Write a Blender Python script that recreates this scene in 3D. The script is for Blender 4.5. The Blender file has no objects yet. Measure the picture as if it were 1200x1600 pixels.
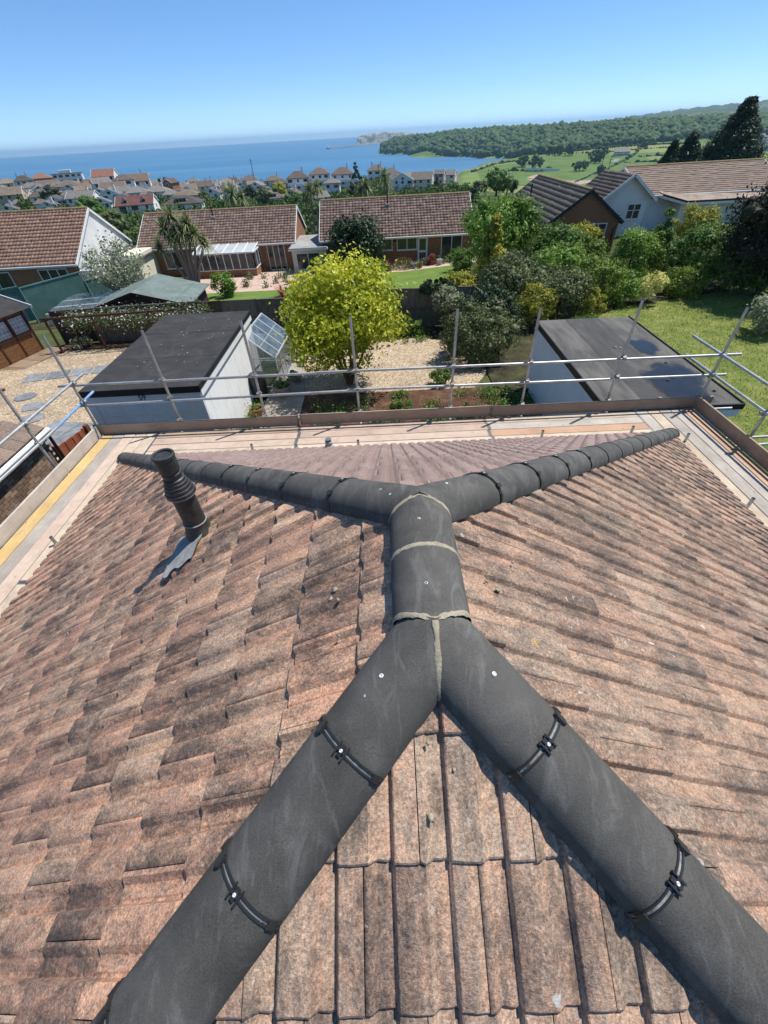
import bpy, bmesh, math, random
import numpy as np
from mathutils import Vector, Matrix

# ---------------------------------------------------------------- camera, sky, sun, exposure
scene = bpy.context.scene
COL = scene.collection
CAM = Vector((0.0, 0.0, 6.7))
PITCH, ROLL, YAW, FPX = 0.74527, -0.05806, -0.0239, 639.5      # fitted to the photograph (1200 x 1600 pixels)
SUN_AZ, SUN_EL = 57.0, 62.0                                    # degrees right of +Y, above the horizon

cd = bpy.data.cameras.new("camera")
cam = bpy.data.objects.new("camera", cd)
COL.objects.link(cam)
fw = Vector((math.sin(YAW) * math.cos(PITCH), math.cos(YAW) * math.cos(PITCH), -math.sin(PITCH)))
rt = Vector((math.cos(YAW), -math.sin(YAW), 0))
up = rt.cross(fw)
r2 = rt * math.cos(ROLL) + up * math.sin(ROLL)
u2 = up * math.cos(ROLL) - rt * math.sin(ROLL)
cam.matrix_world = Matrix((( r2.x, u2.x, -fw.x, CAM.x), (r2.y, u2.y, -fw.y, CAM.y), (r2.z, u2.z, -fw.z, CAM.z), (0, 0, 0, 1)))
cd.sensor_fit = 'VERTICAL'
cd.sensor_height = 24.0
cd.lens = 24.0 * FPX / 1600.0
cd.clip_start = 0.02
cd.clip_end = 120000
scene.camera = cam

world = bpy.data.worlds.new("World")
scene.world = world
world.use_nodes = True
wn = world.node_tree
bg = wn.nodes["Background"]
sky = wn.nodes.new("ShaderNodeTexSky")
sky.sky_type = 'NISHITA'
sky.sun_disc = False
sky.sun_elevation = math.radians(SUN_EL)
sky.sun_rotation = math.radians(SUN_AZ)
sky.altitude = 60
sky.air_density = 0.4
sky.dust_density = 0.0
sky.ozone_density = 4.0
bg.inputs[1].default_value = 0.138
gam = wn.nodes.new("ShaderNodeGamma")              # evens out the zenith-to-horizon contrast, as the phone's picture does
gam.inputs[1].default_value = 0.7
hsv = wn.nodes.new("ShaderNodeHueSaturation")
hsv.inputs["Saturation"].default_value = 1.3
wn.links.new(sky.outputs[0], gam.inputs[0])
wn.links.new(gam.outputs[0], hsv.inputs["Color"])
wn.links.new(hsv.outputs[0], bg.inputs[0])

sl = bpy.data.lights.new("sun", 'SUN')
sl.energy = 2.7
sl.angle = math.radians(0.9)
sl.color = (1.0, 0.955, 0.88)
so = bpy.data.objects.new("sun", sl)
COL.objects.link(so)
sdir = Vector((math.sin(math.radians(SUN_AZ)) * math.cos(math.radians(SUN_EL)), math.cos(math.radians(SUN_AZ)) * math.cos(math.radians(SUN_EL)), math.sin(math.radians(SUN_EL))))
so.rotation_euler = (-sdir).to_track_quat('-Z', 'Y').to_euler()
so.location = (30, 30, 60)

vs = scene.view_settings
vs.view_transform = 'Standard'
vs.look = 'None'
vs.exposure = 1.2
vs.gamma = 1.0
vs.use_curve_mapping = False
scene.render.engine = 'CYCLES'
cy = scene.cycles
cy.use_denoising = True
cy.max_bounces = 6
cy.diffuse_bounces = 3
cy.glossy_bounces = 3
cy.transmission_bounces = 4
cy.transparent_max_bounces = 8
cy.volume_bounces = 0
cy.caustics_reflective = False
cy.caustics_refractive = False
cy.sample_clamp_indirect = 6.0

rng = np.random.default_rng(7)
random.seed(7)

# ---------------------------------------------------------------- materials
MATS = {}

def new_mat(name):
    m = bpy.data.materials.new(name)
    m.use_nodes = True
    nt = m.node_tree
    return m, nt, nt.nodes["Principled BSDF"]

def lk(nt, a, b):
    nt.links.new(a, b)

def ramp(nt, fac, stops, interp='LINEAR'):
    r = nt.nodes.new("ShaderNodeValToRGB")
    cr = r.color_ramp
    cr.interpolation = interp
    while len(cr.elements) < len(stops):
        cr.elements.new(0.5)
    for e, (p, c) in zip(cr.elements, stops):
        e.position = p
        e.color = (*c, 1) if len(c) == 3 else c
    if fac is not None:
        lk(nt, fac, r.inputs[0])
    return r.outputs[0]

def noise(nt, vec, scale, detail=5, rough=0.6, dist=0.0):
    n = nt.nodes.new("ShaderNodeTexNoise")
    n.inputs["Scale"].default_value = scale
    n.inputs["Detail"].default_value = detail
    n.inputs["Roughness"].default_value = rough
    n.inputs["Distortion"].default_value = dist
    if vec is not None:
        lk(nt, vec, n.inputs["Vector"])
    return n.outputs["Fac"]

def position(nt, stretch=None, kind='pos'):
    if kind == 'pos':
        v = nt.nodes.new("ShaderNodeNewGeometry").outputs["Position"]
    else:
        v = nt.nodes.new("ShaderNodeTexCoord").outputs["Object"]
    if stretch:
        m = nt.nodes.new("ShaderNodeMapping")
        m.inputs["Scale"].default_value = stretch
        lk(nt, v, m.inputs["Vector"])
        v = m.outputs[0]
    return v

def mixc(nt, fac, a, b, mode='MIX'):
    m = nt.nodes.new("ShaderNodeMix")
    m.data_type = 'RGBA'
    m.blend_type = mode
    for sock, val in ((m.inputs[0], fac), (m.inputs[6], a), (m.inputs[7], b)):
        if isinstance(val, (int, float)):
            sock.default_value = val
        elif isinstance(val, tuple):
            sock.default_value = (*val, 1) if len(val) == 3 else val
        else:
            lk(nt, val, sock)
    return m.outputs[2]

def mathn(nt, op, a, b=None):
    m = nt.nodes.new("ShaderNodeMath")
    m.operation = op
    for i, val in enumerate((a, b)):
        if val is None:
            continue
        if isinstance(val, (int, float)):
            m.inputs[i].default_value = val
        else:
            lk(nt, val, m.inputs[i])
    return m.outputs[0]

def attr(nt, name):
    a = nt.nodes.new("ShaderNodeAttribute")
    a.attribute_name = name
    return a.outputs["Fac"]

def bump(nt, bsdf, h, strength, dist, prev=None):
    b = nt.nodes.new("ShaderNodeBump")
    b.inputs["Strength"].default_value = strength
    b.inputs["Distance"].default_value = dist
    lk(nt, h, b.inputs["Height"])
    if prev is not None:
        lk(nt, prev, b.inputs["Normal"])
    lk(nt, b.outputs[0], bsdf.inputs["Normal"])
    return b.outputs[0]

def pm(name, stops, scale=3.0, rough=0.8, bmp=None, stretch=None, kind='pos', metallic=0.0, spec=0.3, detail=5, rand=0.0, fine=None, dist=0.0, emit=None):
    """general procedural paint/wood/stone: colour ramp over noise, optional second fine noise, per-object shift and bump"""
    if name in MATS:
        return MATS[name]
    m, nt, b = new_mat(name)
    v = position(nt, stretch, kind)
    f = noise(nt, v, scale, detail, 0.62, dist)
    if rand:
        oi = nt.nodes.new("ShaderNodeObjectInfo")
        f = mathn(nt, 'ADD', f, mathn(nt, 'MULTIPLY', mathn(nt, 'SUBTRACT', oi.outputs["Random"], 0.5), rand))
    k = len(stops)
    c = ramp(nt, f, [(0.28 + 0.44 * i / max(1, k - 1), s) for i, s in enumerate(stops)])
    if fine:
        g = noise(nt, v, fine[0], 4, 0.7)
        c = mixc(nt, 1.0, c, ramp(nt, g, [(0.3, (1 - fine[1],) * 3), (0.7, (1 + fine[1] * 0.6,) * 3)]), 'MULTIPLY')
    lk(nt, c, b.inputs["Base Color"])
    b.inputs["Roughness"].default_value = rough
    b.inputs["Metallic"].default_value = metallic
    b.inputs["Specular IOR Level"].default_value = spec
    if bmp:
        bump(nt, b, noise(nt, v, bmp[0], 5, 0.65), bmp[1], bmp[2])
    MATS[name] = m
    return m

def tile_mat(name, base, soot_lo, soot_hi, lichen=0.3, specks=True, soot_scale=1.6, grain=0.35, rough=0.9, bumpy=1.0, spec=0.25, streak=None):
    """weathered concrete roof tile: per-tile colour, sooty mottling, granular surface, lichen"""
    m, nt, b = new_mat(name)
    v = position(nt)
    vs_ = position(nt, streak) if streak else v
    r = attr(nt, "rnd")
    r2_ = mathn(nt, 'FRACT', mathn(nt, 'MULTIPLY', r, 7.31))
    k = len(base)
    n_mid = noise(nt, vs_, 8.0, 7, 0.72)
    sh = mathn(nt, 'ADD', mathn(nt, 'MULTIPLY', r, 0.38), mathn(nt, 'MULTIPLY', n_mid, 0.62))
    c = ramp(nt, sh, [(0.2 + 0.56 * i / (k - 1), s) for i, s in enumerate(base)])
    # grey lichen bloom
    n_l = noise(nt, vs_, 23.0, 8, 0.78)
    c = mixc(nt, mathn(nt, 'MULTIPLY', ramp(nt, n_l, [(0.44, (0, 0, 0)), (0.60, (1, 1, 1))]), lichen), c, (0.33, 0.285, 0.235))
    # soot and algae, in small ragged patches that differ from tile to tile
    s1 = noise(nt, v, soot_scale, 3, 0.6)
    s2 = noise(nt, vs_, 11.0, 8, 0.75, 0.3)
    s3 = noise(nt, v, 60.0, 6, 0.75)
    s = mathn(nt, 'ADD', mathn(nt, 'MULTIPLY', s1, 0.34), mathn(nt, 'MULTIPLY', s2, 0.72))
    s = mathn(nt, 'ADD', s, mathn(nt, 'MULTIPLY', s3, 0.34))
    s = mathn(nt, 'ADD', s, mathn(nt, 'MULTIPLY', r2_, 0.13))
    c = mixc(nt, mathn(nt, 'MULTIPLY', ramp(nt, s, [(soot_lo, (0, 0, 0)), (soot_hi, (1, 1, 1))]), 0.82), c, (0.075, 0.064, 0.058))
    # grain
    g = noise(nt, v, 125.0, 3, 0.85)
    g2 = noise(nt, v, 62.0, 6, 0.8)
    c = mixc(nt, 1.0, c, ramp(nt, g, [(0.34, (1 - grain * 1.25,) * 3), (0.5, (1, 1, 1)), (0.66, (1 + grain * 1.4,) * 3)]), 'MULTIPLY')
    c = mixc(nt, 1.0, c, ramp(nt, g2, [(0.32, (1 - grain * 0.9,) * 3), (0.68, (1 + grain * 0.7,) * 3)]), 'MULTIPLY')
    if specks:
        vo = nt.nodes.new("ShaderNodeTexVoronoi")
        vo.inputs["Scale"].default_value = 7.5
        wv = nt.nodes.new("ShaderNodeVectorMath")
        wv.operation = 'ADD'
        nz = nt.nodes.new("ShaderNodeTexNoise")
        nz.inputs["Scale"].default_value = 60.0
        nz.inputs["Detail"].default_value = 4.0
        lk(nt, v, nz.inputs["Vector"])
        sc = nt.nodes.new("ShaderNodeVectorMath")
        sc.operation = 'SCALE'
        sc.inputs["Scale"].default_value = 0.05
        lk(nt, nz.outputs["Color"], sc.inputs[0])
        lk(nt, v, wv.inputs[0])
        lk(nt, sc.outputs[0], wv.inputs[1])
        lk(nt, wv.outputs[0], vo.inputs["Vector"])
        sepc = nt.nodes.new("ShaderNodeSeparateColor")
        lk(nt, vo.outputs["Color"], sepc.inputs[0])
        size = mathn(nt, 'MULTIPLY', mathn(nt, 'POWER', sepc.outputs[0], 5.0), 0.14)
        spot = ramp(nt, mathn(nt, 'SUBTRACT', size, vo.outputs["Distance"]), [(0.0, (0, 0, 0)), (0.03, (1, 1, 1))])
        tint = ramp(nt, sepc.outputs[1], [(0.0, (0.58, 0.56, 0.52)), (0.80, (0.62, 0.60, 0.56)), (0.88, (0.46, 0.27, 0.07)), (1.0, (0.42, 0.33, 0.14))])
        c = mixc(nt, mathn(nt, 'MULTIPLY', spot, 0.8), c, tint)
        v2 = nt.nodes.new("ShaderNodeTexVoronoi")            # fine pale lichen dots
        v2.inputs["Scale"].default_value = 34.0
        lk(nt, wv.outputs[0], v2.inputs["Vector"])
        sp2 = nt.nodes.new("ShaderNodeSeparateColor")
        lk(nt, v2.outputs["Color"], sp2.inputs[0])
        sz2 = mathn(nt, 'MULTIPLY', mathn(nt, 'POWER', sp2.outputs[0], 8.0), 0.34)
        dot2 = ramp(nt, mathn(nt, 'SUBTRACT', sz2, v2.outputs["Distance"]), [(0.0, (0, 0, 0)), (0.08, (1, 1, 1))])
        c = mixc(nt, mathn(nt, 'MULTIPLY', dot2, 0.55), c, ramp(nt, sp2.outputs[1], [(0.0, (0.50, 0.47, 0.41)), (0.8, (0.58, 0.55, 0.49)), (0.95, (0.44, 0.34, 0.14))]))
    lk(nt, c, b.inputs["Base Color"])
    b.inputs["Roughness"].default_value = rough
    b.inputs["Specular IOR Level"].default_value = spec
    p = bump(nt, b, g2, 0.4 * bumpy, 0.005)
    bump(nt, b, g, 0.7 * bumpy, 0.004, p)
    MATS[name] = m
    return m

def leaf_mat(name, stops, rough=0.6, trans=0.35, spec=0.18):
    stops = [tuple(min(0.85, c * 1.45) for c in s) for s in stops]
    if name in MATS:
        return MATS[name]
    m, nt, b = new_mat(name)
    r = attr(nt, "rnd")
    n = noise(nt, position(nt), 1.3, 3, 0.6)
    f = mathn(nt, 'ADD', mathn(nt, 'MULTIPLY', r, 0.75), mathn(nt, 'MULTIPLY', n, 0.3))
    k = len(stops)
    c = ramp(nt, f, [(0.1 + 0.82 * i / (k - 1), s) for i, s in enumerate(stops)])
    lk(nt, c, b.inputs["Base Color"])
    b.inputs["Roughness"].default_value = rough
    b.inputs["Specular IOR Level"].default_value = spec
    t = nt.nodes.new("ShaderNodeBsdfTranslucent")
    lk(nt, c, t.inputs["Color"])
    mx = nt.nodes.new("ShaderNodeMixShader")
    mx.inputs[0].default_value = trans
    lk(nt, b.outputs[0], mx.inputs[1])
    lk(nt, t.outputs[0], mx.inputs[2])
    out = [n_ for n_ in nt.nodes if n_.type == 'OUTPUT_MATERIAL'][0]
    lk(nt, mx.outputs[0], out.inputs["Surface"])
    MATS[name] = m
    return m

def glass_mat(name, tint=(0.02, 0.03, 0.035), rough=0.04, alpha=None):
    if name in MATS:
        return MATS[name]
    m, nt, b = new_mat(name)
    v = position(nt)
    lk(nt, ramp(nt, noise(nt, v, 2.5, 4), [(0.3, tint), (0.7, tuple(min(1, t * 2.4 + 0.01) for t in tint))]), b.inputs["Base Color"])
    b.inputs["Roughness"].default_value = rough
    b.inputs["Specular IOR Level"].default_value = 0.6
    if alpha is not None:
        b.inputs["Alpha"].default_value = alpha
    MATS[name] = m
    return m

# ---------------------------------------------------------------- mesh helpers
class MB:
    """collects boxes, polygons and tubes; build() links them as one mesh object"""
    def __init__(self):
        self.v, self.f, self.s = [], [], []
    def poly(self, verts, faces, smooth=False):
        o = len(self.v)
        self.v.extend(tuple(p) for p in verts)
        for f in faces:
            self.f.append(tuple(i + o for i in f))
            self.s.append(smooth)
        return self
    def box(self, x0, x1, y0, y1, z0, z1, M=None):
        vs_ = [Vector(p) for p in ((x0, y0, z0), (x1, y0, z0), (x1, y1, z0), (x0, y1, z0), (x0, y0, z1), (x1, y0, z1), (x1, y1, z1), (x0, y1, z1))]
        if M is not None:
            vs_ = [M @ p for p in vs_]
        return self.poly(vs_, [(0, 3, 2, 1), (4, 5, 6, 7), (0, 1, 5, 4), (1, 2, 6, 5), (2, 3, 7, 6), (3, 0, 4, 7)])
    def beam(self, p, q, w, h, upv=(0, 0, 1)):
        p, q = Vector(p), Vector(q)
        d = (q - p).normalized()
        s = d.cross(Vector(upv))
        if s.length < 1e-4:
            s = d.cross(Vector((1, 0, 0)))
        s.normalize()
        t = s.cross(d)
        vs_ = []
        for e in (p, q):
            for a, b_ in ((-1, -1), (1, -1), (1, 1), (-1, 1)):
                vs_.append(e + s * (a * w / 2) + t * (b_ * h / 2))
        return self.poly(vs_, [(0, 1, 2, 3), (7, 6, 5, 4), (0, 4, 5, 1), (1, 5, 6, 2), (2, 6, 7, 3), (3, 7, 4, 0)])
    def tube(self, pts, rad, n=10, caps=True):
        pts = [Vector(p) for p in pts]
        rad = rad if isinstance(rad, (list, tuple)) else [rad] * len(pts)
        vs_, fs = [], []
        for i, p in enumerate(pts):
            d = (pts[min(i + 1, len(pts) - 1)] - pts[max(i - 1, 0)]).normalized()
            a = d.cross(Vector((0.31, 0.17, 0.93)))
            if a.length < 1e-3:
                a = d.cross(Vector((1, 0, 0)))
            a.normalize()
            b_ = d.cross(a)
            for k in range(n):
                t = 2 * math.pi * k / n
                vs_.append(p + (a * math.cos(t) + b_ * math.sin(t)) * rad[i])
        for i in range(len(pts) - 1):
            for k in range(n):
                fs.append((i * n + k, (i + 1) * n + k, (i + 1) * n + (k + 1) % n, i * n + (k + 1) % n))
        self.poly(vs_, fs, True)
        if caps:
            o = len(self.v) - len(vs_)
            self.f.append(tuple(o + k for k in range(n))); self.s.append(False)
            self.f.append(tuple(o + (len(pts) - 1) * n + n - 1 - k for k in range(n))); self.s.append(False)
        return self
    def lathe(self, prof, n=24, M=None):
        vs_, fs = [], []
        for r_, z in prof:
            for k in range(n):
                t = 2 * math.pi * k / n
                p = Vector((r_ * math.cos(t), r_ * math.sin(t), z))
                vs_.append(M @ p if M is not None else p)
        for i in range(len(prof) - 1):
            for k in range(n):
                fs.append((i * n + k, i * n + (k + 1) % n, (i + 1) * n + (k + 1) % n, (i + 1) * n + k))
        return self.poly(vs_, fs, True)
    def mesh(self, name):
        me = bpy.data.meshes.new(name)
        me.from_pydata(self.v, [], self.f)
        me.polygons.foreach_set("use_smooth", self.s)
        me.update()
        if any(self.s):
            me.set_sharp_from_angle(angle=math.radians(38))
        return me
    def build(self, name, mat, parent=None, loc=None):
        return link(name, self.mesh(name), mat, parent, loc)

def link(name, me, mat, parent=None, loc=None):
    o = bpy.data.objects.new(name, me)
    if mat is not None and not me.materials:
        me.materials.append(mat)
    COL.objects.link(o)
    if parent is not None:
        o.parent = parent
    if loc is not None:
        o.location = loc
    return o

def np_mesh(name, V, F, rnd=None, smooth=False):
    """F: one (n, k) index array or a list of them"""
    V = np.asarray(V, np.float32)
    Fs = [np.asarray(f, np.int32) for f in (F if isinstance(F, list) else [F])]
    me = bpy.data.meshes.new(name)
    me.vertices.add(len(V))
    me.vertices.foreach_set("co", V.ravel())
    tot = np.concatenate([np.full(len(f), f.shape[1], np.int32) for f in Fs])
    me.loops.add(int(tot.sum()))
    me.loops.foreach_set("vertex_index", np.concatenate([f.ravel() for f in Fs]))
    me.polygons.add(len(tot))
    me.polygons.foreach_set("loop_start", (np.cumsum(tot) - tot).astype(np.int32))
    me.polygons.foreach_set("loop_total", tot)
    if smooth:
        me.polygons.foreach_set("use_smooth", np.ones(len(tot), bool))
    me.update(calc_edges=True)
    if rnd is not None:
        a = me.attributes.new("rnd", 'FLOAT', 'FACE')
        a.data.foreach_set("value", np.asarray(rnd, np.float32))
    return me

def tag(o, label=None, cat=None, group=None, kind=None):
    if label: o["label"] = label
    if cat: o["category"] = cat
    if group: o["group"] = group
    if kind: o["kind"] = kind
    return o

def thing(name, label, cat, loc=(0, 0, 0), rz=0.0, group=None):
    o = bpy.data.objects.new(name, None)
    o.empty_display_size = 0.3
    o.location = loc
    o.rotation_euler = (0, 0, math.radians(rz))
    COL.objects.link(o)
    return tag(o, label, cat, group)

# ---------------------------------------------------------------- terrain heights (metres; house ground = 0, sea = -50)
NEARY=[-60,8,15,21.5,33,42,52,70,100]
NEARZ=[1.0,0,-.25,-.55,-1.9,-2.5,-3.2,-4.4,-6.2]
def near_z(x,y):
    z=np.interp(y,NEARY,NEARZ)
    k=np.clip((y-14)/20,0,1)
    return z+k*np.clip(.075*np.maximum(x-2,0),0,2.2)
PROF={
-180:[(60,0),(3000,0)],
-75:[(60,-2),(400,-10),(600,-60),(6000,-62)],
-40:[(60,-4.2),(120,-8),(220,-12.5),(330,-10.5),(450,-9.5),(520,-20),(600,-58),(6000,-62)],
-33:[(60,-4.2),(120,-8),(220,-12.5),(300,-11),(350,-9.6),(425,-10),(475,-15),(560,-58),(6000,-62)],
-27:[(60,-4.2),(120,-8),(190,-10.5),(250,-10),(330,-9),(410,-12),(450,-20),(520,-58),(6000,-62)],
-20:[(60,-4.2),(120,-8),(175,-10.3),(260,-11.8),(310,-12.8),(360,-13.5),(400,-20),(480,-58),(6000,-62)],
-13:[(60,-4.2),(120,-8),(200,-12.5),(250,-14),(300,-13.7),(350,-14.5),(390,-16),(430,-25),(500,-58),(6000,-62)],
-8:[(60,-4),(120,-8),(200,-12.5),(250,-14),(300,-14),(340,-16),(390,-30),(470,-58),(6000,-62)],
-4:[(60,-4),(120,-8),(200,-13),(250,-14.5),(300,-14),(335,-16),(380,-30),(450,-58),(6000,-62)],
0:[(60,-4),(120,-7.7),(200,-13),(250,-14.5),(330,-14.6),(360,-20),(440,-58),(2300,-58),(6000,-62)],
.5:[(60,-4),(120,-7.7),(200,-13),(250,-14.5),(330,-14.8),(360,-20),(440,-58),(2080,-57),(2116,-50),(2150,-36),(2250,-30),(2400,-50),(2500,-58),(6000,-62)],
2.2:[(60,-3.8),(120,-7.4),(200,-13),(260,-15.3),(360,-17.5),(400,-35),(450,-58),(1900,-58),(1940,-50),(1980,-36),(2080,-16),(2250,-15),(2600,-40),(2800,-60),(6000,-62)],
7.5:[(60,-3.4),(120,-7),(250,-15),(320,-17.5),(420,-23.5),(480,-40),(540,-58),(1530,-58),(1571,-50),(1600,-42),(1720,-20),(1950,-7),(2400,-10),(2900,-40),(3100,-60),(6000,-62)],
9.2:[(60,-3.2),(120,-7),(250,-15),(350,-25),(500,-38),(620,-43),(800,-41),(900,-44),(950,-51),(1050,-58),(1470,-58),(1510,-50),(1540,-42),(1660,-20),(1900,-5),(2400,-6),(2900,-30),(3300,-60),(6000,-62)],
12:[(60,-3),(120,-6.5),(250,-15),(350,-25),(500,-38),(620,-43),(800,-40.5),(1000,-38),(1150,-45.5),(1240,-53),(1340,-55),(1385,-50),(1420,-38),(1560,-15),(1750,-3),(2300,0),(3200,-10),(6000,-20)],
14.2:[(60,-2.8),(120,-6),(350,-25),(500,-39),(620,-43),(800,-41),(1000,-37),(1200,-44),(1280,-50.6),(1310,-50.2),(1340,-44),(1480,-20),(1650,-5),(2300,0),(6000,0)],
17:[(60,-2.6),(120,-5.5),(350,-25),(500,-40),(620,-45),(720,-46.5),(800,-45),(900,-40.5),(1060,-36),(1150,-36.8),(1300,-20),(1500,-4),(2300,-2),(6000,0)],
20:[(60,-2.3),(120,-5),(350,-25),(500,-40),(620,-46),(720,-46.7),(800,-45),(900,-41),(1060,-35.5),(1180,-34),(1320,-16),(1500,-4),(2300,-4),(6000,0)],
23:[(60,-1.9),(120,-4.5),(350,-24),(500,-40),(620,-45.5),(720,-46.5),(800,-44.5),(1000,-40),(1080,-36),(1200,-29.5),(1350,-14),(1520,-3.5),(2300,-8),(6000,0)],
28:[(60,-1.4),(120,-2.5),(250,-14),(400,-32),(620,-44),(800,-42),(1000,-36),(1200,-27),(1380,-10),(1530,-3),(2300,-8),(6000,0)],
33:[(60,-1.2),(120,-1.5),(250,-10),(400,-26),(620,-40),(800,-38),(1000,-33),(1200,-27),(1400,-12),(1550,-5),(2300,-8),(6000,0)],
45:[(60,-1),(120,-1.5),(250,-8),(400,-18),(620,-30),(1000,-28),(1200,-22),(1400,-10),(1600,-4),(6000,0)],
80:[(60,0),(400,-6),(1000,-8),(6000,0)],
180:[(60,0),(3000,0)]}
_AZ=sorted(PROF)
def ground(x,y):
    x=np.asarray(x,float);y=np.asarray(y,float)
    r=np.hypot(x,y);az=np.degrees(np.arctan2(x,y))
    prof=np.stack([np.interp(r,[a for a,b in PROF[k]],[b for a,b in PROF[k]]) for k in _AZ],-1)
    i=np.clip(np.searchsorted(_AZ,az)-1,0,len(_AZ)-2)
    A=np.array(_AZ,float);t=(az-A[i])/(A[i+1]-A[i]);t=t*t*(3-2*t)*.5+t*.5
    far=np.take_along_axis(prof,i[...,None],-1)[...,0]*(1-t)+np.take_along_axis(prof,(i+1)[...,None],-1)[...,0]*t
    k=np.clip((r-58)/30,0,1);k=k*k*(3-2*k)
    return near_z(x,y)*(1-k)+far*k

def gz(x, y):
    return float(ground(x, y))

SEA = -50.0
def build_terrain():
    az = np.concatenate([np.arange(-180, -64, 4.0), np.arange(-64, -41, 2.0), np.arange(-41, 41.01, 0.5), np.arange(42, 64, 2.0), np.arange(64, 180, 4.0)])
    rr = np.concatenate([np.arange(1.5, 62, 1.5), np.arange(63, 130, 4), np.arange(132, 700, 9), np.arange(705, 2600, 24), np.geomspace(2620, 6000, 14)])
    A, R = np.meshgrid(np.radians(az), rr, indexing='ij')
    X, Yy = R * np.sin(A), R * np.cos(A)
    Zz = ground(X, Yy)
    bumpy = np.clip((R - 130) / 400, 0, 1)
    Zz = Zz + bumpy * (np.sin(X * 0.021 + 1.3) * np.cos(Yy * 0.017) * 1.1 + np.sin(X * 0.006) * np.sin(Yy * 0.0083 + 2) * 1.5) * np.clip((Zz + 49.5) / 8, 0, 1)
    na, nr = A.shape
    V = np.stack([X, Yy, Zz], -1).reshape(-1, 3)
    idx = np.arange(na * nr).reshape(na, nr)
    j = np.arange(na)
    jn = (j + 1) % na
    F = np.stack([idx[j][:, :-1], idx[j][:, 1:], idx[jn][:, 1:], idx[jn][:, :-1]], -1).reshape(-1, 4)[:, ::-1]
    V = np.vstack([V, [[0, 0, gz(0.0, 0.01)]]])
    me = np_mesh("ground", V, F, smooth=True)
    bm = bmesh.new(); bm.from_mesh(me); bm.verts.ensure_lookup_table()
    c = bm.verts[len(V) - 1]
    for a in range(na):
        bm.faces.new((c, bm.verts[idx[(a + 1) % na, 0]], bm.verts[idx[a, 0]]))
    bmesh.ops.recalc_face_normals(bm, faces=bm.faces)
    bm.to_mesh(me); bm.free()
    return me

def ground_material():
    m, nt, b = new_mat("grassland")
    v = position(nt)
    g = ramp(nt, noise(nt, v, 0.35, 8, 0.65), [(0.3, (0.035, 0.05, 0.018)), (0.5, (0.065, 0.085, 0.03)), (0.72, (0.12, 0.125, 0.055))])
    vo = nt.nodes.new("ShaderNodeTexVoronoi")
    vo.inputs["Scale"].default_value = 0.0062
    lk(nt, v, vo.inputs["Vector"])
    sc = nt.nodes.new("ShaderNodeSeparateColor")
    lk(nt, vo.outputs["Color"], sc.inputs[0])
    f = ramp(nt, sc.outputs[0], [(0.0, (0.10, 0.155, 0.04)), (0.35, (0.145, 0.20, 0.055)), (0.6, (0.19, 0.215, 0.075)), (0.85, (0.12, 0.20, 0.04)), (1.0, (0.22, 0.22, 0.10))], 'CONSTANT')
    f = mixc(nt, 1.0, f, ramp(nt, noise(nt, v, 0.03, 7, 0.7), [(0.3, (0.75,) * 3), (0.7, (1.2,) * 3)]), 'MULTIPLY')
    ln = nt.nodes.new("ShaderNodeVectorMath"); ln.operation = 'LENGTH'
    lk(nt, v, ln.inputs[0])
    mr = nt.nodes.new("ShaderNodeMapRange")
    mr.inputs[1].default_value = 420; mr.inputs[2].default_value = 520
    lk(nt, ln.outputs["Value"], mr.inputs[0])
    c = mixc(nt, mr.outputs[0], g, f)
    geo = nt.nodes.new("ShaderNodeNewGeometry")
    sx = nt.nodes.new("ShaderNodeSeparateXYZ")
    lk(nt, geo.outputs["Normal"], sx.inputs[0])
    rock = ramp(nt, noise(nt, v, 0.2, 6), [(0.3, (0.16, 0.12, 0.10)), (0.7, (0.34, 0.27, 0.22))])
    c = mixc(nt, ramp(nt, sx.outputs[2], [(0.80, (1, 1, 1)), (0.9, (0, 0, 0))]), c, rock)
    lk(nt, c, b.inputs["Base Color"])
    b.inputs["Roughness"].default_value = 0.95
    b.inputs["Specular IOR Level"].default_value = 0.1
    bump(nt, b, noise(nt, v, 6, 6, 0.7), 0.6, 0.06)
    return m

tag(link("ground", build_terrain(), ground_material()), kind="structure")

def sea_material():
    m, nt, b = new_mat("sea_water")
    v = position(nt, (1.0, 1.0, 1.0))
    c = ramp(nt, noise(nt, position(nt, (0.0006, 0.003, 1)), 1.0, 5, 0.6), [(0.3, (0.045, 0.15, 0.27)), (0.7, (0.075, 0.20, 0.33))])
    wind = noise(nt, position(nt, (0.0011, 0.006, 1)), 1.0, 6, 0.65, 0.6)
    c = mixc(nt, 1.0, c, ramp(nt, wind, [(0.35, (0.8, 0.84, 0.88)), (0.65, (1.15, 1.12, 1.1))]), 'MULTIPLY')
    lk(nt, c, b.inputs["Base Color"])
    b.inputs["Roughness"].default_value = 0.42
    b.inputs["IOR"].default_value = 1.33
    b.inputs["Specular IOR Level"].default_value = 0.32
    h = noise(nt, position(nt, (0.05, 0.12, 0.1)), 1.0, 8, 0.75)
    bump(nt, b, h, 0.9, 3.0)
    return m

def build_sea():
    rr = np.array([0.0] + list(np.geomspace(200, 24000, 24)))
    n = 72
    V = [(0, 0, SEA)]
    F3, F4 = [], []
    for r in rr[1:]:
        for k in range(n):
            a = 2 * math.pi * k / n
            V.append((r * math.sin(a), r * math.cos(a), SEA))
    faces = [(0, 1 + (k + 1) % n, 1 + k) for k in range(n)]
    for i in range(len(rr) - 2):
        for k in range(n):
            a, b_ = 1 + i * n + k, 1 + i * n + (k + 1) % n
            faces.append((a, b_, b_ + n, a + n))
    mb = MB(); mb.poly(V, faces, True)
    return mb.mesh("sea")
tag(link("sea", build_sea(), sea_material()), kind="structure")

def polar(az, r):
    a = math.radians(az)
    return r * math.sin(a), r * math.cos(a)

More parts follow.
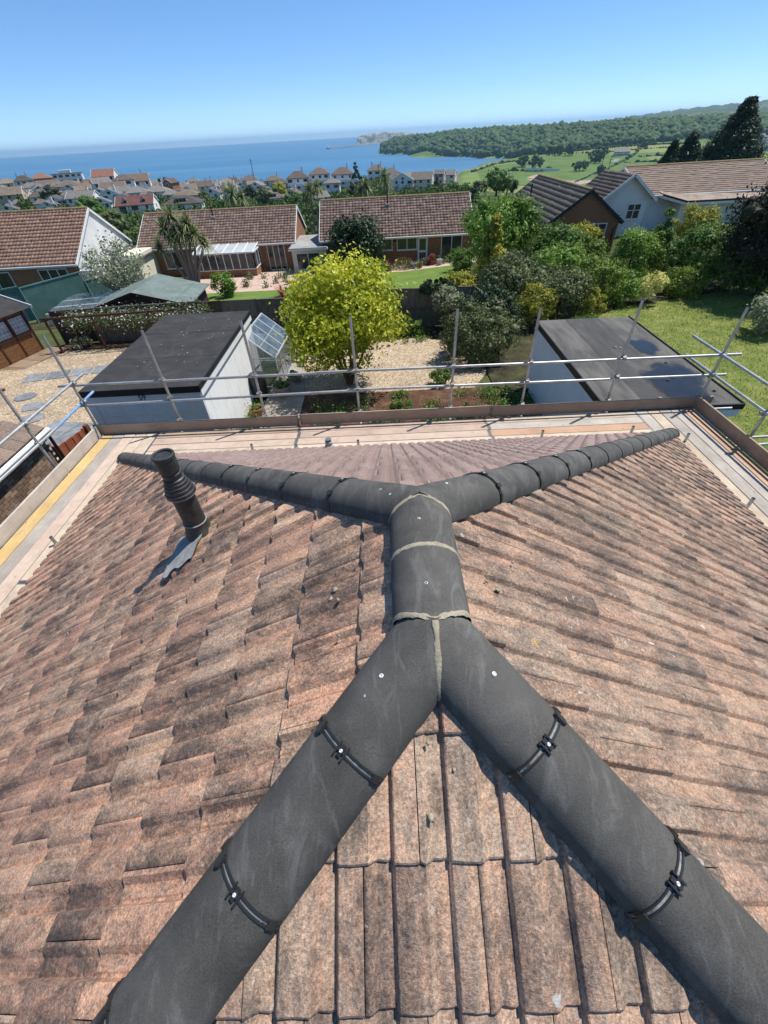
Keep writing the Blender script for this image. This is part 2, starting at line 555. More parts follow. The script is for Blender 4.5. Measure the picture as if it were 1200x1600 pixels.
# far hill behind the wood on the right, and the far headland with its cliff
def ridge_mesh(name, cols, mat):
    """cols: (azimuth, [(r, z), ...]) all of the same length"""
    azs = [c[0] for c in cols]
    V, F = [], []
    n = len(cols[0][1])
    fine = np.arange(azs[0], azs[-1] + 1e-6, 0.22)
    for a in fine:
        for k in range(n):
            r = np.interp(a, azs, [c[1][k][0] for c in cols])
            z = np.interp(a, azs, [c[1][k][1] for c in cols])
            z += (2.4 * math.sin(a * 5.1 + k) + 1.6 * math.sin(a * 13.7 + k * 2)) * (0 if k == 0 else 1)
            V.append((*polar(a, r), z))
    for i in range(len(fine) - 1):
        for k in range(n - 1):
            F.append((i * n + k, (i + 1) * n + k, (i + 1) * n + k + 1, i * n + k + 1))
    mb = MB(); mb.poly(V, F, True)
    return tag(mb.build(name, mat), kind="structure")

def hill_material():
    m, nt, b = new_mat("far_hill_fields")
    v = position(nt)
    vo = nt.nodes.new("ShaderNodeTexVoronoi")
    vo.inputs["Scale"].default_value = 0.0048
    lk(nt, v, vo.inputs["Vector"])
    sc = nt.nodes.new("ShaderNodeSeparateColor"); lk(nt, vo.outputs["Color"], sc.inputs[0])
    f = ramp(nt, sc.outputs[0], [(0.0, (0.04, 0.07, 0.03)), (0.45, (0.06, 0.10, 0.035)), (0.65, (0.15, 0.19, 0.07)), (0.85, (0.20, 0.21, 0.10))], 'CONSTANT')
    w = ramp(nt, noise(nt, v, 0.011, 6, 0.7), [(0.44, (0, 0, 0)), (0.52, (1, 1, 1))])
    c = mixc(nt, w, f, (0.035, 0.06, 0.025))
    lk(nt, c, b.inputs["Base Color"])
    b.inputs["Roughness"].default_value = 1.0
    bump(nt, b, noise(nt, v, 0.08, 6, 0.7), 1.0, 6.0)
    return m
HILL = hill_material()
ridge_mesh("distant_hill", [(17, [(2500, -40), (2900, -12), (3400, -6), (4500, -40)]), (23, [(2300, -40), (2800, 0), (3500, 14), (5000, -20)]),
                            (26, [(2300, -40), (2800, 4), (3600, 26), (5000, -10)]), (28, [(2300, -40), (2700, 8), (3600, 36), (5000, 0)]),
                            (31, [(2300, -40), (2700, 12), (3700, 44), (5000, 0)]), (36, [(2300, -40), (2700, 14), (3800, 56), (5200, 0)]),
                            (44, [(2300, -40), (2700, 20), (3800, 68), (5200, 0)]), (60, [(2300, -40), (2700, 20), (3800, 60), (5200, 0)])], HILL)
CLIFF = pm("limestone_cliff", [(0.16, 0.15, 0.13), (0.30, 0.28, 0.25), (0.42, 0.39, 0.35)], 0.02, 0.95, stretch=(1, 1, 3))
def far_headland():
    top = [(-1.95, -30), (-1.8, -2), (-1.0, 8), (0.0, 16), (1.2, 18), (2.6, 10), (4, 0)]
    V, F = [], []
    a = -1.95
    fine = np.arange(-1.95, 4.01, 0.12)
    for a in fine:
        z = np.interp(a, [t[0] for t in top], [t[1] for t in top]) + 1.5 * math.sin(a * 17)
        for r, zz in ((4750, -52), (4760, -46), (4810, z - 12), (4880, z), (5300, z - 8), (5600, -55)):
            V.append((*polar(a, r), zz))
    for i in range(len(fine) - 1):
        for k in range(5):
            F.append((i * 6 + k, (i + 1) * 6 + k, (i + 1) * 6 + k + 1, i * 6 + k + 1))
    mb = MB(); mb.poly(V, F, False)
    return mb
fh_m, nt_, b_ = new_mat("headland_scrub_and_rock")
_v = position(nt_)
_c = mixc(nt_, ramp(nt_, noise(nt_, _v, 0.02, 6, 0.7), [(0.42, (0, 0, 0)), (0.56, (1, 1, 1))]), (0.06, 0.085, 0.04), (0.33, 0.29, 0.25))
lk(nt_, _c, b_.inputs["Base Color"]); b_.inputs["Roughness"].default_value = 1.0
tag(far_headland().build("far_headland", fh_m), kind="structure")
# breakwater with a small light tower at its tip
bw = thing("breakwater", "long low stone breakwater reaching out into the bay below the far headland", "breakwater", (*polar(-5.0, 3480), SEA))
p0, p1 = Vector((*polar(-5.0, 3480), 0)), Vector((*polar(1.6, 4500), 0))
mb = MB()
mid = Vector((*polar(-2.4, 3720), 0))
q0, qm, q1 = Vector((0, 0, 1.8)), mid - p0 + Vector((0, 0, 2)), p1 - p0 + Vector((0, 0, 2.4))
mb.beam(q0, qm, 26, 9); mb.beam(qm, q1, 26, 9.4)
mb.build("wall", CLIFF, bw)
MB().lathe([(0.1, 6), (4, 6.1), (3, 16), (3.6, 16.4), (2.4, 19), (0.1, 20)], 10).build("light_tower", pm("white_paint_far", [(0.7, 0.7, 0.68), (0.8, 0.8, 0.78)], 0.5, 0.7), bw)

# ---------------------------------------------------------------- foliage tools
def leaf_quads(C, size, outward=None, spread=1.0, aspect=0.55, g=None):
    g = g or rng
    n = len(C)
    d = g.normal(size=(n, 3))
    if outward is not None:
        d = d * spread + outward * 1.1
    d /= np.linalg.norm(d, axis=1, keepdims=True) + 1e-9
    t = g.normal(size=(n, 3))
    a = np.cross(d, t); a /= np.linalg.norm(a, axis=1, keepdims=True) + 1e-9
    b_ = np.cross(d, a)
    L = (size * g.uniform(0.65, 1.35, n))[:, None]
    V = np.stack([C - a * L * 0.5, C + b_ * L * 0.5 * aspect - d * L * 0.06, C + a * L * 0.5, C - b_ * L * 0.5 * aspect - d * L * 0.06], 1).reshape(-1, 3)
    F = np.arange(n * 4).reshape(n, 4)
    return V, F

_ICO = {}
def ico(sub):
    if sub not in _ICO:
        bm = bmesh.new()
        bmesh.ops.create_icosphere(bm, subdivisions=sub, radius=1)
        bm.verts.ensure_lookup_table()
        _ICO[sub] = (np.array([v.co[:] for v in bm.verts]), np.array([[v.index for v in f.verts] for f in bm.faces]))
        bm.free()
    return _ICO[sub]

def lumpy(P, seed, amp, fr=2.2):
    ph = np.random.default_rng(seed).uniform(0, 6.28, 6)
    return 1 + amp * (np.sin(P[:, 0] * fr * 1.3 + ph[0]) * np.sin(P[:, 1] * fr + ph[1]) + 0.7 * np.sin(P[:, 2] * fr * 1.9 + ph[2] + P[:, 0] * 1.7) + 0.5 * np.sin(P[:, 1] * fr * 3 + ph[3]) * np.sin(P[:, 0] * fr * 3.1 + ph[4]))

def crown_points(rad, height, n, shape, seed, clumps, base=0.0, shell=0.55):
    """points and outward directions through a clumpy crown volume, z from base to height"""
    g = np.random.default_rng(seed)
    hz = height - base
    K = clumps = int(clumps * 1.8)
    u = g.uniform(-0.95, 1, K); th = g.uniform(0, 2 * np.pi, K)
    s = np.sqrt(np.clip(1 - u * u, 0, 1))
    rr = g.uniform(0.55, 0.86, K)
    if shape == 'cone':
        tz = g.uniform(0.02, 0.97, K) ** 1.15
        w = (1 - tz) ** 0.85 * 0.92 + 0.05
        cc = np.stack([np.cos(th) * w * rad * g.uniform(0.45, 0.9, K), np.sin(th) * w * rad * g.uniform(0.45, 0.9, K), base + tz * hz], -1)
        cr = np.maximum(w * rad * 0.36, rad * 0.10)
    elif shape == 'column':
        tz = g.uniform(0.03, 0.95, K)
        w = np.where(tz < 0.7, 0.9, 0.9 * np.sqrt(np.clip(1 - ((tz - 0.7) / 0.32) ** 2, 0.05, 1)))
        cc = np.stack([np.cos(th) * w * rad * g.uniform(0.4, 0.8, K), np.sin(th) * w * rad * g.uniform(0.4, 0.8, K), base + tz * hz], -1)
        cr = np.full(K, rad * 0.30)
    else:
        cc = np.stack([s * np.cos(th) * rr * rad, s * np.sin(th) * rr * rad, base + hz * 0.5 + u * rr * hz * 0.5], -1)
        cr = np.full(K, min(rad, hz * 0.6) * 0.30) * g.uniform(0.6, 1.45, K)
    k = g.integers(0, K, n)
    d = g.normal(size=(n, 3)); d /= np.linalg.norm(d, axis=1, keepdims=True)
    rho = g.uniform(shell, 1.0, n) ** 0.5 * np.where(g.uniform(size=n) < 0.22, g.uniform(1.0, 1.55, n), 1.0)
    C = cc[k] + d * (cr[k] * rho)[:, None] * np.array([1, 1, 0.85])
    C[:, 2] = np.maximum(C[:, 2], base * 0.6 + 0.03)
    ax = np.array([0, 0, base + hz * 0.4])
    o = d * 0.6 + (C - ax) / (np.linalg.norm(C - ax, axis=1, keepdims=True) + 1e-6)
    tone = np.clip(0.5 + g.normal(0, 0.2, K)[k] + g.normal(0, 0.16, n) + 0.12 * (rho - 0.85), 0, 1)
    return C, o, tone, (cc, cr)

def foliage(name, rad, height, n, leaf, mat, seed, parent, shape='round', clumps=26, base=0.0, core=0.66, aspect=0.55, spread=1.0):
    C, o, tone, cc = crown_points(rad, height, n, shape, seed, clumps, base)
    V, F = leaf_quads(C, leaf, o, spread, aspect, np.random.default_rng(seed + 1))
    if core > 0:
        P, T = ico(1)                                   # a small lump inside each clump keeps the crown from being see-through
        cen, cr = cc
        K = len(cen)
        gg = np.random.default_rng(seed + 2)
        Vc = (P[None] * gg.uniform(.7, 1.25, (K, len(P), 1)) * (cr * core * .85)[:, None, None] + cen[:, None]).reshape(-1, 3)
        Vc[:, 2] = np.maximum(Vc[:, 2], 0.0)
        Fc = (T[None] + (np.arange(K) * len(P))[:, None, None]).reshape(-1, 3)
        me = np_mesh(name, np.vstack([V, Vc]), [F, Fc + len(V)], np.concatenate([tone, np.repeat(gg.uniform(.2, .55, K), len(T))]))
    else:
        me = np_mesh(name, V, F, tone)
    return link(name, me, mat, parent)

BARK = pm("bark", [(0.07, 0.05, 0.035), (0.16, 0.12, 0.09)], 9, 0.95, (30, 0.6, 0.02), kind='obj')
def trunk(parent, h, r, seed=0, limbs=4, spread=0.6):
    g = random.Random(seed)
    mb = MB()
    mb.tube([(0, 0, -0.3), (0.05 * h * g.uniform(-1, 1), 0.03 * h, h * 0.45), (0.08 * h * g.uniform(-1, 1), 0, h)], [r * 1.25, r, r * 0.45], 8)
    for i in range(limbs):
        a = g.uniform(0, 6.28)
        z0 = h * g.uniform(0.25, 0.6)
        mb.tube([(0, 0, z0), (math.cos(a) * h * spread * 0.4, math.sin(a) * h * spread * 0.4, z0 + h * 0.25), (math.cos(a) * h * spread * 0.75, math.sin(a) * h * spread * 0.75, z0 + h * 0.42)], [r * 0.6, r * 0.42, r * 0.15], 6)
    return mb.build("trunk", BARK, parent)

def blob_field(name, pts, sizes, mat, seed, flat=0.9, kind="stuff", sub=1):
    P, T = ico(sub)
    n = len(pts)
    g = np.random.default_rng(seed)
    k = g.uniform(0.72, 1.3, (n, len(P), 1))
    V = P[None] * k * np.stack([sizes, sizes, sizes * flat], -1)[:, None] + np.asarray(pts)[:, None]
    F = T[None] + (np.arange(n) * len(P))[:, None, None]
    tone = np.repeat(np.clip(g.normal(0.5, 0.22, n), 0, 1), len(T)) + g.normal(0, 0.06, n * len(T))
    me = np_mesh(name, V.reshape(-1, 3), F.reshape(-1, 3), np.clip(tone, 0, 1), smooth=False)
    return tag(link(name, me, mat), kind=kind)

LEAF_WOOD = leaf_mat("woodland_leaves", [(0.022, 0.04, 0.018), (0.04, 0.068, 0.026), (0.062, 0.092, 0.034)], 0.9, 0.0, 0.1)
LEAF_DARK = leaf_mat("dark_evergreen_leaves", [(0.012, 0.022, 0.012), (0.022, 0.04, 0.018), (0.05, 0.075, 0.035)], 0.5, 0.15)
LEAF_MID = leaf_mat("mid_green_leaves", [(0.04, 0.075, 0.015), (0.08, 0.14, 0.028), (0.15, 0.22, 0.05)], 0.5, 0.3)
LEAF_BRIGHT = leaf_mat("bright_green_leaves", [(0.05, 0.10, 0.015), (0.11, 0.19, 0.03), (0.20, 0.28, 0.05)], 0.5, 0.3)
LEAF_GOLD = leaf_mat("golden_leaves", [(0.07, 0.105, 0.010), (0.22, 0.255, 0.016), (0.38, 0.385, 0.026), (0.54, 0.51, 0.07)], 0.5, 0.4, 0.3)
LEAF_GOLDDULL = leaf_mat("dull_gold_leaves", [(0.09, 0.10, 0.015), (0.20, 0.21, 0.03), (0.42, 0.36, 0.05)], 0.5, 0.3)
LEAF_OLIVE = leaf_mat("olive_grey_leaves", [(0.035, 0.052, 0.02), (0.085, 0.105, 0.04), (0.19, 0.20, 0.09)], 0.5, 0.2)
LEAF_LIME = leaf_mat("lime_conifer_leaves", [(0.045, 0.08, 0.012), (0.10, 0.15, 0.022), (0.21, 0.25, 0.045)], 0.6, 0.2)
LEAF_PURPLE = leaf_mat("dark_purple_leaves", [(0.012, 0.014, 0.009), (0.022, 0.024, 0.015), (0.045, 0.045, 0.028)], 0.6, 0.08, 0.1)
LEAF_STRAP = leaf_mat("strap_leaves", [(0.06, 0.085, 0.03), (0.13, 0.16, 0.06), (0.27, 0.27, 0.13)], 0.5, 0.2)
LEAF_PALE = leaf_mat("pale_shrub_leaves", [(0.10, 0.12, 0.06), (0.19, 0.21, 0.12), (0.34, 0.34, 0.22)], 0.5, 0.3)
LEAF_BLOSSOM = leaf_mat("white_blossom", [(0.5, 0.42, 0.42), (0.7, 0.62, 0.62), (0.85, 0.82, 0.80)], 0.6, 0.3)
LEAF_RED = leaf_mat("red_leaves", [(0.10, 0.02, 0.02), (0.20, 0.04, 0.04), (0.34, 0.10, 0.09)], 0.5, 0.3)
LEAF_YELLOW = leaf_mat("variegated_leaves", [(0.25, 0.26, 0.07), (0.5, 0.48, 0.16), (0.7, 0.66, 0.32)], 0.5, 0.35)

# ---------------------------------------------------------------- far woods and hedges
def wood(az0, az1, n, r_lo, r_hi, seed, s0, s1):
    g = np.random.default_rng(seed)
    a = g.uniform(az0, az1, n); t = g.uniform(0, 1, n)
    lo = np.interp(a, [x for x, _ in r_lo], [y for _, y in r_lo])
    hi = np.interp(a, [x for x, _ in r_hi], [y for _, y in r_hi])
    r = lo - 45 + (hi - lo + 45) * t
    x, y = r * np.sin(np.radians(a)), r * np.cos(np.radians(a))
    s = g.uniform(s0, s1, n)
    ok = ground(x, y) > -48.6
    x, y, s = x[ok], y[ok], s[ok]
    return np.stack([x, y, ground(x, y) + s * 0.55], -1), s
w1, s1 = wood(0.6, 16, 3400, [(0.6, 2125), (2.2, 1950), (7.5, 1580), (9.2, 1515), (12, 1390), (14.2, 1318), (16, 1215)], [(0.6, 2240), (2.2, 2230), (7.5, 2050), (12, 1850), (16, 1620)], 3, 4.5, 10.5)
w2, s2 = wood(15, 46, 4200, [(15, 1250), (17, 1165), (20, 1200), (23, 1215), (28, 1225), (33, 1260), (46, 1250)], [(15, 1620), (20, 1560), (28, 1590), (46, 1640)], 4, 4.5, 10)
blob_field("headland_wood", np.vstack([w1, w2]), np.concatenate([s1, s2]) * np.random.default_rng(2).uniform(.6, 1.15, len(s1) + len(s2)), LEAF_WOOD, 5)
# hedgerows and copses on the fields: (azimuth, r) polylines
hp = []
hg = np.random.default_rng(9)
for line in ([(10.2, 800), (12.5, 905), (14.5, 960)], [(17.5, 1060), (23, 1085), (29, 1070)], [(20, 1140), (24, 1160), (30, 1130)], [(23.5, 800), (25.6, 1005), (26, 1190)], [(26, 960), (33, 930)],
             [(14, 790), (15.4, 800), (17.4, 815)], [(17.2, 810), (18.2, 840)], [(21.2, 880), (22.0, 940), (22.4, 1020)], [(9.5, 640), (11.5, 640)], [(12, 560), (17, 610)], [(24, 700), (30, 720)], [(25, 880), (30, 850)]):
    for (a0, r0), (a1, r1) in zip(line[:-1], line[1:]):
        x0, y0 = polar(a0, r0); x1, y1 = polar(a1, r1)
        m_ = max(3, int(math.hypot(x1 - x0, y1 - y0) / 2.6))
        for t in np.linspace(0, 1, m_):
            x, y = x0 + (x1 - x0) * t + hg.normal(0, .8), y0 + (y1 - y0) * t + hg.normal(0, .8)
            s = hg.uniform(1.0, 2.4) if hg.uniform() > .08 else hg.uniform(2.5, 4.5)
            hp.append((x, y, gz(x, y) + s * 0.5, s))
hp = np.array(hp)
blob_field("hedgerow", hp[:, :3], hp[:, 3], LEAF_WOOD, 6)
# single field trees that can be told apart: (azimuth, r, height, width, label)
for a, r, hh, w, lab in [(15.2, 850, 15, 22, "broad dark tree left of the pair standing on the green field"), (16.6, 840, 17, 26, "bushy dark tree beside the long pale wall of the car park"),
                         (18.7, 1060, 14, 18, "left tree of the pair standing out on the green field"), (19.6, 1050, 16, 22, "right tree of the pair standing out on the green field"),
                         (22.6, 1000, 17, 24, "tall field tree left of the grey farmhouse"), (22.2, 900, 18, 26, "rounded field tree below the grey farmhouse lane"), (20.9, 800, 12, 26, "wide tree clump at the edge of the car park"),
                         (17.9, 1120, 12, 22, "low broad tree at the foot of the wood"), (22.9, 760, 10, 12, "small round tree right of the car park"), (26.2, 1090, 10, 16, "single tree on the pale upper field")]:
    x, y = polar(a, r)
    t = thing("field_tree", lab, "tree", (x, y, gz(x, y)), group="trees on the far fields")
    foliage("crown", w / 2, hh, 420, 2.6, LEAF_WOOD, int(a * 100), t, clumps=14, base=1.5, core=0.8)
    MB().tube([(0, 0, -1), (0, 0, hh * 0.4)], [0.6, 0.4], 6).build("trunk", BARK, t)

# ---------------------------------------------------------------- the house whose roof we stand on
XR, YN, LR, RUN, TAN = 0.1198, 0.6962, 0.5957, 4.9363, 0.59652
ZA = 5.50                                   # apex of the tile planes
TH = math.atan(TAN); CT, ST = math.cos(TH), math.sin(TH)
PN, PF = Vector((XR, YN, ZA)), Vector((XR, YN + LR, ZA))
GAUGE, COVER, TLEN = 0.317, 0.314, 0.40
house = thing("bungalow", "bungalow with brown tiled hipped roof and black hip tiles filling the foreground", "house", (XR, YN + LR / 2, 0))
HO = Vector(house.location)

TM_LEFT = tile_mat("tiles_weathered_lifted", [(0.371, 0.207, 0.146), (0.515, 0.278, 0.185), (0.649, 0.359, 0.229), (0.680, 0.424, 0.273), (0.546, 0.374, 0.273)], 0.70, 0.88, 0.45, soot_scale=2.2, streak=(0.5, 1.5, 1), grain=.36)  # left slope's base colours raised, standing in for softer light on its shaded side
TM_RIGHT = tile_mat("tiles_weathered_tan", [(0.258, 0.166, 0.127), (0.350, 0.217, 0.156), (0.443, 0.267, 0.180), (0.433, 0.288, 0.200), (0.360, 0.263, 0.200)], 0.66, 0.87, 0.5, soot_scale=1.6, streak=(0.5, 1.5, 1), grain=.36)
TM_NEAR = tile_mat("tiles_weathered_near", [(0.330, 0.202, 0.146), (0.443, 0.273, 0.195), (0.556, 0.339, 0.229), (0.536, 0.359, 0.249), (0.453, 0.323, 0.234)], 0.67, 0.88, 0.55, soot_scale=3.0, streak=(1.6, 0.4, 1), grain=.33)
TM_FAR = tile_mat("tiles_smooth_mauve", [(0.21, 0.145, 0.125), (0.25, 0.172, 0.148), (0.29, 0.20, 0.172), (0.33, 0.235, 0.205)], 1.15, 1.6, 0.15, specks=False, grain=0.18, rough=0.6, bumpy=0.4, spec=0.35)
UNDER = pm("roofing_underlay", [(0.02, 0.018, 0.016), (0.045, 0.04, 0.035)], 5, 0.95)

def prof_tile(u):
    """cross section of one tile: two rolls per tile, steep on the viewer's left"""
    s = ((u + 0.5 * 0.157) / 0.157) % 1.0
    return np.interp(s, [0, .012, .055, .08, .30, .60, .72, .75, .93, .965, 1.0], [-.003, -.002, .0160, .0190, .0205, .0195, .0015, .0, .0, -.003, -.003])
U_S = np.array(sorted(set([0.0015, 0.3125] + [0.157 * (k - 0.5) + 0.157 * f for k in (0, 1, 2) for f in (0, .012, .055, .08, .30, .60, .72, .75, .93, .965)])))
U_S = U_S[(U_S >= 0.0015) & (U_S <= 0.3126)]

def tile_verts(v0, tail, g, far=False):
    us = U_S
    n = len(us)
    pw = prof_tile(us)
    jit = g.normal(0, 0.0014 if not far else 0.0006, n)
    dz, tilt = g.normal(0, 0.0008), g.normal(0, 0.0035)
    rows = []
    def top(v):
        return 0.010 + (v - (tail - TLEN)) / TLEN * (0.030 if far else 0.016) + pw + dz + (us - COVER / 2) * tilt
    rows.append((us, np.full(n, v0), top(v0)))
    rows.append((us, np.full(n, tail - 0.007) + jit, top(tail) - 0.0005))
    rows.append((us, np.full(n, tail) + jit, top(tail) - 0.005))
    rows.append((us, np.full(n, tail - 0.001) + jit, top(tail) - (0.028 if far else 0.015)))
    P = np.concatenate([np.stack(r, -1) for r in rows])
    F = []
    for r in range(3):
        for i in range(n - 1):
            F.append((r * n + i, r * n + n + i, r * n + n + i + 1, r * n + i + 1))
    # side cheeks
    b0 = len(P)
    e = []
    for i in (0, n - 1):
        e += [(us[i], v0, rows[0][2][i] - 0.012), (us[i], tail - 0.001, rows[3][2][i])]
    P = np.vstack([P, np.array(e)])
    F.append((0, b0, b0 + 1, n)); F.append((n, b0 + 1, 3 * n, 2 * n))
    F.append((n - 1, 2 * n - 1, b0 + 3, b0 + 2)); F.append((2 * n - 1, 3 * n - 1, 4 * n - 1, b0 + 3))
    return P, F

SLOPES = {  # ridge origin, viewer's right (across), downslope, half width at distance s: (lo, hi) along "across"
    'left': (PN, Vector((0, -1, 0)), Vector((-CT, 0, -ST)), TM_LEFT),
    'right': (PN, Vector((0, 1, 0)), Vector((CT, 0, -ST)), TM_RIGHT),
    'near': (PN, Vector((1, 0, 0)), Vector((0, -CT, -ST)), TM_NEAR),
    'far': (PF, Vector((-1, 0, 0)), Vector((0, CT, -ST)), TM_FAR)}
HIPS = [(PN, Vector((-1, -1, 0)).normalized()), (PN, Vector((1, -1, 0)).normalized()), (PF, Vector((-1, 1, 0)).normalized()), (PF, Vector((1, 1, 0)).normalized())]

def project(P):
    d = Vector(P) - CAM
    z = d.dot(fw)
    if z < 0.05:
        return None
    return 600 + FPX * d.dot(r2) / z, 800 - FPX * d.dot(u2) / z, z

tiles = []
for sname, (org, ac, dn, tm) in SLOPES.items():
    g = np.random.default_rng(hash(sname) % 1000 if False else {'left': 11, 'right': 12, 'near': 13, 'far': 14}[sname])
    nrm = ac.cross(-dn).normalized()
    if nrm.z < 0:
        nrm = -nrm
    for k in range(18):
        tail = 0.275 + GAUGE * k
        v0 = max(0.015, tail - TLEN)
        h1 = tail * CT + 0.02                     # plan run at the tail
        if sname == 'left': lo, hi = -(LR + h1), h1
        elif sname == 'right': lo, hi = -h1, LR + h1
        else: lo, hi = -h1, h1
        off = {'near': -0.118 - XR, 'far': 0.05, 'left': 0.02, 'right': 0.09}[sname] + (0.157 if k % 2 else 0.0)
        i0 = math.floor((lo - off) / COVER)
        i1 = math.ceil((hi - off) / COVER)
        for i in range(i0, i1):
            ua = off + i * COVER
            P, F = tile_verts(v0, tail, g, sname == 'far')
            W = [org + ac * (ua + p[0]) + dn * p[1] + nrm * p[2] for p in P]
            # vertical mitre planes of the two hips this slope runs between
            inside = True
            cuts = []
            for (hp_, hd) in HIPS:
                if (hp_ - org).length > 0.01 and sname in ('near', 'far'):
                    continue
                if sname == 'left' and hd.x > 0 or sname == 'right' and hd.x < 0:
                    continue
                nn = Vector((-hd.y, hd.x, 0))       # horizontal normal
                ref = org + dn * 2.0
                if sname in ('left', 'right'):
                    ref = ref + ac * (LR / 2 if sname == 'right' else -LR / 2)
                if (ref - hp_).dot(nn) > 0:
                    nn = -nn                         # points outwards
                ds = [(w - hp_).dot(nn) for w in W]
                if min(ds) > 0:
                    inside = False
                elif max(ds) > 0:
                    cuts.append((hp_, nn))
            if not inside:
                continue
            ctr = sum(W, Vector()) / len(W)
            pr = project(ctr)
            area = 0
            if pr and -60 < pr[0] < 1260 and 640 < pr[1] < 1660:
                facing = abs((CAM - ctr).normalized().dot(nrm))
                area = facing / (ctr - CAM).length ** 2
                if pr[0] < -20 or pr[0] > 1220 or pr[1] > 1620:
                    area *= 0.2
            tiles.append((area, sname, W, F, cuts, (g.uniform(), g.uniform())))
tiles.sort(key=lambda t: -t[0])

def tile_mesh(name, items):
    bm = bmesh.new()
    lay = bm.faces.layers.float.new("rnd")
    for area, sname, W, F, cuts, rv in items:
        vs_ = [bm.verts.new(w - HO) for w in W]
        fs = []
        for f in F:
            try:
                fc = bm.faces.new([vs_[i] for i in f])
            except ValueError:
                continue
            fc.smooth = True
            ni = len(U_S)
            half = (f[0] % ni) >= ni // 2
            fc[lay] = rv[0] if not half else rv[0] * .55 + rv[1] * .45
            fs.append(fc)
        for hp_, nn in cuts:
            geom = list({v for f in fs if f.is_valid for v in f.verts}) + list({e for f in fs if f.is_valid for e in f.edges}) + [f for f in fs if f.is_valid]
            r = bmesh.ops.bisect_plane(bm, geom=geom, plane_co=hp_ - HO, plane_no=nn, clear_outer=True)
            fs = [x for x in r['geom'] if isinstance(x, bmesh.types.BMFace) and x.is_valid]
    for e in bm.edges:
        if len(e.link_faces) == 2 and e.calc_face_angle(0) > 0.32:
            e.smooth = False
    me = bpy.data.meshes.new(name)
    bm.normal_update()
    bm.to_mesh(me); bm.free()
    return me

for t in tiles[:300]:
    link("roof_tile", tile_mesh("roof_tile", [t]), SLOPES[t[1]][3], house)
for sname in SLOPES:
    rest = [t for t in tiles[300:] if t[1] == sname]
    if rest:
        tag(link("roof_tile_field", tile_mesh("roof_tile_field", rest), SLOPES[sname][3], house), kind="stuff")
# underlay just under the tiles, soffit, walls
e = RUN - 0.07
def hipcorner(run, dz):
    z = ZA - run * TAN + dz
    return [Vector((XR - run, YN - run, z)), Vector((XR + run, YN - run, z)), Vector((XR + run, YN + LR + run, z)), Vector((XR - run, YN + LR + run, z))]
c4 = hipcorner(e, -0.012)
mb = MB().poly([p - HO for p in c4] + [PN - HO - Vector((0, 0, .012)), PF - HO - Vector((0, 0, .012))], [(0, 1, 4), (1, 2, 5, 4), (2, 3, 5), (3, 0, 4, 5)])
mb.build("roof_underlay", UNDER, house)
WHITE = pm("white_painted_timber", [(0.68, 0.68, 0.66), (0.80, 0.80, 0.78)], 2.5, 0.5, fine=(60, 0.06))
RENDER = pm("pale_render", [(0.55, 0.53, 0.48), (0.68, 0.66, 0.61)], 1.4, 0.9, (60, 0.4, 0.01))
mb = MB()
zf = ZA - e * TAN
for a, b_ in ((0, 1), (1, 2), (2, 3), (3, 0)):
    p, q = c4[a] - HO, c4[b_] - HO
    mb.beam(Vector((p.x * .985, p.y * .985, zf - 0.12)), Vector((q.x * .985, q.y * .985, zf - 0.12)), 0.03, 0.16)
mb.build("fascia", WHITE, house)
MB().box(-RUN + .4, RUN - .4, -RUN - LR / 2 + .4, RUN + LR / 2 - .4, -0.4, zf - 0.05).build("wall", RENDER, house)

# ---- black hip and ridge tiles
BLACK = pm("black_concrete_ridge_tile", [(0.030, 0.030, 0.031), (0.042, 0.042, 0.043), (0.062, 0.061, 0.060)], 6.0, 0.62, (140, 0.35, 0.004), fine=(45, 0.22), spec=0.45, dist=0.6)
def scuffed():
    m, nt, b = new_mat("black_ridge_tile_scuffed")
    v = position(nt)
    c = ramp(nt, noise(nt, v, 4.5, 6, 0.65, 0.5), [(0.3, (0.050, 0.048, 0.044)), (0.5, (0.070, 0.067, 0.062)), (0.72, (0.115, 0.110, 0.102))])
    c = mixc(nt, 1.0, c, ramp(nt, noise(nt, v, 220, 3, 0.7), [(0.3, (0.68,) * 3), (0.7, (1.32,) * 3)]), 'MULTIPLY')
    sm = noise(nt, v, 1.7, 5, 0.6, 0.8)
    c = mixc(nt, mathn(nt, 'MULTIPLY', ramp(nt, sm, [(0.45, (0, 0, 0)), (0.7, (1, 1, 1))]), 0.5), c, (0.13, 0.125, 0.115))
    sc = ramp(nt, noise(nt, position(nt, (9, 2.2, 3)), 1.6, 7, 0.72, 1.4), [(0.52, (0, 0, 0)), (0.76, (1, 1, 1))])
    c = mixc(nt, mathn(nt, 'MULTIPLY', sc, 0.42), c, (0.26, 0.255, 0.245))
    vo = nt.nodes.new("ShaderNodeTexVoronoi"); vo.inputs["Scale"].default_value = 11
    lk(nt, v, vo.inputs["Vector"])
    s3 = nt.nodes.new("ShaderNodeSeparateColor"); lk(nt, vo.outputs["Color"], s3.inputs[0])
    dot = mathn(nt, 'LESS_THAN', vo.outputs["Distance"], mathn(nt, 'MULTIPLY', mathn(nt, 'POWER', s3.outputs[0], 6.0), 0.08))
    c = mixc(nt, mathn(nt, 'MULTIPLY', dot, 0.8), c, (0.5, 0.5, 0.48))
    lk(nt, c, b.inputs["Base Color"])
    b.inputs["Roughness"].default_value = 0.78
    b.inputs["Specular IOR Level"].default_value = 0.25
    bump(nt, b, noise(nt, v, 210, 4, 0.75), 0.5, 0.0035)
    return m
BLACK = scuffed()
MORTAR = pm("sandy_mortar", [(0.24, 0.21, 0.15), (0.33, 0.29, 0.21), (0.40, 0.36, 0.28)], 20, 0.95, (120, 0.6, 0.006), fine=(160, 0.2))
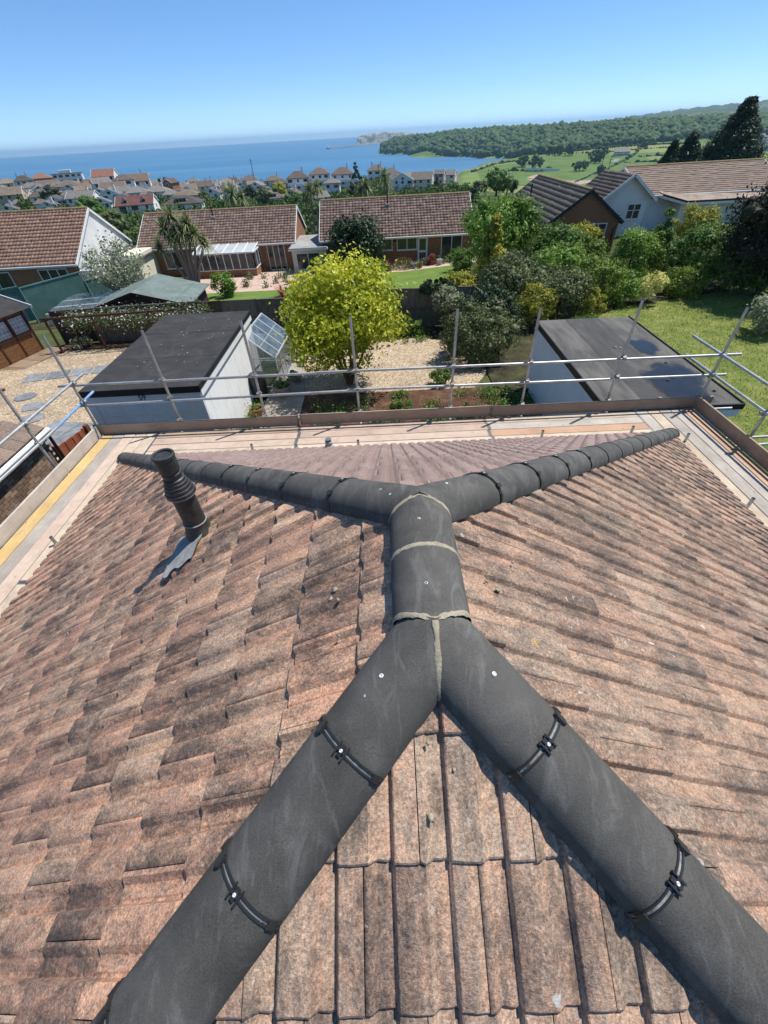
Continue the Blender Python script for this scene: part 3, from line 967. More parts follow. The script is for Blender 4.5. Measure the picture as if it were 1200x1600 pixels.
PLASTIC = pm("black_plastic", [(0.018, 0.018, 0.019), (0.03, 0.03, 0.031)], 12, 0.38, spec=0.5)
DUSTY = pm("dusty_black_plastic", [(0.020, 0.022, 0.024), (0.035, 0.037, 0.039), (0.075, 0.075, 0.074)], 9, 0.5, spec=0.45, fine=(60, 0.2))
SCREW = pm("bright_screw", [(0.6, 0.6, 0.58), (0.75, 0.75, 0.73)], 30, 0.4, metallic=0.3)
HW, HR = 0.127, 0.112         # half width and rise of a hip tile

def arc_pts(scale=1.0, lift=0.0, n=14):
    pts = []
    for i in range(n + 1):
        a = math.radians(-88 + 176 * i / n)
        pts.append((math.sin(a) * HW * scale, (math.cos(a) ** 0.92 if math.cos(a) > 0 else 0) * HR * scale - 0.012 + lift))
    return pts

def half_round(A, d, s0, s1, scale=1.0, lift0=0.0, lift1=0.0, cut=(), thick=0.014, n=14, rows=2):
    """half-round cover swept from s0 to s1 along d from A; cut = planes (point, outward normal)"""
    d = Vector(d).normalized()
    side = d.cross(Vector((0, 0, 1))).normalized()
    upv = side.cross(d).normalized()
    bm = bmesh.new()
    rings = []
    for r in range(rows):
        s = s0 + (s1 - s0) * r / (rows - 1)
        lf = lift0 + (lift1 - lift0) * r / (rows - 1)
        out = [bm.verts.new(A + d * s + side * x + upv * (z + lf) - HO) for x, z in arc_pts(scale, 0, n)]
        k = (HW - thick) / HW
        inn = [bm.verts.new(A + d * s + side * x * k + upv * ((z + 0.012) * k - 0.012 + lf) - HO) for x, z in arc_pts(scale, 0, n)]
        rings.append((out, inn))
    for r in range(rows - 1):
        o0, i0 = rings[r]; o1, i1 = rings[r + 1]
        for i in range(n):
            bm.faces.new((o0[i], o1[i], o1[i + 1], o0[i + 1])).smooth = True
            bm.faces.new((i0[i], i0[i + 1], i1[i + 1], i1[i])).smooth = True
        bm.faces.new((o0[0], i0[0], i1[0], o1[0])); bm.faces.new((o0[n], o1[n], i1[n], i0[n]))
    for r in (0, rows - 1):
        o_, i_ = rings[r]
        for i in range(n):
            bm.faces.new((o_[i], o_[i + 1], i_[i + 1], i_[i]) if r == 0 else (o_[i], i_[i], i_[i + 1], o_[i + 1]))
    for co, no in cut:
        bmesh.ops.bisect_plane(bm, geom=bm.verts[:] + bm.edges[:] + bm.faces[:], plane_co=co - HO, plane_no=no, clear_outer=True)
    bmesh.ops.recalc_face_normals(bm, faces=bm.faces)
    for ed in bm.edges:
        if len(ed.link_faces) == 2 and ed.calc_face_angle(0) > 0.6:
            ed.smooth = False
    me = bpy.data.meshes.new("hip_tile")
    bm.to_mesh(me); bm.free()
    return me

def joint_clip(A, d, s, parent, detailed=True, flip=1):
    """black plastic union across a joint: curved strip, cross-shaped bracket with a screw, side toggle and end hooks"""
    d = Vector(d).normalized()
    side = d.cross(Vector((0, 0, 1))).normalized()
    upv = side.cross(d).normalized()
    def at(a_deg, ds, lift):
        a = math.radians(a_deg)
        n_ = side * math.sin(a) + upv * math.cos(a)
        base = A + d * (s + ds) + side * math.sin(a) * HW + upv * ((math.cos(a) ** 0.92 if math.cos(a) > 0 else 0) * HR - 0.012)
        return base + n_ * lift - HO, n_
    mb = MB()
    vs_, fs = [], []
    angs = list(range(-80, 81, 8))
    for a in angs:                                   # two thin ribs with a gap between
        for ds, l in ((-0.010, .001), (-0.010, .006), (-0.005, .006), (-0.005, .001), (0.005, .001), (0.005, .0055), (0.010, .0055), (0.010, .001)):
            vs_.append(at(a, ds, l)[0])
    for i in range(len(angs) - 1):
        for k in (0, 1, 2, 4, 5, 6):
            fs.append((i * 8 + k, i * 8 + k + 1, i * 8 + 8 + k + 1, i * 8 + 8 + k))
    mb.poly(vs_, fs, True)
    strip = mb.build("joint_clip", PLASTIC, parent)
    galv = MB()
    vs_ = []
    for a in angs:
        for ds in (-0.0048, 0.0048):
            vs_.append(at(a, ds, 0.0016)[0])
    galv.poly(vs_, [(i * 2, i * 2 + 1, i * 2 + 3, i * 2 + 2) for i in range(len(angs) - 1)])
    galv.build("joint_seal", pm("grey_joint_seal", [(0.05, 0.05, 0.05), (0.22, 0.22, 0.21), (0.42, 0.41, 0.40)], 30, 0.8), parent)
    if not detailed:
        return
    mb = MB()
    p, n_ = at(-6 * flip, 0, 0.0085)
    tang = n_.cross(d)
    for w, l, hgt in ((0.013, 0.034, 0.004), (0.034, 0.009, 0.005)):
        mb.beam(p - d * l / 2, p + d * l / 2, w, hgt, n_)
    for sgn in (-1, 1):                              # prongs of the bracket
        q = p + tang * (0.014 * sgn)
        mb.beam(q - d * 0.021, q + d * 0.021, 0.005, 0.006, n_)
    mb.build("clip_bracket", PLASTIC, parent)
    mb = MB()
    p2, n2 = at(38 * flip, 0.002, 0.009)
    t2 = n2.cross(d)
    mb.beam(p2 - d * 0.015, p2 + d * 0.015, 0.024, 0.010, n2)
    mb.beam(p2 - d * 0.020, p2 + d * 0.020, 0.014, 0.009, n2)
    mb.build("clip_toggle", PLASTIC, parent)
    for aa in (66 * flip, -64 * flip):
        p3, n3 = at(aa, 0, 0.005)
        mb = MB()
        mb.beam(p3 - d * 0.008, p3 + d * 0.010, 0.028, 0.007, n3)
        mb.build("clip_hook", PLASTIC, parent)
    M = Matrix.Translation(p + n_ * 0.003) @ n_.to_track_quat('Z', 'Y').to_matrix().to_4x4()
    MB().lathe([(0.005, 0), (0.005, 0.003), (0.0035, 0.004), (0.002, 0.0033), (0.0005, 0.002)], 12, M).build("screw", SCREW, parent)

def screw_on(A, d, s, ang, parent):
    d = Vector(d).normalized(); side = d.cross(Vector((0, 0, 1))).normalized(); upv = side.cross(d)
    a = math.radians(ang); n_ = side * math.sin(a) + upv * math.cos(a)
    p = A + d * s + side * math.sin(a) * HW + upv * (math.cos(a) * HR - 0.012) - HO
    M = Matrix.Translation(p) @ n_.to_track_quat('Z', 'Y').to_matrix().to_4x4()
    MB().lathe([(0.0075, -0.001), (0.0075, 0.002), (0.0048, 0.0035), (0.002, 0.002), (0.0005, 0.001)], 12, M).build("screw", SCREW, parent)

Zv = Vector((0, 0, 1))
def vplane(pt, ang_deg, keep):
    """vertical plane through pt in plan direction ang; outward normal points away from the plan direction keep"""
    dv = Vector((math.cos(math.radians(ang_deg)), math.sin(math.radians(ang_deg)), 0))
    no = Vector((-dv.y, dv.x, 0))
    if no.dot(keep) > 0:
        no = -no
    return (pt, no)
hip_dirs = [(PN, Vector((-1, -1, -TAN)), 'nl'), (PN, Vector((1, -1, -TAN)), 'nr'), (PF, Vector((-1, 1, -TAN)), 'fl'), (PF, Vector((1, 1, -TAN)), 'fr')]
SLEN = math.sqrt(2 + TAN * TAN) * RUN
for A, d, key in hip_dirs:
    flat = Vector((d.x, d.y, 0))
    cuts = []
    if key in ('nl', 'nr'):
        cuts = [vplane(A, 90, flat), vplane(A, 157.5 if key == 'nl' else 22.5, flat)]
        joints = [-0.35, 0.41, 0.835] + [1.26 + 0.45 * i for i in range(14)]
    else:
        cuts = [vplane(A, 90, flat), vplane(A, 202.5 if key == 'fl' else -22.5, flat)]
        joints = [-0.35] + [0.53 + 0.53 * i for i in range(14)]
    joints = [j for j in joints if j < SLEN - 0.1] + [SLEN]
    for i in range(len(joints) - 1):
        first = i == 0
        me = half_round(A, d, joints[i] + (0 if first else 0.003), joints[i + 1] - 0.003, lift0=random.uniform(-.001, .006), lift1=random.uniform(-.001, .006), cut=cuts if first else (), n=16)
        o = link("hip_tile", me, BLACK, house)
        if i < len(joints) - 2:
            joint_clip(A, d, joints[i + 1], o, detailed=(key in ('nl', 'nr') or i < 4), flip=-1 if key in ('nr', 'fl') else 1)
        if first:
            screw_on(A, d, 0.19, 12 if key == 'nl' else -8, o)
    if key in ('fl', 'fr'):
        side = d.cross(Zv).normalized()
# ridge: two pieces, mitred at both ends
mid = YN + 0.315
for (s0, s1, ptc, angs_, keep) in ((-0.4, 0.315 - 0.004, PN, (157.5, 22.5), Vector((0, 1, 0))), (0.315 + 0.004, LR + 0.4, PF, (202.5, -22.5), Vector((0, -1, 0)))):
    o = link("ridge_tile", half_round(PN, Vector((0, 1, 0)), s0, s1, scale=1.03, cut=[vplane(ptc, a, keep) for a in angs_], n=18), BLACK, house)
    screw_on(PN, Vector((0, 1, 0)), 0.14 if ptc is PN else 0.45, -6, o)

def mortar_along(pts, across, name="mortar_joint", w=0.0085, hgt=0.0015, centre=None):
    """flat band of pointing: pts on the surface, across = direction of its width, bulging away from centre line"""
    g = random.Random(len(pts) * 7 + int(w * 1e4))
    pts = [Vector(p) for p in pts]
    across = Vector(across).normalized()
    vs_, fs = [], []
    for i, p in enumerate(pts):
        tg = (pts[min(i + 1, len(pts) - 1)] - pts[max(i - 1, 0)]).normalized()
        n_ = tg.cross(across)
        if n_.length < 0.2: n_ = Vector((0, 0, 1))
        n_.normalize()
        c = centre(p) if centre else Vector((p.x, p.y, p.z - 1))
        if n_.dot(p - c) < 0: n_ = -n_
        a_ = (across - tg * across.dot(tg))
        a_ = a_.normalized() if a_.length > 0.1 else across
        k, hk = g.uniform(0.65, 1.35), g.uniform(0.4, 1.3)
        for u_, h_ in ((-1.15, -.8), (-1, .55), (-.4, 1), (.4, 1), (1, .55), (1.15, -.8)):
            vs_.append(p + a_ * (u_ * w * k + g.uniform(-.002, .002)) + n_ * (h_ * hgt * hk) - HO)
    for i in range(len(pts) - 1):
        for j in range(5):
            fs.append((i * 6 + j, i * 6 + j + 1, i * 6 + 7 + j, i * 6 + 6 + j))
    return MB().poly(vs_, fs, True).build(name, MORTAR, house)

def cover_point(A, d, s, a_deg, scale=1.0):
    d = Vector(d).normalized(); side = d.cross(Zv).normalized(); upv = side.cross(d)
    a = math.radians(a_deg)
    return A + d * s + side * math.sin(a) * HW * scale + upv * ((math.cos(a) ** 0.92 if math.cos(a) > 0 else 0) * HR * scale - 0.012)
def mitre_curve(A, d, plane, a0, a1, n=16, scale=1.0, lift=0.0):
    """where the cover along d meets a vertical plane"""
    out = []
    dn_ = Vector(d).normalized()
    for i in range(n + 1):
        a = a0 + (a1 - a0) * i / n
        p = cover_point(A, d, 0, a, scale)
        s = (plane[0] - p).dot(plane[1]) / dn_.dot(plane[1])
        out.append(p + dn_ * s + Vector((0, 0, lift)))
    return out
RD = Vector((0, 1, 0))
axis_c = lambda p: Vector((XR, p.y, ZA - 0.06))
mortar_along([cover_point(PN, RD, 0.315, a, 1.03) for a in range(-86, 87, 6)], (0, 1, 0), centre=axis_c)
for ptc, angs_ in ((PN, (157.5, 22.5)), (PF, (202.5, -22.5))):
    for a_, (lo, hi) in zip(angs_, ((-88, 0), (88, 0))):
        mortar_along(mitre_curve(PN, RD, vplane(ptc, a_, RD), lo, hi, scale=1.03), (0, 1, 0), centre=axis_c, w=0.008)
mortar_along(mitre_curve(PN, Vector((-1, -1, -TAN)), vplane(PN, 90, Vector((-1, 0, 0))), -2, -86, scale=1.0), (1, 0, 0), w=0.0078, hgt=0.004)
mortar_along(mitre_curve(PF, Vector((-1, 1, -TAN)), vplane(PF, 90, Vector((-1, 0, 0))), 2, 86, scale=1.0), (1, 0, 0), w=0.008)
# squeezed-out bedding along both sides of the ridge
for sx in (-1, 1):
    pts = []
    for i in range(15):
        y = YN - 0.03 + (LR + 0.06) * i / 14
        x = XR + sx * (HW * 1.03 + 0.004)
        pts.append((x, y, ZA + 0.022 - abs(x - XR) * TAN + random.uniform(-.004, .004)))
    mortar_along(pts, (1, 0, -sx * 0.8), "mortar_bedding", 0.012, 0.008)

# ---- flue terminal on the left slope
fb = Vector((-1.385, 2.10, 4.605)) - HO
flue = MB().lathe([(0.0740, 0.02), (0.0740, 0.42)], 32).build("flue_pipe", DUSTY, house, fb)
MB().lathe([(0.0989, -0.06), (0.1015, 0.045), (0.0963, 0.07), (0.0826, 0.105), (0.0808, 0.15), (0.0757, 0.155)], 32).build("flue_collar", DUSTY, flue)
MB().lathe([(0.0761, 0.150), (0.0826, 0.152), (0.0826, 0.158), (0.0761, 0.160)], 32).build("flue_seal_ring", pm("pale_seal", [(0.2, 0.2, 0.19), (0.3, 0.3, 0.29)], 20, 0.8), flue)
MB().lathe([(0.0740, 0.405), (0.0946, 0.405), (0.0963, 0.412), (0.0946, 0.435), (0.0877, 0.437), (0.0860, 0.462), (0.0808, 0.464), (0.0791, 0.488), (0.0731, 0.490), (0.0714, 0.512), (0.0671, 0.514), (0.0654, 0.535), (0.0568, 0.54)], 32).build("flue_rain_collar", DUSTY, flue)
MB().lathe([(0.0968, 0.404), (0.0976, 0.408), (0.0968, 0.412)], 32).build("flue_seal_ring", MATS["pale_seal"], flue)
MB().lathe([(0.0568, 0.53), (0.0568, 0.56), (0.0611, 0.562), (0.0611, 0.580), (0.0568, 0.582), (0.0568, 0.60), (0.0628, 0.602), (0.0645, 0.69), (0.0688, 0.694), (0.0688, 0.712), (0.0654, 0.716), (0.0550, 0.712), (0.0516, 0.700), (0.0009, 0.698)], 32).build("flue_cap", DUSTY, flue)
LEAD = pm("dressed_lead", [(0.17, 0.172, 0.175), (0.25, 0.25, 0.25), (0.34, 0.335, 0.33)], 14, 0.8, (40, 0.5, 0.01))
mb = MB()
n1, n2 = 12, 9
vs_ = []
def lslope(x, y, hgt):
    return Vector((x, y, ZA - (XR - x) * TAN + hgt)) - HO - fb
for i in range(n1):
    for j in range(n2):
        a = i / (n1 - 1); b_ = j / (n2 - 1)
        x = -1.33 - a * 0.25; y = 1.79 + 0.34 * b_ + (0.02 * math.sin(i * 1.3) if j in (0, n2 - 1) else 0) - 0.05 * a * (1 - b_)
        s = ((-y + YN + 0.02) / 0.157) % 1
        vs_.append(lslope(x, y, 0.066 + 0.006 * math.sin(y * 40) + 0.003 * math.sin(i * 2.1 + j)))
mb.poly(vs_, [(i * n2 + j, i * n2 + j + 1, i * n2 + n2 + j + 1, i * n2 + n2 + j) for i in range(n1 - 1) for j in range(n2 - 1)], True)
mb.build("lead_flashing", LEAD, flue)
# ---- small grey vent at the far eave
vt = MB().lathe([(0.055, -0.05), (0.055, 0.16), (0.062, 0.165), (0.062, 0.185), (0.05, 0.19)], 20).build("vent_pipe", pm("grey_plastic", [(0.33, 0.34, 0.34), (0.44, 0.45, 0.45)], 6, 0.5), house, Vector((-1.03, 6.03, 2.66)) - HO)
MB().lathe([(0.062, 0.03), (0.074, 0.04), (0.074, 0.06), (0.062, 0.07), (0.074, 0.085), (0.074, 0.105), (0.062, 0.115)], 20).build("vent_rib", MATS["grey_plastic"], vt)
MB().lathe([(0.048, 0.185), (0.052, 0.19), (0.052, 0.235), (0.001, 0.24)], 20).build("vent_cap", pm("dark_vent_cap", [(0.1, 0.12, 0.12), (0.16, 0.18, 0.18)], 20, 0.5), vt)
# ---- crumbs of mortar lying on the tiles
def crumb(x, y, s, slope, seed):
    if slope == 'left': z = ZA - (XR - x) * TAN
    elif slope == 'right': z = ZA - (x - XR) * TAN
    else: z = ZA - (YN - y) * TAN
    P, T = ico(1)
    k = np.random.default_rng(seed).uniform(0.6, 1.3, (len(P), 1))
    me = np_mesh("mortar_crumb", P * k * np.array([s, s * .8, s * .55]), T)
    o = link("mortar_crumb", me, MORTAR)
    o.location = (x, y, z + 0.045 + s * 0.3)
    o.rotation_euler = (0, 0.5 if slope == 'right' else -0.5 if slope == 'left' else 0, seed)
    return o
LABS = {'left': "small crumb of grey mortar lying on the left slope of tiles near the ridge", 'right': "small crumb of grey mortar lying on the right slope of tiles near the ridge", 'near': "small crumb of grey mortar lying on the near slope between the two black hips"}
for i, (x, y, s, sl_) in enumerate([(-.245, 1.02, .016, 'left'), (-.262, .985, .012, 'left'), (-.225, .965, .010, 'left'), (-.21, .80, .008, 'left'), (-.11, .90, .008, 'left'), (-.15, 1.12, .008, 'left'),
                                    (.36, .98, .012, 'right'), (.40, .955, .014, 'right'), (.43, .965, .009, 'right'), (.335, 1.08, .009, 'right'), (.52, 1.15, .008, 'right'), (.37, 1.22, .010, 'right'),
                                    (.075, .26, .014, 'near'), (.08, .42, .008, 'near'), (.15, .36, .007, 'near')]):
    tag(crumb(x, y, s, sl_, i), LABS[sl_], "mortar crumb", "mortar crumbs on the " + sl_ + " slope")

# ---------------------------------------------------------------- scaffold round the eaves
DZ = 2.40
sca = thing("scaffold", "tube and board scaffold with guard rails round the eaves of the tiled roof", "scaffold", (XR, YN, 0))
SO = Vector(sca.location)
def wood_mat(name, stops, knots=True):
    m, nt, b = new_mat(name)
    tc = nt.nodes.new("ShaderNodeTexCoord").outputs["Object"]
    oi = nt.nodes.new("ShaderNodeObjectInfo")
    ad = nt.nodes.new("ShaderNodeVectorMath"); ad.operation = 'ADD'
    cmb = nt.nodes.new("ShaderNodeCombineXYZ")
    lk(nt, mathn(nt, 'MULTIPLY', oi.outputs["Random"], 37.0), cmb.inputs[2])
    lk(nt, tc, ad.inputs[0]); lk(nt, cmb.outputs[0], ad.inputs[1])
    mp = nt.nodes.new("ShaderNodeMapping")
    mp.inputs["Scale"].default_value = (1.0, 14.0, 14.0)
    lk(nt, ad.outputs[0], mp.inputs["Vector"])
    grain = noise(nt, mp.outputs[0], 3.0, 8, 0.7, 0.4)
    big = noise(nt, ad.outputs[0], 1.7, 5, 0.65)
    f = mathn(nt, 'ADD', mathn(nt, 'MULTIPLY', grain, 0.45), mathn(nt, 'MULTIPLY', big, 0.55))
    f = mathn(nt, 'ADD', f, mathn(nt, 'MULTIPLY', mathn(nt, 'SUBTRACT', oi.outputs["Random"], 0.5), 0.22))
    c = ramp(nt, f, [(0.3 + 0.4 * i / (len(stops) - 1), s) for i, s in enumerate(stops)])
    st = noise(nt, ad.outputs[0], 4.0, 6, 0.75)
    c = mixc(nt, mathn(nt, 'MULTIPLY', ramp(nt, st, [(0.50, (0, 0, 0)), (0.72, (1, 1, 1))]), 0.6), c, (0.27, 0.235, 0.20))
    if knots:
        vo = nt.nodes.new("ShaderNodeTexVoronoi"); vo.inputs["Scale"].default_value = 4.2
        mp2 = nt.nodes.new("ShaderNodeMapping"); mp2.inputs["Scale"].default_value = (0.6, 1.0, 1.0)
        lk(nt, ad.outputs[0], mp2.inputs["Vector"]); lk(nt, mp2.outputs[0], vo.inputs["Vector"])
        k = ramp(nt, vo.outputs["Distance"], [(0.035, (1, 1, 1)), (0.075, (0, 0, 0))])
        c = mixc(nt, mathn(nt, 'MULTIPLY', k, 0.7), c, (0.19, 0.11, 0.06))
    lk(nt, c, b.inputs["Base Color"])
    b.inputs["Roughness"].default_value = 0.85
    b.inputs["Specular IOR Level"].default_value = 0.2
    bump(nt, b, grain, 0.4, 0.004)
    MATS[name] = m
    return m
WD_PINK = wood_mat("deck_board_pinkish", [(0.34, 0.245, 0.185), (0.47, 0.355, 0.28), (0.57, 0.45, 0.365)])
WD_GREY = wood_mat("deck_board_greyed", [(0.28, 0.25, 0.22), (0.42, 0.38, 0.33), (0.54, 0.48, 0.42)])
WD_PALE = wood_mat("deck_board_pale", [(0.38, 0.30, 0.22), (0.51, 0.42, 0.32), (0.60, 0.51, 0.40)])
WD_YEL = wood_mat("deck_board_yellow", [(0.46, 0.31, 0.13), (0.58, 0.42, 0.19), (0.66, 0.51, 0.27)])
WD_TOE = wood_mat("toe_board_brown", [(0.26, 0.185, 0.13), (0.39, 0.29, 0.21), (0.49, 0.38, 0.29)])
WD_ORANGE = wood_mat("deck_board_orange", [(0.40, 0.24, 0.15), (0.50, 0.32, 0.21), (0.56, 0.39, 0.28)])
IRON = pm("board_end_band", [(0.12, 0.12, 0.12), (0.3, 0.3, 0.3)], 8, 0.5, metallic=0.7)
GALV = pm("galvanised_tube", [(0.30, 0.31, 0.31), (0.42, 0.43, 0.43), (0.52, 0.53, 0.53)], 5, 0.42, metallic=0.55, fine=(60, 0.12))
BLUE = pm("blue_painted_tube", [(0.10, 0.22, 0.42), (0.17, 0.31, 0.52), (0.28, 0.42, 0.58)], 6, 0.5, fine=(40, 0.15))

def board(p, q, w, th, mat, name="scaffold_board", flat=True):
    """one board from p to q; local x along its length"""
    p, q = Vector(p), Vector(q)
    L = (q - p).length
    mb = MB()
    mb.box(0, L, -w / 2, w / 2, -th / 2, th / 2)
    me = mb.mesh(name)
    bm = bmesh.new(); bm.from_mesh(me)
    bmesh.ops.bevel(bm, geom=bm.edges[:], offset=0.004, segments=1, affect='EDGES')
    bm.to_mesh(me); bm.free()
    o = link(name, me, mat, sca)
    d = (q - p).normalized()
    rot = Matrix.Rotation(math.atan2(d.y, d.x), 4, 'Z') @ Matrix.Rotation(random.uniform(-.006, .006), 4, 'X')
    if not flat:
        rot = Matrix.Rotation(math.atan2(d.y, d.x), 4, 'Z') @ Matrix.Rotation(math.pi / 2 + random.uniform(-.02, .02), 4, 'X')
    o.matrix_local = Matrix.Translation(p - SO) @ rot
    for e_ in (0.0, L):                       # galvanised end bands
        if e_ == 0.0 or True:
            b2 = MB().box(-0.0015, 0.03, -w / 2 - .0015, w / 2 + .0015, -th / 2 - .0015, th / 2 + .0015)
            ob = b2.build("end_band", IRON, o)
            ob.location = (0 if e_ == 0 else L - 0.0285, 0, 0)
    return o

xl, xr_, yf = XR - 5.98, XR + 6.02, 7.36
# left run: boards lie along Y
lay = [(WD_YEL, xl + .13), (WD_GREY, xl + .36), (WD_PINK, xl + .59), (WD_PALE, xl + .82), (WD_PALE, xl + 1.05)]
for j, (m_, x) in enumerate(lay):
    segs = [(yf, 3.1 - 0.4 * (j % 2)), (3.09 - 0.4 * (j % 2), -0.8), (-0.81, -4.6)]
    if j == 3: segs = [(yf, 3.55), (3.54, -0.4), (-.41, -4.6)]
    for y0, y1 in segs:
        board((x, y1, DZ - .019 + random.uniform(-.003, .003)), (x, y0, DZ - .019), .217, .038, m_)
# far run: boards lie along X between the corner runs
fx0, fx1 = xl + 1.17, xr_ - 1.17
lay = [(WD_TOE, yf - .13), (WD_PINK, yf - .36), (WD_PINK, yf - .59), (WD_PALE, yf - .82), (WD_PALE, yf - 1.05)]
for j, (m_, y) in enumerate(lay):
    br = [fx0, -1.78 + (0.02 if j % 2 else 0), 1.95 + (0.03 if j % 2 else 0), fx1]
    for a, b_ in zip(br[:-1], br[1:]):
        mm = m_ if not (j == 0 and a > 1) else WD_PALE
        if j == 1 and a > 1: mm = WD_GREY
        if j == 2 and a > 1: mm = WD_ORANGE
        if j == 0 and -2 < a < 1.5: mm = WD_PINK
        board((a + .004, y, DZ - .019 + random.uniform(-.003, .003)), (b_ - .004, y, DZ - .019), .217, .038, mm)
# right run
lay = [(WD_ORANGE, xr_ - .13), (WD_GREY, xr_ - .36), (WD_GREY, xr_ - .59), (WD_PALE, xr_ - .82), (WD_GREY, xr_ - 1.05)]
for j, (m_, x) in enumerate(lay):
    for y0, y1 in [(yf, 3.5), (3.49, -0.4), (-.41, -4.3)]:
        board((x, y1, DZ - .019 + random.uniform(-.003, .003)), (x, y0, DZ - .019), .217, .038, m_)
# toe boards stand on edge outside the deck
board((xl - .03, -4.6, DZ + .10), (xl - .03, -.7, DZ + .10), .225, .038, WD_PALE, "toe_board", False)
board((xl - .03, -.69, DZ + .10), (xl - .03, 3.3, DZ + .10), .225, .038, WD_PALE, "toe_board", False)
board((xl - .03, 3.31, DZ + .10), (xl - .03, yf - .02, DZ + .10), .225, .038, WD_GREY, "toe_board", False)
board((xl - .12, yf + .035, DZ + .10), (-1.80, yf + .035, DZ + .10), .225, .038, WD_TOE, "toe_board", False)
board((-1.76, yf + .045, DZ + .115), (2.08, yf + .045, DZ + .115), .225, .038, WD_TOE, "toe_board", False)
board((2.10, yf + .035, DZ + .105), (xr_ + .32, yf + .035, DZ + .105), .225, .038, WD_TOE, "toe_board", False)
board((xr_ + .03, 3.5, DZ + .11), (xr_ + .03, yf + .10, DZ + .11), .25, .038, WD_TOE, "toe_board", False)
board((xr_ + .03, -.5, DZ + .10), (xr_ + .03, 3.48, DZ + .10), .225, .038, WD_TOE, "toe_board", False)

TR = 0.0242
def tube(name, p, q, mat=GALV, r=TR):
    p, q = Vector(p), Vector(q)
    mb = MB()
    mb.tube([p - SO, q - SO], r, 14, caps=False)
    d = (q - p).normalized()
    mb.tube([q - SO - d * 0.12, q - SO], r * 0.86, 14, caps=False)
    o = mb.build(name, mat, sca)
    return o
def coupler(p, ax=(0, 0, 1), bx=(1, 0, 0), s=1.0):
    """two clamp bands with bolts where two tubes cross"""
    p = Vector(p) - SO
    ax, bx = Vector(ax).normalized(), Vector(bx).normalized()
    n_ = ax.cross(bx)
    mb = MB()
    mb.tube([p + n_ * .026 * s - ax * .03, p + n_ * .026 * s + ax * .03], TR * 1.5, 12)
    mb.tube([p - n_ * .026 * s - bx * .03, p - n_ * .026 * s + bx * .03], TR * 1.5, 12)
    mb.beam(p + bx * .03 + n_ * .02 - ax * .02, p + bx * .03 + n_ * .02 + ax * .02, .03, .03, n_)
    mb.beam(p - bx * .005 + ax * .034 - n_ * .02, p - bx * .005 + ax * .034 - n_ * .02 + bx * .04, .022, .026, n_)
    mb.tube([p + bx * .045 - ax * .006 + n_ * .05, p + bx * .045 - ax * .006 - n_ * .015], .007, 6)
    return mb.build("coupler", pm("rusted_galvanised", [(0.16, 0.15, 0.14), (0.30, 0.28, 0.26), (0.40, 0.38, 0.36)], 14, 0.55, metallic=0.5), sca)

yp = yf + .14
ZB = -0.35
posts_x = [(-4.27, 4.34), (-2.50, 4.42), (-0.555, 4.40), (1.29, 4.43), (2.74, 4.38), (4.47, 4.42)]
for x, zt in posts_x:
    tube("standard", (x, yp + .05, gz(x, yp)), (x + random.uniform(-.02, .02), yp + .05, zt))
    MB().lathe([(0.06, 0), (0.06, 0.012), (0.035, 0.02)], 4).build("base_plate", MATS["rusted_galvanised"] if "rusted_galvanised" in MATS else GALV, sca, Vector((x, yp + .05, gz(x, yp) + .001)) - SO)
    for z in (3.43, 3.06):
        coupler((x, yp + .025, z))
    coupler((x, yp + .03, 2.56))
tube("guard_rail", (xl - .42, yp, 3.41), (-0.9, yp - .005, 3.43)); tube("guard_rail", (-1.3, yp - .005, 3.44), (xr_ + .50, yp, 3.40))
tube("guard_rail", (xl - .30, yp, 2.985), (-0.3, yp - .005, 3.045)); tube("guard_rail", (-0.75, yp - .005, 3.06), (xr_ + .42, yp, 3.01))
# corner and side standards
tube("standard", (xl - .13, yp + .02, 0), (xl - .16, yp + .02, 4.36)); tube("standard", (xr_ + .16, yp + .02, 0), (xr_ + .20, yp + .04, 4.22))
for y in (6.05, 3.6, 1.2):
    tube("standard", (xl - .16, y, 0), (xl - .19, y + .05, 4.1)); tube("standard", (xr_ + .17, y, 0), (xr_ + .19, y, 3.35 if y > 5 else 4.1))
    for z in (3.43, 3.05):
        coupler((xl - .14, y, z), bx=(0, 1, 0)); coupler((xr_ + .15, y, z - .05), bx=(0, 1, 0))
for z in (3.45, 3.07):
    coupler((xl - .12, yp, z), bx=(0, 1, 0)); coupler((xr_ + .18, yp, z - .05))
tube("guard_rail", (xl - .12, 2.0, 3.40), (xl - .12, yp + .38, 3.47)); tube("guard_rail", (xl - .11, -2.5, 3.40), (xl - .11, 2.4, 3.40))
tube("guard_rail", (xl - .12, -1.0, 3.04), (xl - .12, yp - .75, 3.05)); tube("guard_rail", (xl - .12, yp - .95, 3.05), (xl - .13, yp + .42, 3.08), BLUE)
tube("guard_rail", (xr_ + .12, 0.0, 3.36), (xr_ + .14, yp + .95, 3.42)); tube("guard_rail", (xr_ + .12, 0.0, 3.0), (xr_ + .14, yp + .9, 3.05))
# ledgers and transoms under the deck
for y in (yf + .12, yf - .95):
    tube("ledger", (xl - .3, y, DZ - .12), (xr_ + .9, y, DZ - .12))
for x in (xl - .1, xl + .95, xr_ - .95, xr_ + .1):
    tube("ledger", (x, -4.5, DZ - .17), (x, yp + .35, DZ - .17))
for x in (-4.27, -2.5, -0.55, 1.29, 2.74, 4.47):
    tube("transom", (x, yf - 1.1, DZ - .067), (x, yf + .28, DZ - .067))
for y in (4.3, 2.0, 0.0, -2):
    tube("transom", (xl - .35, y, DZ - .067), (xl + 1.1, y, DZ - .067)); tube("transom", (xr_ - 1.1, y, DZ - .067), (xr_ + .6, y, DZ - .067))
tube("transom", (xr_ - .2, yf - 1.3, DZ - .067), (xr_ + .75, yf - 1.25, DZ - .067))
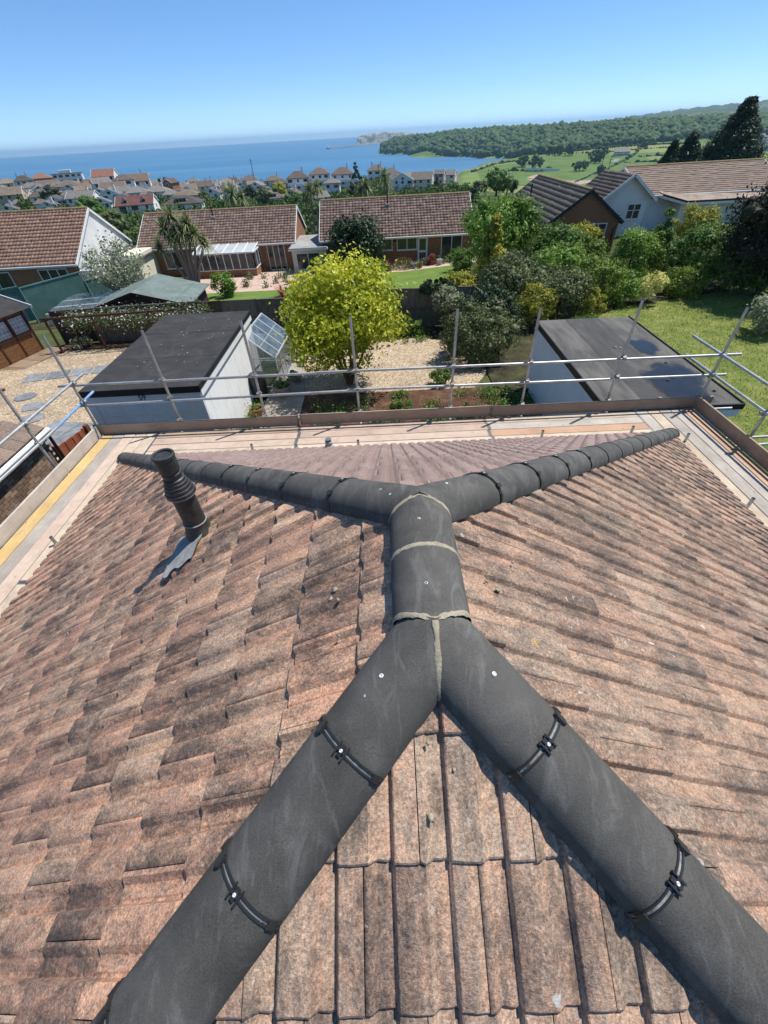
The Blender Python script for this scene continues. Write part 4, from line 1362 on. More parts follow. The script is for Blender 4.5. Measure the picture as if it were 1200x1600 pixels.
# short inner tube stubs poking up at the eave
for x, y in [(-2.56, 6.50), (-0.56, 6.46), (2.86, 6.53), (4.52, 6.53), (5.34, 6.20), (-5.02, 4.25), (5.28, 4.43), (-4.9, 6.12), (-1.0, 6.9)][:8]:
    tube("inner_stub", (x, y, DZ - .4), (x + random.uniform(-.01, .01), y, DZ + random.uniform(.13, .18)))

# ---------------------------------------------------------------- garden surfaces
def sheet(name, poly, mat, dz=0.03, step=1.0, label=None, parent=None):
    """a ground sheet over the terrain: polygon in plan, draped dz above the ground"""
    bm = bmesh.new()
    vs_ = [bm.verts.new((x, y, 0)) for x, y in poly]
    bm.faces.new(vs_)
    bmesh.ops.triangulate(bm, faces=bm.faces[:])
    for axis, no in ((0, Vector((1, 0, 0))), (1, Vector((0, 1, 0)))):
        lo, hi = min(p[axis] for p in poly), max(p[axis] for p in poly)
        t = math.ceil(lo / step) * step
        while t < hi:
            co = Vector((t, 0, 0)) if axis == 0 else Vector((0, t, 0))
            bmesh.ops.bisect_plane(bm, geom=bm.verts[:] + bm.edges[:] + bm.faces[:], plane_co=co, plane_no=no)
            t += step
    for v in bm.verts:
        v.co.z = gz(v.co.x, v.co.y) + dz
    bmesh.ops.recalc_face_normals(bm, faces=bm.faces)
    if sum(f.normal.z for f in bm.faces) < 0:
        bmesh.ops.reverse_faces(bm, faces=bm.faces[:])
    me = bpy.data.meshes.new(name)
    bm.to_mesh(me); bm.free()
    o = link(name, me, mat, parent)
    if parent is None:
        tag(o, kind="structure")
    return o

def gravel_material():
    m, nt, b = new_mat("pea_gravel")
    v = position(nt)
    vo = nt.nodes.new("ShaderNodeTexVoronoi"); vo.inputs["Scale"].default_value = 26
    lk(nt, v, vo.inputs["Vector"])
    sc = nt.nodes.new("ShaderNodeSeparateColor"); lk(nt, vo.outputs["Color"], sc.inputs[0])
    c = ramp(nt, sc.outputs[0], [(0, (0.20, 0.14, 0.085)), (0.4, (0.36, 0.26, 0.16)), (0.75, (0.47, 0.37, 0.25)), (1, (0.62, 0.54, 0.42))])
    c = mixc(nt, 1.0, c, ramp(nt, noise(nt, v, 1.2, 6, 0.7), [(0.3, (0.72,) * 3), (0.7, (1.15,) * 3)]), 'MULTIPLY')
    lk(nt, c, b.inputs["Base Color"]); b.inputs["Roughness"].default_value = 0.9
    bump(nt, b, vo.outputs["Distance"], 0.8, -0.02)
    return m
GRAVEL = gravel_material()
SOIL = pm("garden_soil", [(0.05, 0.025, 0.016), (0.11, 0.055, 0.032), (0.20, 0.11, 0.07)], 3, 0.95, (14, 1.0, 0.06), fine=(40, 0.3))
LAWN = pm("lawn", [(0.11, 0.16, 0.025), (0.19, 0.235, 0.045), (0.32, 0.31, 0.10)], 1.6, 0.9, (60, 0.9, 0.05), fine=(22, 0.35), detail=8)
LAWN2 = pm("bright_lawn", [(0.085, 0.15, 0.02), (0.12, 0.19, 0.03), (0.17, 0.22, 0.045)], 1.2, 0.9, (60, 0.7, 0.03), fine=(20, 0.25))
PAVE = pm("pinkish_paving", [(0.36, 0.25, 0.19), (0.47, 0.34, 0.27), (0.55, 0.43, 0.35)], 2, 0.85, (30, 0.4, 0.01))
SLATE = pm("grey_slate_slab", [(0.11, 0.12, 0.13), (0.19, 0.20, 0.21), (0.28, 0.28, 0.28)], 4, 0.7, (12, 0.5, 0.01), rand=0.3)
CONC = pm("old_concrete", [(0.20, 0.17, 0.14), (0.30, 0.265, 0.22), (0.38, 0.35, 0.30)], 2.2, 0.9, (40, 0.4, 0.01))
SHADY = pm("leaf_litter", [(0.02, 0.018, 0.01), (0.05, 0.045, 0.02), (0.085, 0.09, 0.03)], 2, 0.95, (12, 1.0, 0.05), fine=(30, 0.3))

gar = sheet("gravel_garden", [(-3.6, 13.9), (3.2, 13.9), (4.4, 16.0), (3.55, 18.7), (1.6, 19.8), (-1.5, 19.4), (-3.9, 18.0)], GRAVEL, 0.03)
bed = sheet("flower_bed", [(-4.6, 8.2), (4.75, 8.2), (4.75, 13.2), (3.2, 13.88), (-3.6, 13.88), (-4.6, 13.2)], SOIL, 0.035)
sheet("garden_path", [(-4.05, 8.0), (-3.3, 8.0), (-2.9, 11.0), (-2.95, 13.8), (-3.6, 17.8), (-4.3, 17.8), (-4.3, 13.0)], CONC, 0.06)
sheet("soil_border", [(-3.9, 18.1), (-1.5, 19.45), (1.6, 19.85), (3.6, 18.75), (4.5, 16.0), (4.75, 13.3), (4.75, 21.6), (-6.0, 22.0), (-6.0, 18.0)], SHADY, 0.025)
sheet("left_gravel_yard", [(-30, 8.3), (-8.05, 8.3), (-8.05, 15.8), (-8.2, 20.5), (-16.2, 20.4), (-16.2, 19.6), (-20, 18.5), (-30, 15.5)], GRAVEL, 0.03)
sheet("left_soil_border", [(-16.1, 20.45), (-8.0, 20.5), (-7.9, 21.6), (-16.1, 21.4)], SOIL, 0.06)
sheet("back_lawn", [(7.8, 7.6), (26, 7.6), (26, 27), (9.5, 25.5), (7.9, 18)], LAWN, 0.03)
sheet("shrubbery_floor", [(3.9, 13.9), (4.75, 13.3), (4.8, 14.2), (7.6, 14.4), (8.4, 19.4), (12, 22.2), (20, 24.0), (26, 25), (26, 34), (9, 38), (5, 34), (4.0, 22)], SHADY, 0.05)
sheet("middle_lawn", [(-1.0, 23), (6.6, 22.4), (7.0, 41.5), (-1.5, 41.6), (-2.2, 33)], LAWN2, 0.03)
sheet("patio", [(-18, 36.2), (-7.5, 36.0), (-7.5, 46), (-18, 46)], PAVE, 0.03)
sheet("strip_lawn", [(-15, 33.2), (-6.5, 33.2), (-6.5, 36.0), (-15, 36.15)], LAWN2, 0.035)
sheet("front_terrace", [(-1.5, 41.65), (8.5, 41.3), (8.5, 44.4), (-1.5, 44.4)], PAVE, 0.035)
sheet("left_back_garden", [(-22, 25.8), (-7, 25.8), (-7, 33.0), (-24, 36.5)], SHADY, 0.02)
# grass blades on the lawn to the right (uncountable: one object)
def blades(name, poly_box, n, hgt, mat, seed, mask=None):
    g = np.random.default_rng(seed)
    x = g.uniform(poly_box[0], poly_box[1], n); y = g.uniform(poly_box[2], poly_box[3], n)
    if mask is not None:
        k = mask(x, y); x, y = x[k], y[k]
    n = len(x)
    z = ground(x, y) + 0.02
    a = g.uniform(0, 6.28, n); w = g.uniform(0.008, 0.02, n); h_ = hgt * g.uniform(0.5, 1.5, n)
    le = g.normal(0, 0.5, (n, 2)) * h_[:, None]
    B = np.stack([x, y, z], -1)
    s = np.stack([np.cos(a) * w, np.sin(a) * w, np.zeros(n)], -1)
    V = np.stack([B - s, B + s, B + np.concatenate([le, h_[:, None]], 1)], 1).reshape(-1, 3)
    return tag(link(name, np_mesh(name, V, np.arange(n * 3).reshape(n, 3), g.uniform(0, 1, n)), mat), kind="stuff")
LEAF_GRASS = leaf_mat("grass_blades", [(0.09, 0.13, 0.02), (0.19, 0.23, 0.045), (0.34, 0.32, 0.11)], 0.6, 0.3)
blades("lawn_grass", (7.9, 21, 8.5, 22.5), 26000, 0.075, LEAF_GRASS, 3)
# daisies in the grass
g = np.random.default_rng(5)
nd = 420
dx, dy = g.uniform(9.5, 20, nd), g.uniform(13, 21.5, nd)
V, F = leaf_quads(np.stack([dx, dy, ground(dx, dy) + .1], -1), 0.035, np.tile([0, 0, 1.0], (nd, 1)), 0.2, 1.0, g)
tag(link("lawn_daisies", np_mesh("lawn_daisies", V, F, g.uniform(0, 1, nd)), LEAF_BLOSSOM), kind="stuff")

# ---------------------------------------------------------------- garages
FELT = pm("black_roof_felt", [(0.022, 0.021, 0.022), (0.036, 0.034, 0.034), (0.055, 0.052, 0.05)], 1.8, 0.85, (90, 0.6, 0.008), fine=(35, 0.3), dist=0.8, spec=0.35)
FELT2 = pm("grey_roof_felt", [(0.035, 0.034, 0.032), (0.06, 0.057, 0.053), (0.12, 0.113, 0.10)], 1.1, 0.8, (60, 0.5, 0.008), fine=(25, 0.25), stretch=(3.5, 0.7, 1), spec=0.4, rand=0.25)
GWHITE = pm("garage_white_paint", [(0.68, 0.69, 0.68), (0.80, 0.80, 0.79), (0.86, 0.86, 0.85)], 2.2, 0.75, (30, 0.25, 0.01), stretch=(2, 2, 0.6), fine=(9, 0.08))
GBLUE = pm("garage_pale_blue_paint", [(0.72, 0.755, 0.775), (0.80, 0.825, 0.84)], 1.2, 0.8, (20, 0.25, 0.01), stretch=(2, 2, 0.5), fine=(7, 0.06))
DOORM = pm("garage_door_paint", [(0.60, 0.62, 0.65), (0.68, 0.70, 0.72)], 3, 0.45, spec=0.5)
BITUMEN = pm("black_trim", [(0.012, 0.012, 0.013), (0.02, 0.02, 0.021)], 5, 0.5)

gl = thing("garage", "white garage number 59 with black felt roof and panelled door left of the golden tree", "garage", (-6.22, 9.72, 0.0), 0.6)
zr = 2.27
W2, D2 = 1.52, 5.95
mb = MB()
mb.box(-W2 + .06, W2 - .06, 0.12, D2 - .05, -0.5, zr - .20)
mb.build("wall", GWHITE, gl)
mb = MB(); mb.box(-W2, W2, 0, D2, zr - .10, zr - .02); mb.build("roof", FELT, gl)
for i, (a, b_) in enumerate(((0.0, 2.1), (2.0, 4.1), (4.0, D2))):           # lapped felt sheets across the roof
    MB().box(-W2 - .004, W2 + .004, a - .004, b_ + .004, zr - .021 + .004 * (i + 1), zr - .014 + .005 * (i + 1)).build("felt_sheet", FELT, gl)
MB().box(-W2 - .02, W2 + .02, -.025, -.001, zr - .16, zr + .008).build("drip_edge", BITUMEN, gl)
MB().box(W2 + .001, W2 + .03, -.02, D2, zr - .11, zr + .012).build("drip_edge", BITUMEN, gl)
MB().box(W2 - .058, W2 + .012, .05, D2 - .02, zr - .30, zr - .112).build("bargeboard", WHITE, gl)
MB().box(-W2 + .02, W2 - .02, .02, .118, zr - .34, zr - .102).build("lintel_board", DOORM, gl)
dr = MB().box(-W2 + .22, W2 - .22, .05, .10, -0.1, zr - .345).build("garage_door", DOORM, gl)
MB().box(-W2 + .02, -W2 + .218, .03, .118, -0.2, zr - .345).build("door_post", DOORM, gl)
MB().box(W2 - .218, W2 - .02, .03, .118, -0.2, zr - .345).build("door_post", DOORM, gl)
for c_ in range(4):
    for r_ in range(4):
        x0 = -W2 + .33 + c_ * .61
        z1 = zr - .43 - r_ * .44
        mb = MB()
        vs_ = []
        for inset, dy_ in ((0, .05), (.035, .034), (.06, .046), (.10, .036)):
            vs_ += [(x0 + inset, dy_, z1 - .33 + inset), (x0 + .50 - inset, dy_, z1 - .33 + inset), (x0 + .50 - inset, dy_, z1 - inset), (x0 + inset, dy_, z1 - inset)]
        fs = [(k * 4 + i, k * 4 + (i + 1) % 4, k * 4 + 4 + (i + 1) % 4, k * 4 + 4 + i) for k in range(3) for i in range(4)] + [(12, 13, 14, 15)]
        mb.poly(vs_, fs)
        mb.build("door_panel", DOORM, dr)
def lettering(txt, size, mat, parent, M, depth=0.004, name="lettering"):
    cu = bpy.data.curves.new(name, 'FONT')
    cu.body = txt; cu.size = size; cu.extrude = depth; cu.align_x = 'CENTER'
    tmp = bpy.data.objects.new("tmp", cu); COL.objects.link(tmp)
    bpy.context.view_layer.update()
    me = bpy.data.meshes.new_from_object(tmp.evaluated_get(bpy.context.evaluated_depsgraph_get()))
    bpy.data.objects.remove(tmp)
    me.name = name
    me.transform(M)
    return link(name, me, mat, parent)
lettering("59", 0.20, BITUMEN, gl, Matrix.Translation((0.0, .012, zr - .31)) @ Matrix.Rotation(math.pi / 2, 4, 'X'), name="house_number")
# three small stones lying on the felt are left as felt blemishes: bright flecks
V, F = leaf_quads(np.stack([rng.uniform(-.6, 1.2, 40), rng.uniform(1, 5.6, 40), np.full(40, zr + .012)], -1), 0.03, np.tile([0, 0, 1.0], (40, 1)), 0.1, 0.8)
tag(link("felt_flecks", np_mesh("felt_flecks", V, F, rng.uniform(0, 1, 40)), LEAF_BLOSSOM, gl), kind="stuff")

gr = thing("garage", "pale blue garage with grey felt roof and a rain puddle beside the right lawn", "garage", (6.28, 8.05, -0.1), -1.2)
zr2, W3, D3 = 2.17, 1.46, 5.75
MB().box(-W3 + .07, W3 - .07, 0.1, D3 - .06, -0.5, zr2 - .16).build("wall", GBLUE, gr)
MB().box(-W3, W3, 0, D3, zr2 - .10, zr2 - .02).build("roof", FELT2, gr)
for i, (a, b_) in enumerate(((-W3, -.46), (-.55, .5), (.42, W3))):
    MB().box(a, b_, -.004, D3 + .004, zr2 - .019 + .004 * (i % 2), zr2 - .012 + .006 * (i % 2)).build("felt_strip", FELT2, gr)
for x0, x1 in ((-W3 - .03, -W3 - .001), (W3 + .001, W3 + .03)):
    MB().box(x0, x1, -.02, D3 + .02, zr2 - .15, zr2 + .02).build("drip_edge", BITUMEN, gr)
MB().box(-W3 - .03, W3 + .03, -.05, -.006, zr2 - .12, zr2 + .006).build("drip_edge", BITUMEN, gr)
MB().box(-W3, W3, -.03, .09, zr2 - .30, zr2 - .125).build("fascia", GBLUE, gr)
MB().box(-W3 - .004, -W3 + .066, .05, D3 - .02, zr2 - .26, zr2 - .155).build("bargeboard", GBLUE, gr)
wm, nt_, b_ = new_mat("puddle_water")
b_.inputs["Roughness"].default_value = 0.03
b_.inputs["IOR"].default_value = 1.33
lk(nt_, ramp(nt_, noise(nt_, position(nt_), 1.5, 4), [(0.3, (0.012, 0.014, 0.016)), (0.7, (0.03, 0.03, 0.03))]), b_.inputs["Base Color"])
b_.inputs["Specular IOR Level"].default_value = 0.8
al = attr(nt_, "wet")
fade = mathn(nt_, 'ADD', al, mathn(nt_, 'MULTIPLY', mathn(nt_, 'SUBTRACT', noise(nt_, position(nt_), 5.0, 6, 0.7), 0.5), 0.9))
lk(nt_, ramp(nt_, fade, [(0.48, (0, 0, 0)), (0.85, (.9, .9, .9))]), b_.inputs["Alpha"])
def puddle(cx, cy, rx, ry, seed):
    """thin sheet of rain water that dries out towards its ragged edge"""
    g = random.Random(seed)
    ph = [g.uniform(0, 6.28) for _ in range(5)]
    n, rings = 48, 10
    pts, wet, fs = [(cx, cy, zr2 - .0005)], [1.0], []
    for r_ in range(1, rings + 1):
        for k in range(n):
            a = 2 * math.pi * k / n
            s = (1 + .16 * math.sin(2 * a + ph[0]) + .10 * math.sin(3 * a + ph[1]) + .07 * math.sin(5 * a + ph[2])) * r_ / rings
            pts.append((min(max(cx + rx * s * math.cos(a), -W3 + .03), W3 - .02), max(cy + ry * s * math.sin(a), .02), zr2 - .0005))
            wet.append(1.25 * (1 - (r_ / rings) ** 1.6))
    fs = [(0, 1 + k, 1 + (k + 1) % n) for k in range(n)]
    for r_ in range(rings - 1):
        for k in range(n):
            a, b2 = 1 + r_ * n + k, 1 + r_ * n + (k + 1) % n
            fs.append((a, a + n, b2 + n, b2))
    me = MB().poly(pts, fs).mesh("rain_puddle")
    at_ = me.attributes.new("wet", 'FLOAT', 'POINT'); at_.data.foreach_set("value", wet)
    return link("rain_puddle", me, wm, gr)
puddle(.62, 1.15, 1.0, 1.6, 2); puddle(.85, 3.3, .42, 1.0, 4)
for i, (x, y) in enumerate([(-.15, .35), (.45, 1.2), (.62, 1.32), (.9, 2.2), (.05, 3.3), (.17, 3.26), (1.2, .6)]):
    P, T = ico(1)
    o = link("roof_debris", np_mesh("roof_debris", P * np.random.default_rng(i).uniform(.6, 1.3, (len(P), 1)) * np.array([.05, .035, .02]), T), MORTAR if i in (0, 4, 5) else BARK, gr)
    o.location = (x, y, zr2 + .008)
# ---------------------------------------------------------------- greenhouse
ALU = pm("aluminium_frame", [(0.55, 0.56, 0.56), (0.70, 0.70, 0.70)], 4, 0.4, metallic=0.5)
GLASS = glass_mat("greenhouse_glass", (0.10, 0.14, 0.18), 0.05, 0.42)
gh = thing("greenhouse", "small aluminium greenhouse with glass roof behind the white garage", "greenhouse", (-4.95, 14.9, gz(-4.9, 16)), -3)
gx, gd, eh, rh = 0.95, 2.5, 1.15, 1.95
fr = MB()
def bar(p, q, w=.035): fr.beam(p, q, w, w)
for y in np.linspace(0, gd, 5):
    for sx in (-1, 1):
        bar((sx * gx, y, 0), (sx * gx, y, eh)); bar((sx * gx, y, eh), (0, y, rh))
for sx in (-1, 1):
    bar((sx * gx, 0, eh), (sx * gx, gd, eh), .05); bar((sx * gx, 0, .03), (sx * gx, gd, .03), .06)
    bar((sx * gx * .5, 0, (eh + rh) / 2), (sx * gx * .5, gd, (eh + rh) / 2), .025)
bar((0, 0, rh), (0, gd, rh), .06)
for y in (0, gd):
    bar((-gx, y, eh), (gx, y, eh)); bar((-gx, y, .03), (gx, y, .03), .06)
    for x in (-.35, .35): bar((x, y, 0), (x, y, rh - abs(x) / gx * (rh - eh)))
fr.build("frame", ALU, gh)
ys = np.linspace(0, gd, 5)
for a, b_ in zip(ys[:-1], ys[1:]):
    for sx in (-1, 1):
        MB().poly([(sx * gx, a, .06), (sx * gx, b_, .06), (sx * gx, b_, eh), (sx * gx, a, eh)], [(0, 1, 2, 3)]).build("pane", GLASS, gh)
        for f0, f1 in ((0, .5), (.5, 1)):
            MB().poly([(sx * gx * (1 - f), y, eh + (rh - eh) * f + .01) for f, y in ((f0, a), (f0, b_), (f1, b_), (f1, a))], [(0, 1, 2, 3)]).build("pane", GLASS, gh)
for y in (0, gd):
    MB().poly([(-gx, y, .06), (gx, y, .06), (gx, y, eh), (0, y, rh), (-gx, y, eh)], [(0, 1, 2, 3, 4)]).build("pane", GLASS, gh)
# ---------------------------------------------------------------- fences
FENCE = pm("weathered_fence_board", [(0.10, 0.085, 0.065), (0.17, 0.145, 0.11), (0.25, 0.22, 0.17)], 3, 0.9, stretch=(6, 6, 0.8), fine=(14, 0.25), rand=0.2)
FENCED = pm("dark_fence_board", [(0.05, 0.035, 0.025), (0.09, 0.06, 0.04), (0.14, 0.10, 0.07)], 3, 0.9, stretch=(6, 6, 0.8), fine=(14, 0.25), rand=0.2)
REDW = pm("red_cedar_board", [(0.20, 0.055, 0.025), (0.30, 0.085, 0.04), (0.38, 0.13, 0.06)], 4, 0.7, stretch=(6, 6, 0.8), fine=(20, 0.3), rand=0.35)
def fence(name, label, p, q, hgt, mat, board_w=.13, horiz=False, panel=1.83, single=False, cap=True):
    p, q = Vector((*p, 0)), Vector((*q, 0))
    L = (q - p).length; d = (q - p).normalized(); s = Vector((-d.y, d.x, 0))
    z0 = gz(p.x, p.y)
    t = thing(name, label, "fence", (p.x, p.y, z0))
    n = max(1, round(L / panel))
    for i in range(n + 1):
        c = d * (L * i / n); z = gz(p.x + c.x, p.y + c.y) - z0
        MB().beam(c + Vector((0, 0, z - .4)), c + Vector((0, 0, z + hgt + .06)), .10, .10, s).build("post", mat, t)
    for i in range(n):
        a, b_ = L * i / n + .05, L * (i + 1) / n - .05
        za = gz(*(p + d * ((a + b_) / 2)).xy) - z0
        mb = MB()
        if horiz:
            k = int(hgt / board_w)
            for j in range(k):
                z = za + .04 + j * board_w
                mb.beam(d * a + s * (.012 * (j % 2)) + Vector((0, 0, z + board_w / 2)), d * b_ + s * (.012 * (j % 2)) + Vector((0, 0, z + board_w / 2)), .018, board_w * 1.06, (0, 0, 1))
        else:
            k = max(1, int((b_ - a) / board_w))
            bwid = (b_ - a) / k
            for j in range(k):
                c = d * (a + (j + .5) * bwid) + s * (.014 * (j % 2))
                if single:
                    MB().beam(c + Vector((0, 0, za + .03)), c + Vector((0, 0, za + hgt + random.uniform(-.01, .01))), bwid * 1.02, .016, s).build("board", mat, t)
                else:
                    mb.beam(c + Vector((0, 0, za + .03)), c + Vector((0, 0, za + hgt + random.uniform(-.012, .012))), bwid * 1.1, .016, s)
        if mb.v:
            tag(mb.build("board_panel", mat, t), kind="stuff")
        if cap:
            MB().beam(d * a + Vector((0, 0, za + hgt + .02)), d * b_ + Vector((0, 0, za + hgt + .02)), .06, .035).build("cap_rail", mat, t)
        MB().beam(d * a - s * .035 + Vector((0, 0, za + hgt * .5)), d * b_ - s * .035 + Vector((0, 0, za + hgt * .5)), .04, .07).build("arris_rail", mat, t)
    return t
fence("garden_fence", "weathered close-board fence at the back of the gravel garden below the bright lawn", (-0.9, 21.9), (4.3, 21.2), 1.75, FENCE)
fence("garden_fence", "grey close-board fence running behind the greenhouse", (-8.1, 22.2), (-0.9, 22.0), 1.55, FENCE)
fence("garden_fence", "dark shaded fence turning back along the big shrubs on the right", (4.35, 21.15), (4.9, 18.2), 1.7, FENCE)
fence("garden_fence", "dark timber fence of horizontal boards behind the flowering climber", (-16.3, 21.6), (-8.1, 22.2), 1.55, FENCED, .15, True)
fence("garden_fence", "grey weathered horizontal board panel under the climber", (-14.4, 21.42), (-10.6, 21.5), 1.45, FENCE, .15, True, 1.9)
fence("yard_fence", "red-brown vertical board fence beside the scaffold corner", (-8.02, 8.42), (-7.82, 9.42), 1.5, REDW, .105, False, 1.2, single=True, cap=False)
def metal_fence():
    GREEN = pm("green_coated_steel", [(0.075, 0.165, 0.145), (0.10, 0.20, 0.175), (0.13, 0.235, 0.21)], 2, 0.5, fine=(10, 0.1))
    t = thing("metal_fence", "blue-green ribbed metal panel fence stepping up behind the left summerhouse", "fence", (-24.5, 25.6, gz(-24, 26)))
    steps = [((0, 0), (2.4, 2.3), 1.9, 0), ((2.4, 2.3), (4.2, 6.0), 1.95, -.15), ((4.2, 6.0), (5.6, 9.4), 1.7, -.45)]
    for (a, b_, hh, dz) in steps:
        a, b_ = Vector((*a, dz)), Vector((*b_, dz))
        d = (b_ - a).normalized(); s = Vector((-d.y, d.x, 0)); L = (b_ - a).length
        vs_, fs = [], []
        n = int(L / .11)
        for i in range(n + 1):
            for u_, o_ in ((0, 0), (.55, 0), (.62, .022), (.93, .022)):
                c = a + d * min(L, (i + u_) * L / (n + 1)) + s * o_
                vs_ += [c, c + Vector((0, 0, hh))]
        k = len(vs_) // 2
        MB().poly(vs_, [(2 * i, 2 * i + 2, 2 * i + 3, 2 * i + 1) for i in range(k - 1)]).build("ribbed_panel", GREEN, t)
        MB().beam(a + Vector((0, 0, hh + .02)), b_ + Vector((0, 0, hh + .02)), .08, .06).build("cap_rail", GREEN, t)
        MB().beam(a - Vector((0, 0, .3)), a + Vector((0, 0, hh + .05)), .09, .09).build("post", GREEN, t)
    MB().beam(b_ - Vector((0, 0, .3)), b_ + Vector((0, 0, 1.75)), .09, .09).build("post", GREEN, t)
metal_fence()
# ---------------------------------------------------------------- sheds
PURPLE = pm("dark_purple_stain", [(0.03, 0.012, 0.022), (0.05, 0.022, 0.036)], 3, 0.7, stretch=(1, 1, 7))
GREENF = pm("green_mineral_felt", [(0.10, 0.135, 0.125), (0.14, 0.18, 0.165), (0.19, 0.23, 0.21)], 1.3, 0.9, (80, 0.4, 0.006), fine=(30, 0.15))
sh = thing("garden_shed", "dark purple garden shed with shallow green felt roof behind the climber", "shed", (-14.35, 26.0, gz(-14.3, 27)), 3.0)
base = 0.64 - gz(-14.3, 27)                    # apex height above its ground
hw, dep, ev = 3.05, 4.3, base - .80
mb = MB()
mb.poly([(-2.8, .15, -.3), (2.8, .15, -.3), (2.8, .15, ev), (0, .15, base - .08), (-2.8, .15, ev), (-2.8, dep - .1, -.3), (2.8, dep - .1, -.3), (2.8, dep - .1, ev), (0, dep - .1, base - .08), (-2.8, dep - .1, ev)],
        [(0, 1, 2, 3, 4), (9, 8, 7, 6, 5), (1, 6, 7, 2), (0, 4, 9, 5)])
mb.build("wall", PURPLE, sh)
for sx in (-1, 1):
    vs_ = []
    for y in (-.12, dep + .1):
        vs_ += [(0, y, base), (sx * hw, y, ev - .02), (sx * hw, y, ev - .08), (0, y, base - .06)]
    MB().poly(vs_, [(0, 1, 5, 4), (3, 7, 6, 2), (1, 2, 6, 5), (0, 3, 2, 1), (4, 5, 6, 7)]).build("roof_slope", GREENF, sh)
    for k in range(2):                       # felt laps
        f0 = .36 * (k + 1)
        p = [(sx * hw * f, y, base + (ev - base) * f + .004) for f, y in ((f0 - .012, -.125), (f0 + .012, -.125), (f0 + .012, dep + .105), (f0 - .012, dep + .105))]
        MB().poly(p, [(0, 1, 2, 3)]).build("felt_lap", GREENF, sh)
    MB().beam((0, -.14, base - .03), (sx * hw, -.14, ev - .05), .03, .12).build("bargeboard", PURPLE, sh)
for k in range(int((ev + .2) / .16)):
    MB().box(-2.81, 2.81, .12, .149, -.2 + k * .16, -.2 + k * .16 + .15).build("cladding_board", PURPLE, sh)
# summerhouse at the left edge
TIM = pm("brown_stained_timber", [(0.10, 0.045, 0.018), (0.18, 0.085, 0.035), (0.27, 0.145, 0.065)], 3, 0.6, stretch=(3, 3, 9), fine=(16, 0.2))
TIMD = pm("dark_brown_timber", [(0.05, 0.022, 0.012), (0.09, 0.04, 0.022)], 3, 0.6)
su = thing("summerhouse", "brown timber summerhouse with leaded windows at the left edge of the gravel yard", "summerhouse", (-16.75, 20.5, gz(-16.7, 20)), 0)
hS = 2.0
# front runs from its right corner (0,0) towards (-0.6,-6)
fd = Vector((-0.25, -1.0, 0)).normalized(); bk = Vector((-1.0, 0.25, 0)).normalized()
Mf = Matrix(((fd.x, bk.x, 0, 0), (fd.y, bk.y, 0, 0), (0, 0, 1, 0), (0, 0, 0, 1)))
for k in range(int(hS / .15)):
    if k * .15 < 1.0 or k * .15 > 1.75:
        MB().box(0, 4.6, 0, .03, k * .15, k * .15 + .142, Mf).build("cladding_board", TIM, su)
MB().box(.01, 4.6, .04, 2.6, 0, hS, Mf).build("wall", TIMD, su)
for k in range(6):
    MB().box(k * .9 - .03, k * .9 + .05, -.03, .035, 0, hS, Mf).build("corner_post", TIMD, su)
LEADED = glass_mat("leaded_window_glass", (0.18, 0.22, 0.25), 0.15)
for k in range(5):
    w = MB().box(k * .9 + .12, k * .9 + .82, -.012, .02, 1.08, 1.74, Mf).build("window", LEADED, su)
    mb = MB()
    for j in range(1, 4):
        mb.box(k * .9 + .12 + j * .175 - .006, k * .9 + .12 + j * .175 + .006, -.02, -.011, 1.08, 1.74, Mf)
    for j in range(1, 4):
        mb.box(k * .9 + .12, k * .9 + .82, -.0195, -.0115, 1.08 + j * .165 - .006, 1.08 + j * .165 + .006, Mf)
    mb.build("glazing_bar", WHITE, w)
mb = MB(); mb.poly([Mf @ Vector(p) for p in ((-.25, -.45, hS), (4.8, -.45, hS), (4.8, 1.5, hS + .55), (-.25, 1.5, hS + .55), (-.25, 3.0, hS), (4.8, 3.0, hS))], [(0, 1, 2, 3), (3, 2, 5, 4)])
mb.build("roof", FELT, su)
MB().beam(Mf @ Vector((-.27, -.46, hS)), Mf @ Vector((-.27, 1.5, hS + .54)), .03, .14).build("bargeboard", WHITE, su)
MB().beam(Mf @ Vector((-.27, 1.5, hS + .54)), Mf @ Vector((-.27, 3.0, hS)), .03, .14).build("bargeboard", TIMD, su)
for k in range(7):
    MB().box(-.3 + k * .8, .48 + k * .8, -1.15, -.05, .06, .12, Mf).build("deck_board", wood_mat("weathered_decking", [(0.14, 0.09, 0.06), (0.22, 0.15, 0.10), (0.30, 0.22, 0.16)]) if "weathered_decking" not in MATS else MATS["weathered_decking"], su)
# slate slabs let into the gravel, as pieces of the yard
yard = bpy.data.objects["left_gravel_yard"]
def slab(x, y, sx, sy, rz, rnd=False):
    n = 14 if rnd else 4
    g = random.Random(int(x * 100))
    if rnd:
        pts = [(math.cos(2 * math.pi * k / n) * sx * g.uniform(.88, 1.08), math.sin(2 * math.pi * k / n) * sy * g.uniform(.88, 1.08)) for k in range(n)]
    else:
        pts = [(-sx, -sy), (sx, -sy), (sx, sy), (-sx, sy)]
    vs_ = [(a, b_, 0) for a, b_ in pts] + [(a * .985, b_ * .985, .03) for a, b_ in pts]
    o = MB().poly(vs_, [tuple(range(n, 2 * n))] + [(i, (i + 1) % n, n + (i + 1) % n, n + i) for i in range(n)]).build("slab", SLATE, yard)
    o.location = (x, y, gz(x, y) + .035); o.rotation_euler = (0, 0, math.radians(rz))
for i in range(4):
    slab(-14.9 + i * .86, 16.9 + i * .22, .40, .42, 14)
for x, y in ((-14.0, 14.9), (-13.1, 14.0), (-12.5, 13.0), (-12.2, 12.1)):
    slab(x, y, .42, .36, 0, True)
for i in range(6):
    for j in range(3):
        slab(-11.3 + i * .52 - j * .1, 12.35 - j * .66 - i * .1, .25, .32, -12)
